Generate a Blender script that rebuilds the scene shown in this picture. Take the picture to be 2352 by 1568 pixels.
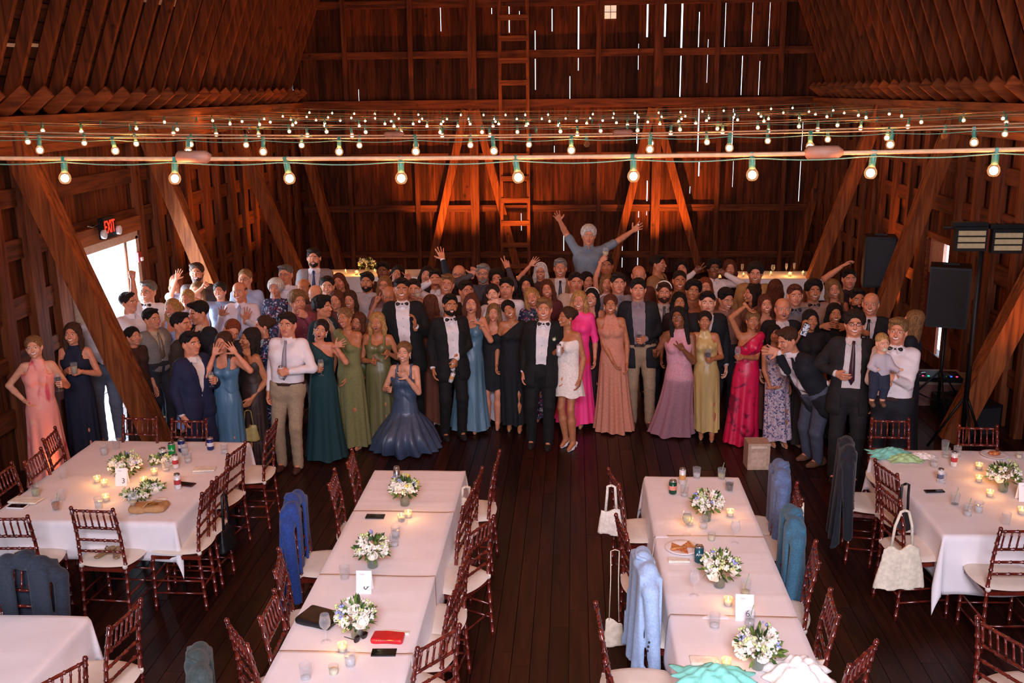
import bpy, bmesh, math, random
import numpy as np
from mathutils import Vector, Matrix

for o in list(bpy.data.objects): bpy.data.objects.remove(o)
S = bpy.context.scene
COL = S.collection
rnd = random.Random(7)
PI = math.pi

# ------------------------------------------------------------ camera
YAW, PITCH, ROLL, FPX, CH = .064076, .245759, .011457, 2294.07, 4.0566
cam = bpy.data.cameras.new('camera'); camo = bpy.data.objects.new('camera', cam); COL.objects.link(camo)
RM = Matrix.Rotation(YAW, 3, 'Z') @ Matrix.Rotation(PI/2-PITCH, 3, 'X') @ Matrix.Rotation(-ROLL, 3, 'Z')
camo.matrix_world = Matrix.Translation((0, 0, CH)) @ RM.to_4x4()
cam.sensor_width = 36; cam.lens = FPX/2352*36; cam.clip_start = .05; cam.clip_end = 300
S.camera = camo
# ------------------------------------------------------------ world, exposure
S.view_settings.view_transform = 'Standard'; S.view_settings.look = 'None'
S.view_settings.gamma = 1; S.view_settings.use_curve_mapping = False
S.view_settings.exposure = 0.3
W = bpy.data.worlds.new('overcast_sky'); S.world = W; W.use_nodes = True
bgn = W.node_tree.nodes['Background']; bgn.inputs['Color'].default_value = (.66, .80, 1, 1); bgn.inputs['Strength'].default_value = 3.4
# ------------------------------------------------------------ measuring: where a sight line meets a real plane
def ray(u, v): return RM @ Vector(((u-1176)/FPX, -(v-784)/FPX, -1.0))
def onX(u, v, X): d = ray(u, v); return Vector((0, 0, CH)) + d*(X/d.x)
def onY(u, v, Y): d = ray(u, v); return Vector((0, 0, CH)) + d*(Y/d.y)
def onZ(u, v, Z): d = ray(u, v); return Vector((0, 0, CH)) + d*((Z-CH)/d.z)

XL, XR, YB, YF = -6.2, 5.3, 22.7, -3.2      # inner faces of the barn
ZP = 3.86                                    # top of the wall plates
def area(name, loc, rot, sx, sy, power, color):
    l = bpy.data.lights.new(name, 'AREA'); l.shape = 'RECTANGLE'; l.size = sx; l.size_y = sy; l.energy = power; l.color = color
    o = bpy.data.objects.new(name, l); o.location = loc; o.rotation_euler = rot; COL.objects.link(o); return o
# daylight through the barn doors behind the camera and exit door; fill lamps added
L1 = area('daylight_barn_door', (1.6, YF+.1, 1.75), (math.radians(90), 0, math.radians(6)), 4.2, 2.9, 215, (.90, .84, 1))
L4 = area('added_high_fill', (.2, YF+.15, 6.4), (math.radians(42), 0, 0), 3.4, 1.6, 350, (.90, .83, 1)); L4.data.spread = math.radians(95)  # added high fill for the table tops; its gable opening is invented
L2 = area('daylight_exit_door', (XL-.55, 12.7, 1.1), (math.radians(90), 0, math.radians(-90)), 1.5, 2.0, 370, (.72, .84, 1))
L3 = area('added_side_fill', (XL+.15, 5.0, 1.6), (math.radians(90), 0, math.radians(-90)), 1.6, 1.5, 20, (.72, .84, 1))  # added fill from the left, out of view; no door belongs here
# ------------------------------------------------------------ materials
def srgb(c):
    if isinstance(c, str):
        c = c.lstrip('#'); c = [int(c[i:i+2], 16)/255 for i in (0, 2, 4)]
    return tuple((x/12.92 if x <= .04045 else ((x+.055)/1.055)**2.4) for x in c[:3])+(1,)
MATS = {}
def mat(name, col, rough=.6, metal=0, var=.12, scale=30, bump=0, bscale=60, spec=.5, emit=None, estr=0, trans=0, alpha=1, sheen=0, stretch=(1, 1, 1), col2=None, coat=0):
    if name in MATS: return MATS[name]
    m = bpy.data.materials.new(name); m.use_nodes = True; nt = m.node_tree; N = nt.nodes; L = nt.links
    b = N['Principled BSDF']; c = srgb(col)
    b.inputs['Roughness'].default_value = rough; b.inputs['Metallic'].default_value = metal
    b.inputs['Specular IOR Level'].default_value = spec; b.inputs['Transmission Weight'].default_value = trans
    b.inputs['Alpha'].default_value = alpha
    if sheen: b.inputs['Sheen Weight'].default_value = sheen
    if coat: b.inputs['Coat Weight'].default_value = coat
    tc = N.new('ShaderNodeTexCoord'); mp = N.new('ShaderNodeMapping'); mp.inputs['Scale'].default_value = stretch
    L.new(tc.outputs['Object'], mp.inputs['Vector'])
    nz = N.new('ShaderNodeTexNoise'); nz.inputs['Scale'].default_value = scale; nz.inputs['Detail'].default_value = 3
    L.new(mp.outputs['Vector'], nz.inputs['Vector'])
    rp = N.new('ShaderNodeValToRGB'); L.new(nz.outputs['Fac'], rp.inputs['Fac'])
    d = srgb(col2) if col2 else tuple(min(1, x*(1+var)) for x in c[:3])+(1,)
    e = c if col2 else tuple(x*(1-var) for x in c[:3])+(1,)
    rp.color_ramp.elements[0].position = .35; rp.color_ramp.elements[1].position = .65
    rp.color_ramp.elements[0].color = e; rp.color_ramp.elements[1].color = d
    L.new(rp.outputs['Color'], b.inputs['Base Color'])
    if bump:
        n2 = N.new('ShaderNodeTexNoise'); n2.inputs['Scale'].default_value = bscale; n2.inputs['Detail'].default_value = 2
        L.new(mp.outputs['Vector'], n2.inputs['Vector'])
        bp = N.new('ShaderNodeBump'); bp.inputs['Strength'].default_value = bump; bp.inputs['Distance'].default_value = .02
        L.new(n2.outputs['Fac'], bp.inputs['Height']); L.new(bp.outputs['Normal'], b.inputs['Normal'])
    if emit:
        b.inputs['Emission Color'].default_value = srgb(emit); b.inputs['Emission Strength'].default_value = estr
    MATS[name] = m; return m
def wood(name, c1, c2, axis=2, rough=.7, isl=.55, grain=3.0):
    """sawn timber: grain along one axis, every board of its own tone"""
    m = bpy.data.materials.new(name); m.use_nodes = True; nt = m.node_tree; N = nt.nodes; L = nt.links
    b = N['Principled BSDF']; b.inputs['Roughness'].default_value = rough; b.inputs['Specular IOR Level'].default_value = .25
    g = N.new('ShaderNodeNewGeometry'); tc = N.new('ShaderNodeTexCoord'); mp = N.new('ShaderNodeMapping')
    sc = [11*grain/3]*3; sc[axis] = .9
    mp.inputs['Scale'].default_value = sc
    ad = N.new('ShaderNodeVectorMath'); ad.operation = 'ADD'
    ml = N.new('ShaderNodeVectorMath'); ml.operation = 'SCALE'; ml.inputs['Scale'].default_value = 37
    cb = N.new('ShaderNodeCombineXYZ')
    for i in range(3): L.new(g.outputs['Random Per Island'], cb.inputs[i])
    L.new(cb.outputs[0], ml.inputs[0]); L.new(tc.outputs['Object'], ad.inputs[0]); L.new(ml.outputs[0], ad.inputs[1])
    L.new(ad.outputs[0], mp.inputs['Vector'])
    nz = N.new('ShaderNodeTexNoise'); nz.inputs['Scale'].default_value = 1.6; nz.inputs['Detail'].default_value = 6; nz.inputs['Distortion'].default_value = .6
    L.new(mp.outputs[0], nz.inputs['Vector'])
    rp = N.new('ShaderNodeValToRGB'); rp.color_ramp.elements[0].position = .34; rp.color_ramp.elements[1].position = .68
    rp.color_ramp.elements[0].color = srgb(c1); rp.color_ramp.elements[1].color = srgb(c2); L.new(nz.outputs['Fac'], rp.inputs['Fac'])
    hs = N.new('ShaderNodeHueSaturation'); L.new(rp.outputs[0], hs.inputs['Color'])
    mr = N.new('ShaderNodeMapRange'); mr.inputs['To Min'].default_value = 1-isl; mr.inputs['To Max'].default_value = 1+isl*.8
    L.new(g.outputs['Random Per Island'], mr.inputs['Value']); L.new(mr.outputs[0], hs.inputs['Value'])
    # knots
    vo = N.new('ShaderNodeTexVoronoi'); vo.inputs['Scale'].default_value = 2.2; L.new(ad.outputs[0], vo.inputs['Vector'])
    kr = N.new('ShaderNodeValToRGB'); kr.color_ramp.elements[0].position = .05; kr.color_ramp.elements[1].position = .11
    kr.color_ramp.elements[0].color = (.3, .3, .3, 1); kr.color_ramp.elements[1].color = (1, 1, 1, 1); L.new(vo.outputs['Distance'], kr.inputs['Fac'])
    mx = N.new('ShaderNodeMix'); mx.data_type = 'RGBA'; mx.blend_type = 'MULTIPLY'; mx.inputs[0].default_value = .8
    L.new(hs.outputs[0], mx.inputs[6]); L.new(kr.outputs[0], mx.inputs[7]); L.new(mx.outputs[2], b.inputs['Base Color'])
    bp = N.new('ShaderNodeBump'); bp.inputs['Strength'].default_value = .35; bp.inputs['Distance'].default_value = .01
    L.new(nz.outputs['Fac'], bp.inputs['Height']); L.new(bp.outputs[0], b.inputs['Normal'])
    MATS[name] = m; return m
# ------------------------------------------------------------ mesh helpers
class MB:
    """collects vertices and faces; build() links them as one mesh object"""
    def __init__(s): s.v = []; s.f = []; s.m = []; s.smooth = []
    def add(s, vs, fs, mi=0, sm=False):
        k = len(s.v); s.v += [tuple(p) for p in vs]; s.f += [tuple(i+k for i in f) for f in fs]; s.m += [mi]*len(fs); s.smooth += [sm]*len(fs); return s
    def box(s, c, d, R=None, mi=0, bev=0):
        hx, hy, hz = d[0]/2, d[1]/2, d[2]/2
        vs = [Vector((x, y, z)) for z in (-hz, hz) for y in (-hy, hy) for x in (-hx, hx)]
        if R is not None: vs = [R @ v for v in vs]
        c = Vector(c); return s.add([v+c for v in vs], [(0, 2, 3, 1), (4, 5, 7, 6), (0, 1, 5, 4), (2, 6, 7, 3), (0, 4, 6, 2), (1, 3, 7, 5)], mi)
    def beam(s, a, b, w, t, up=(0, 0, 1), mi=0, cut=0):
        a = Vector(a); b = Vector(b); z = (b-a).normalized(); x = z.cross(Vector(up)).normalized()
        if x.length < .1: x = Vector((1, 0, 0))
        y = z.cross(x).normalized()
        vs = [p+x*i*w/2+y*j*t/2 for p in (a, b) for j in (-1, 1) for i in (-1, 1)]
        return s.add(vs, [(0, 2, 3, 1), (4, 5, 7, 6), (0, 1, 5, 4), (2, 6, 7, 3), (0, 4, 6, 2), (1, 3, 7, 5)], mi)
    def tube(s, pts, rs, n=8, mi=0, cap=True, sx=1.0):
        pts = [Vector(p) for p in pts]; rs = rs if hasattr(rs, '__len__') else [rs]*len(pts)
        vs = []; fs = []; px = None
        for i, p in enumerate(pts):
            t = (pts[min(i+1, len(pts)-1)]-pts[max(i-1, 0)]); t = t.normalized() if t.length > 1e-9 else Vector((0, 0, 1))
            if px is None:
                px = t.cross(Vector((0, 1, 0)) if abs(t.y) < .9 else Vector((1, 0, 0))).normalized()
            px = (px-t*px.dot(t)).normalized(); py = t.cross(px)
            for k in range(n):
                a = 2*PI*k/n; vs.append(p+px*math.cos(a)*rs[i]*sx+py*math.sin(a)*rs[i])
        for i in range(len(pts)-1):
            for k in range(n):
                q = (k+1) % n; fs.append((i*n+k, i*n+q, (i+1)*n+q, (i+1)*n+k))
        if cap: fs.append(tuple(range(n))[::-1]); fs.append(tuple((len(pts)-1)*n+k for k in range(n)))
        return s.add(vs, fs, mi, True)
    def lathe(s, prof, c=(0, 0, 0), n=16, mi=0, R=None, sx=1, sy=1, cap=True):
        c = Vector(c); vs = []; fs = []
        for r, z in prof:
            for k in range(n):
                a = 2*PI*k/n; p = Vector((r*math.cos(a)*sx, r*math.sin(a)*sy, z)); vs.append((R @ p if R is not None else p)+c)
        for i in range(len(prof)-1):
            for k in range(n):
                q = (k+1) % n; fs.append((i*n+k, i*n+q, (i+1)*n+q, (i+1)*n+k))
        if cap: fs.append(tuple(range(n))[::-1]); fs.append(tuple((len(prof)-1)*n+k for k in range(n)))
        return s.add(vs, fs, mi, True)
    def ball(s, c, r, n=10, mi=0, sc=(1, 1, 1)):
        prof = [(r*math.sin(PI*i/(n//2+2)), -r*math.cos(PI*i/(n//2+2))) for i in range(n//2+3)]
        k = len(s.v); s.lathe(prof, (0, 0, 0), n, mi, cap=False); c = Vector(c)
        for i in range(k, len(s.v)):
            p = s.v[i]; s.v[i] = (p[0]*sc[0]+c.x, p[1]*sc[1]+c.y, p[2]*sc[2]+c.z)
        return s
    def build(s, name, mats, parent=None, kind=None, loc=None):
        me = bpy.data.meshes.new(name); me.from_pydata(s.v, [], s.f)
        mats = mats if isinstance(mats, (list, tuple)) else [mats]
        for m in mats: me.materials.append(m)
        if len(mats) > 1: me.polygons.foreach_set('material_index', s.m)
        if any(s.smooth): me.polygons.foreach_set('use_smooth', s.smooth)
        me.update(); o = bpy.data.objects.new(name, me); COL.objects.link(o)
        if parent is not None: o.parent = parent
        if loc is not None: o.location = loc
        if kind: o['kind'] = kind
        return o
def tag(o, label=None, cat=None, group=None, kind=None):
    if label: o['label'] = label
    if cat: o['category'] = cat
    if group: o['group'] = group
    if kind: o['kind'] = kind
    return o
def empty(name, loc, rz=0, label=None, cat=None, group=None):
    o = bpy.data.objects.new(name, None); o.location = loc; o.rotation_euler = (0, 0, rz); o.empty_display_size = .1
    COL.objects.link(o); return tag(o, label, cat, group)
def kids(o): return [c for c in bpy.data.objects if c.parent == o]
def copy_tree(o, ch=None):
    c = o.copy(); COL.objects.link(c)
    for k in (ch if ch is not None else kids(o)):
        d = k.copy(); COL.objects.link(d); d.parent = c
        for g in [g for g in k.children]:
            e = g.copy(); COL.objects.link(e); e.parent = d
    return c
# ============================================================ THE BARN
mBoardB = wood('barn_board_back', '#361709', '#6c3416', 2, .8, .55)
mBoardS = wood('barn_board_side', '#3c1b0b', '#743a19', 2, .8, .5)
mTimber = wood('barn_timber', '#5c2c14', '#9c5626', 2, .7, .25)
mTimberX = wood('barn_timber_x', '#5f2f18', '#99562a', 0, .7, .25)
mTimberY = wood('barn_timber_y', '#5f2f18', '#99562a', 1, .7, .25)
mRafter = wood('rafter_wood', '#4c2410', '#84451f', 2, .75, .3)
mSheath = wood('roof_sheathing', '#2c170c', '#452613', 1, .85, .5)
mFloor = wood('floor_plank', '#200d07', '#38180d', 1, .42, .5)
mMetalRoof = mat('pale_roofing', '#c9c0b0', .6, 0, .1, 8)
# floor: planks run along the barn
fl = MB(); x = XL-.35; r2 = random.Random(3)
while x < XR+.35:
    w = r2.choice([.13, .14, .15]); y = YF-r2.random()*3
    while y < YB+.3:
        l = r2.uniform(2.6, 4.4); y1 = min(y+l, YB+.3)
        fl.box((x+w/2, (y+y1)/2, -.02+r2.uniform(-.001, .001)), (w-.005, y1-y-.004, .04)); y = y1
    x += w
floor = fl.build('floor', mFloor, kind='structure')
sub = MB().box(((XL+XR)/2, 9.7, -.06), (12.4, 26.6, .03)).build('floor', mat('subfloor_dark', '#140b07', .9), kind='structure')
# --- back wall: vertical boards; daylight slits between them where the photo shows them
SL = [(1011,12,72,2.2),(1129,18,32,2),(1169,14,32,3),(1169,42,75,3),(1193,25,45,1.6),(1229,70,118,2.4),(1268,20,72,2.6),(1329,15,118,4.2),(1229,135,206,2.2),(1329,133,162,2),(1309,175,228,2),(1467,100,160,1.4),(1488,8,85,5.5),(1529,6,84,6),(1568,6,110,6),(1566,128,222,3.6),(1607,27,108,2.6),(1627,90,190,1.6),(1648,8,25,2),(1668,5,108,1.8),(1706,128,218,2.4),(1730,5,97,1.8),(1746,140,218,2.2),(1770,5,106,1.6),
 (823,205,232,1.5),(1467,262,330,2.6),(1606,250,352,4),(1606,372,405,4),(1685,250,345,2.4),(1685,370,430,1.6),(1845,280,350,2.2),(1886,252,338,3.6),(1843,370,463,2.6),(1882,415,463,3),(1903,378,463,2.8),(1487,415,462,3.2),(1467,483,500,2),(1870,480,575,1.4),(1880,480,575,2.4),(1900,480,560,1.8),(1273,335,352,1.6),(1295,540,582,2),(1467,515,610,1.8),(1430,530,615,1.6),(1880,600,612,2),(1488,485,495,1.4),(1183,595,603,1.4),(1198,490,530,1.4),(1585,428,445,1.6),(1870,455,463,1.6)]
slx = {}
for (u, v0, v1, w) in SL:
    a = onY(u, v0, YB); b = onY(u, v1, YB); key = round(a.x, 2)
    kk = next((k for k in slx if abs(k-a.x) < .035), None)
    if kk is None: slx[a.x] = []; kk = a.x
    slx[kk].append((b.z, a.z, w*.0099*.62))
xs = [XL-.1]; keys = sorted(slx)
r3 = random.Random(11)
for k in keys+[XR+.1]:
    n = max(1, round((k-xs[-1])/.19)); st = xs[-1]
    for i in range(1, n+1):
        xs.append(st+(k-st)*i/n + (0 if i == n else r3.uniform(-.025, .025)))
wb = MB()
ZT = 9.2
def board(x0, x1, z0, z1):
    yo = r3.uniform(0, .012)
    wb.box(((x0+x1)/2, YB+.014+yo, (z0+z1)/2), (x1-x0, .024, z1-z0))
HOLE = (onY(1391, 0, YB), onY(1415, 0, YB), onY(1402, 15, YB).z, onY(1402, 42, YB).z)
for i in range(len(xs)-1):
    x0, x1 = xs[i], xs[i+1]; g = .0015
    for (za, zb) in ((-.1, 3.75), (3.75, ZT)):
        board(x0+g, x1-g, za, zb)
mbk = wb
# cut the slits: shorten the two neighbours' edge with narrow notches -> rebuilt below as strips
wb2 = MB(); wb = wb2
def ivs(ls, lo, hi):
    out = []; z = lo
    for (a, b, w) in sorted(ls):
        a = max(a, lo); b = min(b, hi)
        if b <= a: continue
        if a > z: out.append((z, a, 0))
        out.append((a, b, w)); z = b
    if z < hi: out.append((z, hi, 0))
    return out
def nearest(x): return next((slx[k] for k in keys if abs(k-x) < 1e-6), [])
for i in range(len(xs)-1):
    x0, x1 = xs[i], xs[i+1]
    L_, R_ = nearest(x0), nearest(x1)
    cuts = sorted(set([-.1, 3.75, ZT]+[z for s in L_+R_ for z in s[:2]]))
    y0 = r3.uniform(0, .012)
    vs = []; prof = []
    for j in range(len(cuts)-1):
        a, b = cuts[j], cuts[j+1]; m = (a+b)/2
        wl = next((s[2] for s in L_ if s[0] <= m <= s[1]), 0); wr = next((s[2] for s in R_ if s[0] <= m <= s[1]), 0)
        xa = x0+(wl/2 if wl else .001); xb = x1-(wr/2 if wr else .001)
        prof += [(a, xa, xb), (b, xa, xb)]
    n = len(prof)
    for (z, xa, xb) in prof: vs += [(xa, YB+.002+y0, z), (xb, YB+.002+y0, z), (xb, YB+.026+y0, z), (xa, YB+.026+y0, z)]
    fs = [(0, 1, 2, 3), tuple((n-1)*4+q for q in (3, 2, 1, 0))]
    for j in range(n-1):
        for q in range(4): fs.append((j*4+q, j*4+4+q, j*4+4+(q+1) % 4, j*4+(q+1) % 4))
    wb2.add(vs, fs)
    # backing batten outside covers every joint that is closed
    if i:
        for (a, b, w) in ivs(L_, -.1, ZT):
            if not w and b-a > .02: wb2.box((x0, YB+.055, (a+b)/2), (.04, .02, b-a))
wallB = wb2.build('wall_back', mBoardB, kind='structure')
# studs, girts, posts of the back wall (parts of the wall)
mBackT = wood('back_wall_timber', '#46200f', '#7c4221', 2, .7, .3); mBackX = wood('back_wall_timber_x', '#46200f', '#7c4221', 0, .7, .3)
def bb(name, x, w, z0, z1, d=.12, yo=0, m=mBackT): return MB().box((x, YB-d/2-yo, (z0+z1)/2), (w, d, z1-z0)).build(name, m or mTimber, wallB)
for u in (790, 942, 1375, 1648, 1797): bb('stud', onY(u, 60, YB).x, .10, ZP, ZT)
for u in (1086, 1512): bb('post', onY(u, 120, YB).x, .19, 0, ZT, .2)
for u in (960, 1375, 1646, 1797): bb('stud', onY(u, 420, YB).x, .095, 0, 3.67)
bb('stud', onY(806, 420, YB).x, .1, 0, 3.67)
for vv, za in ((4, .16), (122, .15), (357, .14), (477, .15), (583, .15)):
    z = onY(1300, vv, YB).z; MB().box(((XL+XR)/2, YB-.04, z), (XR-XL, .08, za)).build('girt', mBackX, wallB)
tie = MB().box(((XL+XR)/2, YB-.14, 3.78), (XR-XL+.2, .26, .19)).build('tie_beam', mBackX, wallB)
for (u0, v0, u1, v1) in ((1058, 300, 985, 640), (1105, 300, 1195, 640), (1480, 320, 1402, 640), (1525, 320, 1612, 640), (1910, 300, 1815, 650)):
    a = onY(u0, v0, YB-.18); b = onY(u1, v1, YB-.18)
    d = (b-a).normalized(); t0 = a-d*((3.66-a.z)/-d.z if d.z else 0)*1; t0 = a+d*((3.66-a.z)/d.z); t1 = a+d*((.02-a.z)/d.z)
    tag(MB().beam(t0, t1, .17, .09, (0, 1, 0)).build('wall_brace', mTimber, wallB))
# small square window high up
wz = onY(1402, 28, YB-.0)
wn = MB().box((wz.x, YB-.03, wz.z), (.25, .03, .27)).build('window_1', mat('frosted_pane', '#d8c2a8', .5, emit='#ffe2c4', estr=.55), kind='structure')
MB().box((wz.x, YB-.05, wz.z), (.012, .02, .27)).box((wz.x, YB-.05, wz.z), (.25, .02, .012)).build('window_bar', mTimber, wn)
# ladder fixed to the wall
lad = empty('ladder', onY(1185, 640, YB-.3)*1, 0, 'tall wooden ladder fixed upright to the back wall boards', 'ladder'); lad.location = (lad.location.x, YB-.3, 0); lx = lad.location.x
for sx in (-1, 1):
    MB().box((sx*.30, 0, 3.6), (.07, .06, 7.2)).build('rail', mTimber, lad)
for vv in (40, 88, 139, 190, 460, 512, 562, 610, 410, 358, 655):
    z = onY(1185, vv, YB-.3).z
    MB().box((0, -.03, z), (.62, .04, .11)).build('rung', mTimberX, lad)
# --- side walls
def side_wall(X, sgn, name, hole, holes2=()):
    w = MB(); y = YF; r = random.Random(int(X*10))
    def vbox(y0, y1, z0, z1, xo):
        w.box((X+sgn*(.02+xo), (y0+y1)/2, (z0+z1)/2), (.024, y1-y0-.003, z1-z0))
    hs = list(hole)
    edges = sorted(set([h[i] for h in hs for i in (0, 1)]))
    ys = [YF]
    for e in edges+[YB+.05]:
        st = ys[-1]; n = max(1, round((e-st)/.21)); ys += [st+(e-st)*i/n for i in range(1, n+1)]
    for i in range(len(ys)-1):
        y0, y1 = ys[i], ys[i+1]; m = (y0+y1)/2; xo = r.uniform(0, .012)
        hh = [h for h in hs if h[0] <= m <= h[1]]
        z = -.1
        for h in sorted(hh, key=lambda h: h[2]):
            if h[2] > z: vbox(y0, y1, z, h[2], xo)
            z = h[3]
        if z < ZP: vbox(y0, y1, z, ZP, xo)
        if not hh: w.box((X+sgn*.045, y0, ZP/2), (.02, .05, ZP))
    o = w.build(name, mBoardS, kind='structure')
    return o
DOOR = (11.9, 13.46, 0, 2.08)
wl = side_wall(XL, -1, 'wall_left', [DOOR, (4.2, 5.8, .85, 2.35)])  # second hole is invented, cut for the added side fill lamp
wr = side_wall(XR, 1, 'wall_right', [(14.33, 15.2, .2, 1.87), (16.3, 16.38, 2.62, 2.86)])
mStudS = wood('side_stud', '#48200d', '#7e4420', 2, .7, .35); mStudY = wood('side_girt', '#42200f', '#733c1d', 1, .7, .3)
def studs(X, sgn, wobj, door=None, seed=1):
    r = random.Random(seed); si = -sgn
    # broad posts at the bents, narrower leaning studs, horizontal nailers between them
    y = 1.6
    while y < YB-.4:
        wd = r.choice([.12, .2, .26, .3, .16]); lean = r.uniform(-.06, .06)
        if door and door[0]-.14 < y < door[1]+.14: y += .2; continue
        MB().beam((X+si*.07, y, 0), (X+si*.07, y+lean, 3.6), .1, wd, (0, 1, 0)).build('stud', mStudS, wobj)
        y += r.uniform(.5, .8)
    for z, hgt in ((.62, .2), (1.22, .18), (1.78, .24), (2.42, .22), (2.98, .2)):
        ys = [(YF, YB)]
        if door and z < 2.2: ys = [(YF, door[0]-.12), (door[1]+.12, YB)]
        for a, b in ys: MB().box((X+si*.03, (a+b)/2, z), (.06, b-a, hgt)).build('girt', mStudY, wobj)
studs(XL, -1, wl, DOOR, 4); studs(XR, 1, wr, (14.33, 15.2), 9)
for X, si in ((XL, 1), (XR, -1)):
    o = wl if X == XL else wr
    for k in range(4):
        MB().box((X+si*.1, (YF+YB)/2, ZP-.06-k*.105), (.2-.012*(k % 2), YB-YF, .1)).build('wall_plate', mTimberY, o)
d2 = MB(); d2.box((XR+.02, 14.29, 1.03), (.05, .08, 1.75)).box((XR+.03, 15.26, 1.03), (.14, .08, 1.75)).box((XR+.03, 14.76, 1.92), (.14, 1.07, .09))
d2 = d2.build('door_2', mTimberY, kind='structure'); MB().box((XR+.04, 14.93, 1.6), (.05, .56, .5)).build('lit_leaf_top', mat('lit_pink_boards', '#d9a58c', .7), d2); MB().box((XR+.03, 14.93, .78), (.04, .58, 1.14)).build('door_leaf', mat('brick_red_boards', '#7c3a24', .8, var=.2, scale=6), d2)  # pale top piece: light falling on the leaf, put into its colour
# front wall (behind the camera) with barn door; high hole added for fill lamp
wf = MB()
wf.box(((XL-1.0)/2, YF-.05, 1.6), (-1.0-XL, .1, 3.4)); wf.box(((XR+3.6)/2, YF-.05, 1.6), (XR-3.6, .1, 3.4)); wf.box(((XL+XR)/2, YF-.05, 4.42), (XR-XL+.4, .1, 2.25)); wf.box(((XL+XR)/2, YF-.05, 8.2), (XR-XL+.4, .1, 1.9)); wf.box(((XL-1.5)/2-.1, YF-.05, 6.4), (-1.5-XL+.2, .1, 1.75)); wf.box(((XR+1.9)/2+.1, YF-.05, 6.4), (XR-1.9+.2, .1, 1.75))
wf.build('wall_front', mBoardS, kind='structure')
# door frame, daylight beyond
dr = MB()
for y in (DOOR[0]-.05, DOOR[1]+.05): dr.box((XL-.0, y, 1.08), (.22, .1, 2.16))
dr.box((XL, (DOOR[0]+DOOR[1])/2, 2.18), (.22, 1.72, .12))
door = dr.build('door_1', mat('door_frame_wood', '#b79a82', .6), kind='structure')
MB().box((XL+.09, (DOOR[0]+DOOR[1])/2, 2.33), (.08, 1.9, .2)).build('header', mTimberY, door)
gr = MB().box((XL-6, 12, -.12), (11, 16, .1)).build('ground', mat('sunlit_gravel', '#cfc8bb', .9, 0, .2, 9), kind='structure')
# --- roof: steep lower slopes of a gambrel with exposed rafters
def roofx(X, si, z): return X+si*(-.15+(z-ZP)*.40)
ceil = MB()
for X, si in ((XL, 1), (XR, -1)):
    r = random.Random(5)
    z = ZP+.02
    while z < 8.9:
        dz = .2
        y = YF-.2
        while y < YB+.2:
            l = r.uniform(2.5, 4)
            y1 = min(y+l, YB+.2)
            gap = .014 if (y < 12.5) else .004
            a = Vector((roofx(X, si, z)-si*.115, 0, z)); b = Vector((roofx(X, si, z+dz-gap)-si*.115, 0, z+dz-gap))
            # openings where the pale roofing shows between the rafters
            ceil.add([(a.x, y, a.z), (a.x, y1, a.z), (b.x, y1, b.z), (b.x, y, b.z), (a.x-si*.02, y, a.z), (a.x-si*.02, y1, a.z), (b.x-si*.02, y1, b.z), (b.x-si*.02, y, b.z)],
                     [(0, 1, 2, 3), (7, 6, 5, 4), (0, 4, 5, 1), (1, 5, 6, 2), (2, 6, 7, 3), (3, 7, 4, 0)])
            y = y1
        z += dz
ceiling = ceil.build('ceiling', mSheath, kind='structure')
zt = 8.9; xa, xb = roofx(XL, 1, zt), roofx(XR, -1, zt)
MB().box(((xa+xb)/2, (YF+YB)/2, zt+.1), (xb-xa+.6, YB-YF+.6, .1)).build('upper_roof', mSheath, ceiling)
for X, si in ((XL, 1), (XR, -1)):
    rr = MB(); rr.add([(roofx(X, si, ZP-.2)-si*.22, YF-.3, ZP-.2), (roofx(X, si, ZP-.2)-si*.22, YB+.4, ZP-.2), (roofx(X, si, 9.2)-si*.22, YB+.4, 9.2), (roofx(X, si, 9.2)-si*.22, YF-.3, 9.2)], [(0, 1, 2, 3)])
    rr.add([(roofx(X, si, ZP-.2)-si*.24, YF-.3, ZP-.2), (roofx(X, si, ZP-.2)-si*.24, YB+.4, ZP-.2), (roofx(X, si, 9.2)-si*.24, YB+.4, 9.2), (roofx(X, si, 9.2)-si*.24, YF-.3, 9.2)], [(3, 2, 1, 0)])
    rr.box((X-si*.25, (YF+YB)/2, ZP-.12), (.5, YB-YF+.6, .05))
    rr.build('roofing', mSheath, ceiling)
    # pale roofing patches showing through gaps in the sheathing near the camera
    for z in (4.62, 5.35, 5.9):
        for k in range(14):
            y = 9.2+.5*k
            if y > (15.5 if z > 5 else 11.6): continue
            xx = roofx(X, si, z)-si*.10
            R = Matrix.Rotation(-si*math.atan(.40), 3, 'Y')
            MB().box((xx, y+.27, z+rnd.uniform(-.02, .02)), (.012, .2, .1 if z > 5 else .04), R.inverted() if False else Matrix.Rotation(si*math.atan(.40), 3, 'Y')).build('roofing_patch', mMetalRoof, ceiling)
    k = 0; y = YF+.3
    while y < YB-.1:
        yy = y+rnd.uniform(-.03, .03)
        a = (roofx(X, si, ZP)-si*.02, yy, ZP-.01); b = (roofx(X, si, 8.9)-si*.02, yy, 8.9)
        MB().beam(a, b, .15, .07, (0, 1, 0)).build('rafter', mRafter, ceiling)
        # tail block lying on the plate, end cut square
        c = Vector((X+si*.16, yy+.09, ZP+.13))
        MB().box(c, (.40, .05, .14), Matrix.Rotation(-si*math.radians(38), 3, 'Y')).build('rafter_foot', mTimberX, ceiling)
        y += .5
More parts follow.
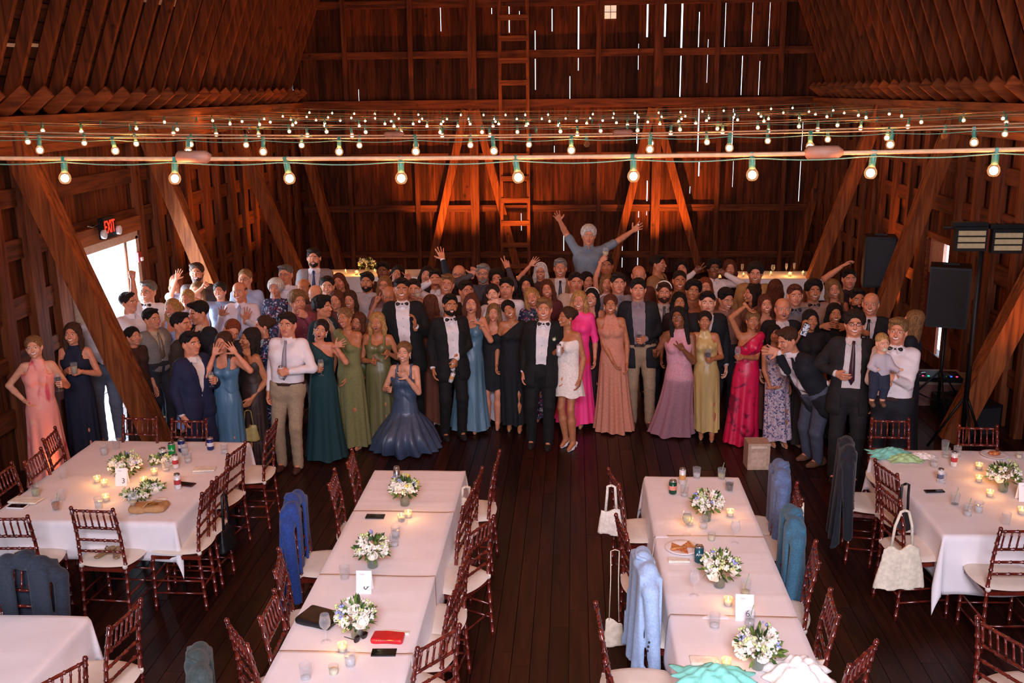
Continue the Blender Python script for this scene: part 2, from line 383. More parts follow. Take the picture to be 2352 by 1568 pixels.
# --- diagonal braces that lean from the wall plates into the room
def brace(foot, top, w, d, label):
    f = Vector(foot); t = Vector(top); o = empty('timber_brace', (f.x, f.y, 0), 0, label, 'timber brace', 'leaning timber braces along the side walls')
    MB().beam((0, 0, 0), (t.x-f.x, 0, t.z), w, d, (0, 1, 0)).build('timber', mTimber, o)
    MB().beam((.0, .16, 0), (t.x-f.x, .16, t.z), w*.9, .05, (0, 1, 0)).build('batten', mTimber, o)
    return o
brace((-4.72, 10.6), (-6.1, 10.6, 3.75), .24, .16, 'leaning timber brace crossing the bright exit door')
brace((-4.85, 14.0), (-6.1, 14.0, 3.75), .2, .16, 'pale leaning timber brace on the left, behind the waving guests')
brace((-4.7, 17.6), (-6.1, 17.6, 3.75), .2, .16, 'leaning timber brace left of the tall man in the pale grey blazer')
brace((-5.2, 21.9), (-6.1, 21.9, 3.75), .2, .16, 'farthest leaning timber brace on the left, in front of the back wall')
brace((4.42, 11.4), (5.25, 11.4, 3.75) if False else (5.9-.0, 11.4, 3.75), .24, .16, 'leaning timber brace at the far right edge, nearest on that side')
brace((4.1, 14.2), (5.2, 14.2, 3.75), .2, .16, 'leaning timber brace between the two black loudspeakers')
brace((4.0, 17.8), (5.2, 17.8, 3.75), .2, .16, 'leaning timber brace left of the rear black loudspeaker')
# ============================================================ STRING LIGHTS
mCord = mat('tan_cord', '#b98a62', .6, 0, .1, 40); mWire = mat('green_wire', '#5f8468', .5); mSock = mat('socket_green', '#2c6a58', .45)
mBox = mat('connector_housing', '#8a5a44', .6)
def glassmat(name, col, tint, base=.04, edge=.5, emi=None, es=0):
    """thin clear glass: see-through, with reflections and a little tint that grow towards the rim"""
    m = bpy.data.materials.new(name); m.use_nodes = True; N = m.node_tree.nodes; L = m.node_tree.links
    for n in list(N):
        if n.type != 'OUTPUT_MATERIAL': N.remove(n)
    out = [n for n in N if n.type == 'OUTPUT_MATERIAL'][0]
    t = N.new('ShaderNodeBsdfTransparent'); t.inputs[0].default_value = srgb(tint); p = N.new('ShaderNodeBsdfPrincipled'); p.inputs['Base Color'].default_value = srgb(col); p.inputs['Roughness'].default_value = .05; p.inputs['Specular IOR Level'].default_value = .8
    if emi: p = N.new('ShaderNodeEmission'); p.inputs[0].default_value = emi; p.inputs[1].default_value = es
    lw = N.new('ShaderNodeLayerWeight'); lw.inputs['Blend'].default_value = .35; mr = N.new('ShaderNodeMapRange'); mr.inputs['To Min'].default_value = base; mr.inputs['To Max'].default_value = edge
    L.new(lw.outputs['Facing'], mr.inputs['Value']); mx = N.new('ShaderNodeMixShader'); L.new(mr.outputs[0], mx.inputs[0]); L.new(t.outputs[0], mx.inputs[1]); L.new(p.outputs[0], mx.inputs[2]); L.new(mx.outputs[0], out.inputs['Surface'])
    m.cycles.emission_sampling = 'NONE'; MATS[name] = m; return m
mGlass = glassmat('amber_bulb_glass', '#c07030', '#fff0dc', .22, .95, (1, .46, .19, 1), .75); mGlassOff = glassmat('unlit_bulb_glass', '#b08050', '#ffe8d0', .10, .8)
mFil = bpy.data.materials.new('glowing_filament'); mFil.use_nodes = True
_b = mFil.node_tree.nodes['Principled BSDF']; _b.inputs['Emission Color'].default_value = (1, .84, .68, 1); _b.inputs['Emission Strength'].default_value = 60; _b.inputs['Base Color'].default_value = (1, .8, .5, 1)
mFil.cycles.emission_sampling = 'NONE'
gm = MB().lathe([(.004, -.072), (.014, -.070), (.021, -.062), (.0245, -.05), (.022, -.037), (.015, -.027), (.011, -.018)], n=12); g0 = gm.build('bulb_glass', mGlass)
fm = MB().ball((0, 0, -.049), .0165, 8); f0 = fm.build('filament', mFil)
sm_ = MB().lathe([(.0125, -.026), (.013, .012), (.009, .02)], n=10).box((0, 0, .028), (.02, .012, .022)); s0 = sm_.build('socket', mSock)
mesh_g, mesh_f, mesh_s = g0.data, f0.data, s0.data
mesh_goff = mesh_g.copy(); mesh_goff.materials[0] = mGlassOff
for o in (g0, f0, s0): bpy.data.objects.remove(o)
WORDS = ['nearest', 'second nearest', 'third nearest', 'fourth nearest', 'fifth nearest', 'sixth nearest', 'fourth from the back', 'third from the back', 'second from the back', 'rearmost']
ORD = ['first', 'second', 'third', 'fourth', 'fifth', 'sixth', 'seventh', 'eighth', 'ninth', 'tenth']+['%dth' % i for i in range(11, 21)]+['21st', '22nd', '23rd']+['%dth' % i for i in range(24, 40)]
ROWS = [(4.0, 405, 1186, .461), (5.93, 345, 1133, .456), (8.1, 332, 1089, .46), (10.15, 311, 1014, .46), (12.0, 302, 1194, .46), (14.0, 289, 1130, .46), (16.0, 284, 1215, .46), (17.9, 279, 1140, .46), (19.7, 273, 1188, .46), (21.5, 264, 1158, .46)]
rb = random.Random(21)
bulbs_pos = []
for ri, (Y, v, u0, sp) in enumerate(ROWS):
    p0 = onY(u0, v, Y); zc = p0.z+.05
    def cz(x): return zc+.0035*(x+.5)**2-.006
    cord = empty('string_light_cable', (0, Y, zc), 0, 'light string cable across the room, %s of the ten rows' % WORDS[ri], 'light string', 'light string cables')
    rad = .0085 if ri in (0,) else (.004 if ri != 2 else .007)
    xs_ = [XL+.2+(XR-XL-.4)*i/60 for i in range(61)]
    MB().tube([(x, 0, cz(x)-zc+.03) for x in xs_], rad, 6).build('support_cord', mCord, cord)
    MB().tube([(x, -.012, cz(x)-zc+.018-.012*abs(math.sin((x-p0.x)*PI/sp))) for x in [XL+.2+(XR-XL-.4)*i/150 for i in range(151)]], .0026, 5).build('wire', mWire, cord)
    if ri == 0:
        for u in (448, 1893):
            q = onY(u, 380 if u < 1000 else 360, Y); MB().tube([(q.x-.075, 0, .035), (q.x-.065, 0, .035), (q.x+.05, 0, .035), (q.x+.07, 0, .035)], [.012, .026, .026, .012], 8, sx=1).build('cord_connector', mBox, cord)
    if ri == 2:
        for u in (905, 1430):
            q = onY(u, 315, Y); MB().tube([(q.x-.08, 0, .035), (q.x-.06, 0, .035), (q.x+.06, 0, .035), (q.x+.08, 0, .035)], [.012, .026, .026, .012], 8).build('cord_connector', mBox, cord)
    cnt = 0; k0 = math.ceil((XL+.35-p0.x)/sp); k1 = math.floor((XR-.35-p0.x)/sp)
    for k in range(k0, k1+1):
        x = p0.x+k*sp+(0 if ri < 2 else rb.uniform(-.03, .03)); z = cz(x)
        pr = RM.transposed() @ (Vector((x, Y, z))-Vector((0, 0, CH))); uu = 1176+FPX*pr.x/-pr.z
        if not (-60 < uu < 2412): continue
        on = rb.random() > (.0 if ri < 2 else .16)
        cnt += 1
        b = empty('string_light_bulb', (x, Y, z), 0, ('glowing round bulb' if on else 'unlit clear bulb')+', %s from the left on the %s light string' % (ORD[cnt-1], WORDS[ri]), 'light bulb', ('lit bulbs' if on else 'unlit bulbs')+' on the %s light string' % WORDS[ri])
        b.rotation_euler = (rb.uniform(-.12, .12), rb.uniform(-.12, .12), rb.uniform(0, 3))
        for nm, me in (('bulb_glass', mesh_g if on else mesh_goff), ('socket', mesh_s))+((('filament', mesh_f),) if on else ()):
            c = bpy.data.objects.new(nm, me); COL.objects.link(c); c.parent = b
        if on: bulbs_pos.append((x, Y, z-.05, b))
# the bulbs' own light
BULB_W = 14.5
for i, (x, y, z, b) in enumerate(bulbs_pos):
    if i % 3 != 1 and y > 5: continue
    l = bpy.data.lights.new('bulb_light', 'POINT'); l.energy = BULB_W*(1 if y < 5 else 3)*.36*(1.7 if y < 7 else 1.25 if y < 11 else .75 if y < 15 else .45 if y < 18 else .25); l.color = (1, .33, .09); l.shadow_soft_size = .03
    o = bpy.data.objects.new('bulb_light', l); o.location = (0, 0, -.055); o.parent = b; COL.objects.link(o)
# warm up-lights standing on the floor by the posts
mUp = mat('uplight_can', '#111111', .4)
mLens = mat('uplight_lens', '#ff8a30', .4, emit='#ff7a22', estr=6); mLens.cycles.emission_sampling = 'NONE'
def uplight(x, y, power, ang, rx, rz, label):
    o = empty('uplight', (x, y, 0), 0, label, 'uplight', None)
    MB().lathe([(.07, 0), (.075, .02), (.075, .13), (.06, .15)], n=16).build('housing', mUp, o)
    MB().lathe([(.055, .151), (.05, .156)], n=16).build('lens', mLens, o)
    l = bpy.data.lights.new('uplight_lamp', 'SPOT'); l.energy = power; l.color = (1, .30, .06); l.spot_size = math.radians(ang); l.spot_blend = .8; l.shadow_soft_size = .05
    q = bpy.data.objects.new('uplight_lamp', l); q.location = (0, 0, .2); q.rotation_euler = (PI-rx, 0, rz); q.parent = o; COL.objects.link(q)
UPL = [(-2.75, 21.4, 620, 95, .28, 0, 'left of the middle post at the back wall'), (-1.2, 21.3, 360, 95, .28, 0, 'at the foot of the ladder'), (1.9, 21.4, 620, 95, .28, 0, 'right of the second post at the back wall'),
       (-5.3, 15.6, 420, 80, 0, 0, 'by the left wall behind the second brace'), (-5.35, 18.6, 420, 80, 0, 0, 'by the left wall behind the third brace'), (-5.4, 9.4, 12, 80, 0, 0, 'by the left wall before the exit door'),
       (4.6, 13.2, 420, 80, 0, 0, 'by the right wall behind the loudspeaker'), (4.8, 16.2, 420, 80, 0, 0, 'by the right wall behind the rear loudspeaker'), (4.95, 10.6, 200, 80, 0, 0, 'by the right wall beside the nearest brace')]
for a in UPL: uplight(*a[:6], 'small black floor uplight with orange lens '+a[6])
# ============================================================ SCULPTING FIELD (distance field -> smooth closed mesh)
class Field:
    def __init__(s): s.p = []
    def cap(s, a, b, ra, rb=None, k=.02, op=1): s.p.append(('c', np.array(a, float), np.array(b, float), ra, ra if rb is None else rb, k, op)); return s
    def ell(s, c, r, k=.02, op=1, R=None): s.p.append(('e', np.array(c, float), np.array(r, float), R, None, k, op)); return s
    def fn(s, f, lo, hi, k=.01, op=1): s.p.append(('f', np.array(lo, float), np.array(hi, float), f, None, k, op)); return s
    def mesh(s, h, disp=None):
        lo = np.full(3, 1e9); hi = -lo
        bs = []
        for q in s.p:
            if q[0] == 'c':
                m = max(q[3], q[4]); l = np.minimum(q[1], q[2])-m; u = np.maximum(q[1], q[2])+m
            elif q[0] == 'e':
                m = q[2] if q[3] is None else np.full(3, q[2].max()); l = q[1]-m; u = q[1]+m
            else: l, u = q[1], q[2]
            bs.append((l, u))
            if q[6] > 0: lo = np.minimum(lo, l); hi = np.maximum(hi, u)
        lo -= 3*h; hi += 3*h
        n = np.ceil((hi-lo)/h).astype(int)+1
        phi = np.full(n, .08, np.float32)
        ax = [(lo[i]+h*np.arange(n[i])).astype(np.float32) for i in range(3)]
        for q, (l, u) in zip(s.p, bs):
            pad = q[5]+3*h
            i0 = np.clip(np.floor((l-pad-lo)/h).astype(int), 0, n); i1 = np.clip(np.ceil((u+pad-lo)/h).astype(int)+1, 0, n)
            if (i1 <= i0).any(): continue
            X = ax[0][i0[0]:i1[0], None, None]; Y = ax[1][None, i0[1]:i1[1], None]; Z = ax[2][None, None, i0[2]:i1[2]]
            if q[0] == 'c':
                a, b = q[1], q[2]; d = b-a; dd = float(d@d)
                if dd < 1e-12: t = 0*X
                else: t = np.clip(((X-a[0])*d[0]+(Y-a[1])*d[1]+(Z-a[2])*d[2])/dd, 0, 1)
                D = np.sqrt((X-a[0]-t*d[0])**2+(Y-a[1]-t*d[1])**2+(Z-a[2]-t*d[2])**2)-(q[3]+t*(q[4]-q[3]))
            elif q[0] == 'e':
                x, y, z = X-q[1][0], Y-q[1][1], Z-q[1][2]
                if q[3] is not None:
                    R = np.array(q[3]); x, y, z = (x*R[0][0]+y*R[1][0]+z*R[2][0]), (x*R[0][1]+y*R[1][1]+z*R[2][1]), (x*R[0][2]+y*R[1][2]+z*R[2][2])
                r = q[2]; k0 = np.sqrt((x/r[0])**2+(y/r[1])**2+(z/r[2])**2); k1 = np.sqrt((x/r[0]**2)**2+(y/r[1]**2)**2+(z/r[2]**2)**2)
                D = k0*(k0-1)/np.maximum(k1, 1e-6)
            else: D = q[3](X, Y, Z)
            sl = tuple(slice(i0[i], i1[i]) for i in range(3)); A = phi[sl]; k = q[5]
            if q[6] > 0:
                hh = np.clip(.5+.5*(A-D)/k, 0, 1); phi[sl] = A+(D-A)*hh-k*hh*(1-hh)
            else:
                D = -D; hh = np.clip(.5-.5*(A-D)/k, 0, 1); phi[sl] = A+(D-A)*hh+k*hh*(1-hh)
        if disp is not None: phi = phi+disp(ax[0][:, None, None], ax[1][None, :, None], ax[2][None, None, :])
        # surface nets
        sg = phi < 0
        c = np.zeros(n-1, np.int8)
        offs = [(i, j, k) for i in (0, 1) for j in (0, 1) for k in (0, 1)]
        for i, j, k in offs: c += sg[i:n[0]-1+i, j:n[1]-1+j, k:n[2]-1+k]
        act = (c > 0) & (c < 8); id_ = np.argwhere(act)
        if not len(id_): return np.zeros((0, 3)), np.zeros((0, 4), int)
        vals = np.stack([phi[id_[:, 0]+o[0], id_[:, 1]+o[1], id_[:, 2]+o[2]] for o in offs], 1)
        O = np.array(offs, float); P = np.zeros((len(id_), 3)); cn = np.zeros(len(id_))
        for a in range(8):
            for b in range(a+1, 8):
                if np.abs(O[a]-O[b]).sum() != 1: continue
                va, vb = vals[:, a], vals[:, b]; m = (va < 0) != (vb < 0)
                t = np.where(m, va/np.where(m, va-vb, 1), 0)
                P += np.where(m[:, None], O[a]+t[:, None]*(O[b]-O[a]), 0); cn += m
        V = lo+h*(id_+P/cn[:, None])
        idx = np.full(n-1, -1, np.int64); idx[act] = np.arange(len(id_))
        F = []
        for A_ in range(3):
            B_, C_ = (A_+1) % 3, (A_+2) % 3
            s0 = [slice(None)]*3; s1 = [slice(None)]*3; s0[A_] = slice(0, -1); s1[A_] = slice(1, None)
            a0, a1 = sg[tuple(s0)], sg[tuple(s1)]; df = a0 != a1
            w = np.argwhere(df); m = (w[:, B_] > 0) & (w[:, C_] > 0) & (w[:, B_] < n[B_]-1) & (w[:, C_] < n[C_]-1) & (w[:, A_] < n[A_]-1); w = w[m]
            eb = np.zeros(3, int); eb[B_] = 1; ec = np.zeros(3, int); ec[C_] = 1
            g = lambda q: idx[q[:, 0], q[:, 1], q[:, 2]]
            Q = np.stack([g(w-eb-ec), g(w-ec), g(w), g(w-eb)], 1)
            fl_ = a0[w[:, 0], w[:, 1], w[:, 2]] == False
            Q[fl_] = Q[fl_][:, ::-1]; F.append(Q)
        return V, np.concatenate(F)
def np_obj(name, V, F, mats, parent=None, mi=None, loc=None):
    """numpy arrays -> mesh object; F quads (n,4)"""
    me = bpy.data.meshes.new(name); V = np.asarray(V, np.float32); F = np.asarray(F, np.int32)
    me.vertices.add(len(V)); me.vertices.foreach_set('co', V.ravel())
    me.loops.add(F.size); me.loops.foreach_set('vertex_index', F.ravel())
    me.polygons.add(len(F)); me.polygons.foreach_set('loop_start', np.arange(0, F.size, 4, dtype=np.int32)); me.polygons.foreach_set('loop_total', np.full(len(F), 4, np.int32))
    mats = mats if isinstance(mats, (list, tuple)) else [mats]
    for m in mats: me.materials.append(m)
    if mi is not None: me.polygons.foreach_set('material_index', np.asarray(mi, np.int32))
    me.polygons.foreach_set('use_smooth', np.ones(len(F), bool)); me.update(calc_edges=True)
    o = bpy.data.objects.new(name, me); COL.objects.link(o)
    if parent is not None: o.parent = parent
    if loc is not None: o.location = loc
    return o
def join_np(parts):
    """[(V,F,mi)] -> one"""
    V = []; F = []; M = []; k = 0
    for v, f, m in parts:
        V.append(v); F.append(f+k); M.append(np.full(len(f), m) if np.isscalar(m) else m); k += len(v)
    return np.concatenate(V), np.concatenate(F), np.concatenate(M)
# ============================================================ TABLES
mCloth = mat('white_linen', '#e9e2e2', .75, var=.03, scale=5, bump=.25, bscale=5, sheen=.2)
mTop = mat('table_laminate', '#8d7a66', .6); mLegM = mat('table_leg_steel', '#3a3a3a', .4, .8)
def table(x0, x1, y0, y1, label):
    o = empty('banquet_table', ((x0+x1)/2, (y0+y1)/2, 0), 0, label, 'table', 'banquet tables')
    MB().box((0, 0, .73), (x1-x0-.02, y1-y0-.02, .03)).build('tabletop', mTop, o)
    for sx in (-1, 1):
        for sy in (-1, 1):
            MB().tube([(sx*(x1-x0)/2*.8, sy*((y1-y0)/2-.25), 0), (sx*(x1-x0)/2*.8, sy*((y1-y0)/2-.25), .715)], .014, 8).build('leg', mLegM, o)
    return o
def cloth(x0, x1, y0, y1, drops, label, dz=0, seed=1, grp='white tablecloths'):
    """drops: hang on -x,+x,-y,+y sides"""
    r = random.Random(seed); dxm, dxp, dym, dyp = drops; st = .035
    def axis(a, b, d0, d1):
        L = [a-d0+d0*i/max(1, round(d0/st)) for i in range(max(1, round(d0/st)))] if d0 > 0 else []
        n = round((b-a)/st); L += [a+(b-a)*i/n for i in range(n+1)]
        if d1 > 0: m = round(d1/st); L += [b+d1*i/m for i in range(1, m+1)]
        return L
    X = axis(x0, x1, dxm, dxp); Y = axis(y0, y1, dym, dyp); vs = []
    ph = r.uniform(0, 6); creases_x = [x0+(x1-x0)*.5]; creases_y = [y0+(y1-y0)*q for q in (.25, .5, .75)]
    for y in Y:
        for x in X:
            ox = x-x1 if x > x1 else (x-x0 if x < x0 else 0); oy = y-y1 if y > y1 else (y-y0 if y < y0 else 0)
            rr = math.hypot(ox, oy); bx, by = min(max(x, x0), x1), min(max(y, y0), y1); z = .752+dz
            if rr > 0:
                t = rr; fl_ = .012+.05*t+.035*t*math.sin((bx+by)*11+ph)*min(1, t/.1)
                if ox and oy: fl_ = .012+.10*t*(1+.5*abs(math.sin(2*math.atan2(oy, ox))))
                cx, cy = ox/rr, oy/rr
                px = bx+cx*fl_; py = by+cy*fl_; z -= max(0, t-.012)*.985
                if t < .03: z += .004
            else:
                px, py = bx, by
                for c in creases_x: z += .0035*math.exp(-((x-c)/.012)**2)
                for c in creases_y: z += .0035*math.exp(-((y-c)/.012)**2)
                z += .0016*math.sin(x*9+y*5+ph)+.0012*math.sin(y*17-x*6+ph)
            vs.append((px, py, z))
    nx = len(X); fs = [(j*nx+i, j*nx+i+1, (j+1)*nx+i+1, (j+1)*nx+i) for j in range(len(Y)-1) for i in range(nx-1)]
    m = MB(); m.add(vs, fs, 0, True); o = m.build('tablecloth', mCloth)
    md = o.modifiers.new('thick', 'SOLIDIFY'); md.thickness = .003; md.offset = -1
    return tag(o, label, 'tablecloth', grp)
D = .34
table(-4.7, -3.96, 7.2, 9.04, 'left half of the wide banquet table with card three'); table(-3.94, -3.18, 7.2, 9.04, 'right half of the wide banquet table with card three')
cloth(-4.72, -3.17, 7.18, 9.06, (D, D, D, D), 'white tablecloth on the wide table with card three at left', seed=3)
table(-4.7, -3.96, 3.9, 5.7, 'left half of the table in the bottom left corner'); table(-3.94, -3.18, 3.9, 5.7, 'right half of the table in the bottom left corner')
cloth(-4.72, -3.17, 3.88, 5.72, (D, D, D, D), 'white tablecloth on the bare table in the bottom left corner', seed=5)
for i, (a, b, w) in enumerate(((6.53, 8.34, 'far end'), (4.70, 6.51, 'middle'), (2.87, 4.68, 'near end'))):
    table(-1.77, -1.0, a, b, w+' table of the long row with card five'); table(.65, 1.42, a-.04, b-.04, w+' table of the long row with card six')
for i, (a, b, w) in enumerate(((7.40, 8.37, 'farthest white tablecloth, with the can and the first vase'), (6.30, 7.47, 'white tablecloth under the middle vase and the phone'), (5.30, 6.36, 'white tablecloth under card five and the black bag'), (3.4, 5.36, 'nearest white tablecloth, with the red clutch'))):
    cloth(-1.79, -.98, a, b, (D, D, D if i == 3 else 0, D if i == 0 else 0), w+' on the row with card five', dz=.003*i, seed=10+i)
for i, (a, b, w) in enumerate(((7.05, 8.30, 'farthest white tablecloth, with the green can'), (5.85, 7.10, 'white tablecloth under the plate of pizza and wine glasses'), (3.4, 5.90, 'nearest white tablecloth, under card six')) ):
    cloth(.63, 1.44, a, b, (D, D, D if i == 2 else 0, D if i == 0 else 0), w+' on the row with card six', dz=.003*i, seed=20+i)
table(2.83, 3.58, 7.2, 9.02, 'left half of the wide banquet table at right'); table(3.6, 4.35, 7.2, 9.02, 'right half of the wide banquet table at right')
cloth(2.81, 4.37, 7.18, 9.04, (.42, D, .50, D), 'white tablecloth on the wide candle-lit table at right', seed=31)
table(2.86, 3.6, 3.4, 5.3, 'left half of the table off the bottom right corner'); table(3.62, 4.36, 3.4, 5.3, 'right half of the table off the bottom right corner')
cloth(2.84, 4.38, 3.38, 5.32, (D, D, D, D), 'white tablecloth whose corner hangs in the bottom right corner', seed=33)
# ============================================================ CHAIRS
mCh = mat('mahogany_lacquer', '#4a1610', .22, var=.35, scale=14, coat=.6, col2='#6e2418')
mCush = mat('ivory_cushion', '#ded3c4', .7, var=.04, scale=12)
def ringed(pts, r, n=8, step=.07):
    """bamboo-turned rod"""
    out = []; rs = []
    P = [Vector(p) for p in pts]
    for a, b in zip(P[:-1], P[1:]):
        L = (b-a).length; m = max(1, round(L/step))
        for i in range(m):
            for t, f in ((0, 1), (.42, .92), (.46, 1.22), (.54, 1.22), (.58, .92)):
                out.append(a+(b-a)*((i+t)/m)); rs.append(r*f)
    out.append(P[-1]); rs.append(r); return out, rs
def make_chair():
    o = empty('chiavari_chair', (0, 0, 0))
    for s in (-1, 1):
        p, r = ringed([(s*.185, -.215, 0), (s*.18, -.185, .45), (s*.172, -.205, .70), (s*.165, -.25, .92)], .0145); MB().tube(p, r, 8).ball((s*.165, -.252, .925), .017, 8).build('back_post', mCh, o)
        p, r = ringed([(s*.195, .19, 0), (s*.19, .18, .44)], .0145); MB().tube(p, r, 8).build('front_leg', mCh, o)
    MB().box((0, -.003, .43), (.40, .385, .028)).build('seat_frame', mCh, o)
    st = MB()
    for z in (.14, .24):
        for s in (-1, 1): st.tube([(s*.19, -.2, z), (s*.19, .185, z)], .008, 6)
        st.tube([(-.19, .187, z+.03), (.19, .187, z+.03)], .008, 6)
    st.tube([(-.185, -.2, .19), (.185, -.2, .19)], .008, 6)
    st.build('stretcher', mCh, o)
    def yb(z): return -.205-.045*max(0, (z-.70)/.22) if z > .7 else -.185-.02*(z-.45)/.25
    for z in (.905, .765, .665, .575):
        p, r = ringed([(-.168, yb(z), z), (.168, yb(z), z)], .0105, step=.085); MB().tube(p, r, 7).build('back_rail', mCh, o)
    for i in range(6):
        x = -.13+.052*i; p, r = ringed([(x*1.02, yb(.765), .765), (x, yb(.905), .905)], .0075, step=.07); MB().tube(p, r, 6).build('spindle', mCh, o)
    V, F2 = cushion_mesh(); np_obj('seat_cushion', V, F2, mCush, o)
    for s in (-1, 1): MB().ball((s*.175, -.19, .462), .021, 8, sc=(1, 1, 1.1)).build('cushion_tie', mCush, o)
    return o
def cushion_mesh():
    n = 15; vs = []; 
    def sq(u, v):
        return u*math.sqrt(1-v*v/3.2), v*math.sqrt(1-u*u/3.2)
    f = []
    for sgn in (1, -1):
        for j in range(n):
            for i in range(n):
                u, v = -1+2*i/(n-1), -1+2*j/(n-1); x, y = sq(u, v)
                e = max(abs(u), abs(v)); h = .019*(1-e**6)**.5 if e < 1 else 0
                vs.append((x*.235, y*.235, .470+sgn*(h+.006*(1-e)) if sgn > 0 else .470-.02*(1-e**8)))
        k = 0 if sgn > 0 else n*n
        for j in range(n-1):
            for i in range(n-1):
                q = (k+j*n+i, k+j*n+i+1, k+(j+1)*n+i+1, k+(j+1)*n+i); f.append(q if sgn > 0 else q[::-1])
    return np.array(vs), np.array(f)
chair0 = make_chair(); chair_kids = kids(chair0); used0 = [False]
CG = 'mahogany chiavari chairs'
def chair(u, v, deg, label, z=1.0):
    p = onZ(u, v, z); a = math.radians(deg); fw = Vector((-math.sin(a), math.cos(a), 0))
    o = chair0 if not used0[0] else copy_tree(chair0, chair_kids); used0[0] = True
    c = p+fw*.245; o.location = (c.x, c.y, 0); o.scale = (1.02, 1.02, 1.085); o.rotation_euler = (0, 0, a)
    tag(o, label, 'chair', CG); return o
# deg: 0 sitter looks away from the camera, 180 towards it, -90 looks right, 90 looks left
A_ = 'mahogany chair with ivory cushion '
ch = {}
ch['sandal'] = chair(213, 1168, -3, 'mahogany chair with a pair of gold sandals on its seat, before the card three table')
ch['l2'] = chair(14, 1186, 3, A_+'cut by the left edge, before the card three table')
ch['f1'] = chair(320, 958, 178, 'mahogany chair at the far end of the card three table, against the bright doorway')
ch['f2'] = chair(433, 964, 180, 'mahogany chair at the far end of the card three table, behind the brace foot')
ch['ls1'] = chair(116, 996, -80, A_+'left of the card three table, next to the pink gown')
ch['ls2'] = chair(78, 1046, -85, A_+'left of the card three table, second from its far end')
ch['ls3'] = chair(6, 1080, -88, A_+'left of the card three table, cut by the frame edge')
ch['r1'] = chair(541, 1030, 82, A_+'right of the card three table, farthest along that side')
ch['r2'] = chair(503, 1090, 86, A_+'right of the card three table, holding a black handbag')
ch['r3'] = chair(478, 1116, 90, A_+'right of the card three table, nearest on that side')
ch['r0'] = chair(622, 978, 92, 'mahogany chair pulled out behind the dark brown gown, beyond the card three table')
ch['jl'] = chair(60, 1330, 176, 'chair under a dark slate jacket at the bottom left table', z=.90)
ch['b1'] = chair(284, 1410, 82, A_+'right of the bottom left table, its back seen edge on')
ch['b2'] = chair(129, 1545, 60, A_+'at the bottom edge, right of the bottom left table')
ch['a1'] = chair(806, 1048, -84, A_+'left of the card five row, farthest of that side')
ch['a2'] = chair(765, 1096, -84, A_+'left of the card five row, second from the far end')
ch['a3'] = chair(678, 1160, -86, 'chair under a royal blue jacket left of the card five row')
ch['a4'] = chair(640, 1287, -78, 'mahogany chair left of the card five row, in front of the blue jacket')
ch['a5'] = chair(618, 1388, -88, A_+'left of the card five row, beside the black bag')
ch['a6'] = chair(548, 1452, -52, A_+'pulled out at bottom left of the card five row')
ch['a7'] = chair(462, 1530, -70, 'chair under a dark green jacket at the bottom edge')
ch['c0'] = chair(1140, 1052, 88, 'chair with a white handbag on its seat, far right of the card five row')
ch['c1'] = chair(1097, 1092, 86, A_+'right of the card five row, farthest of that side')
ch['c2'] = chair(1071, 1146, 84, A_+'right of the card five row, second from the far end')
ch['c3'] = chair(1102, 1205, 62, 'turned mahogany chair with sunlit ivory cushion right of the card five row')
ch['c4'] = chair(1067, 1280, 84, A_+'right of the card five row, level with card five')
ch['c5'] = chair(1044, 1345, 84, A_+'right of the card five row, nearest the red clutch')
ch['c6'] = chair(1005, 1462, 52, A_+'angled at bottom, right of the card five row')
ch['d1'] = chair(1412, 1095, -78, 'chair with a white crochet pouch hung on it, left of the card six row')
ch['d2'] = chair(1430, 1205, -80, A_+'left of the card six row, level with the pizza plate')
ch['d3'] = chair(1485, 1298, -84, 'chair under a pale blue jacket left of the card six row')
ch['d4'] = chair(1378, 1418, -86, 'mahogany chair at the bottom edge, left of the card six row, well apart from it')
ch['d5'] = chair(1410, 1560, -80, 'chair just showing its post at the bottom edge left of the card six row')
ch['e1'] = chair(1790, 1085, 84, 'chair under a grey blue jacket right of the card six row')
ch['e2'] = chair(1833, 1128, 84, 'chair with a cream strap on it, right of the card six row')
ch['e3'] = chair(1818, 1195, 86, 'chair under a teal tweed jacket right of the card six row')
ch['e4'] = chair(1873, 1268, 80, A_+'right of the card six row, nearer than the teal jacket')
ch['e5'] = chair(1912, 1385, 84, A_+'right of the card six row, level with card six')
ch['e6'] = chair(1978, 1500, 50, A_+'angled at bottom, right of the card six row')
ch['g1'] = chair(2038, 1074, -76, 'chair with a small black handbag, left of the candle-lit right table')
ch['g2'] = chair(2046, 1130, -80, 'chair carrying a cream tote bag, left of the candle-lit right table')
ch['g3'] = chair(1948, 1030, -100, 'chair under a long dark coat, far left of the right table')
ch['g4'] = chair(2046, 964, 178, 'mahogany chair at the far end of the right table, below the baby')
ch['g5'] = chair(2248, 980, 178, 'mahogany chair at the far end of the right table, near the brace foot')
ch['g6'] = chair(2352, 1214, 2, A_+'cut by the right edge, before the candle-lit table')
ch['h1'] = chair(2303, 1450, -62, A_+'at the bottom right corner, with a thin strap on it')
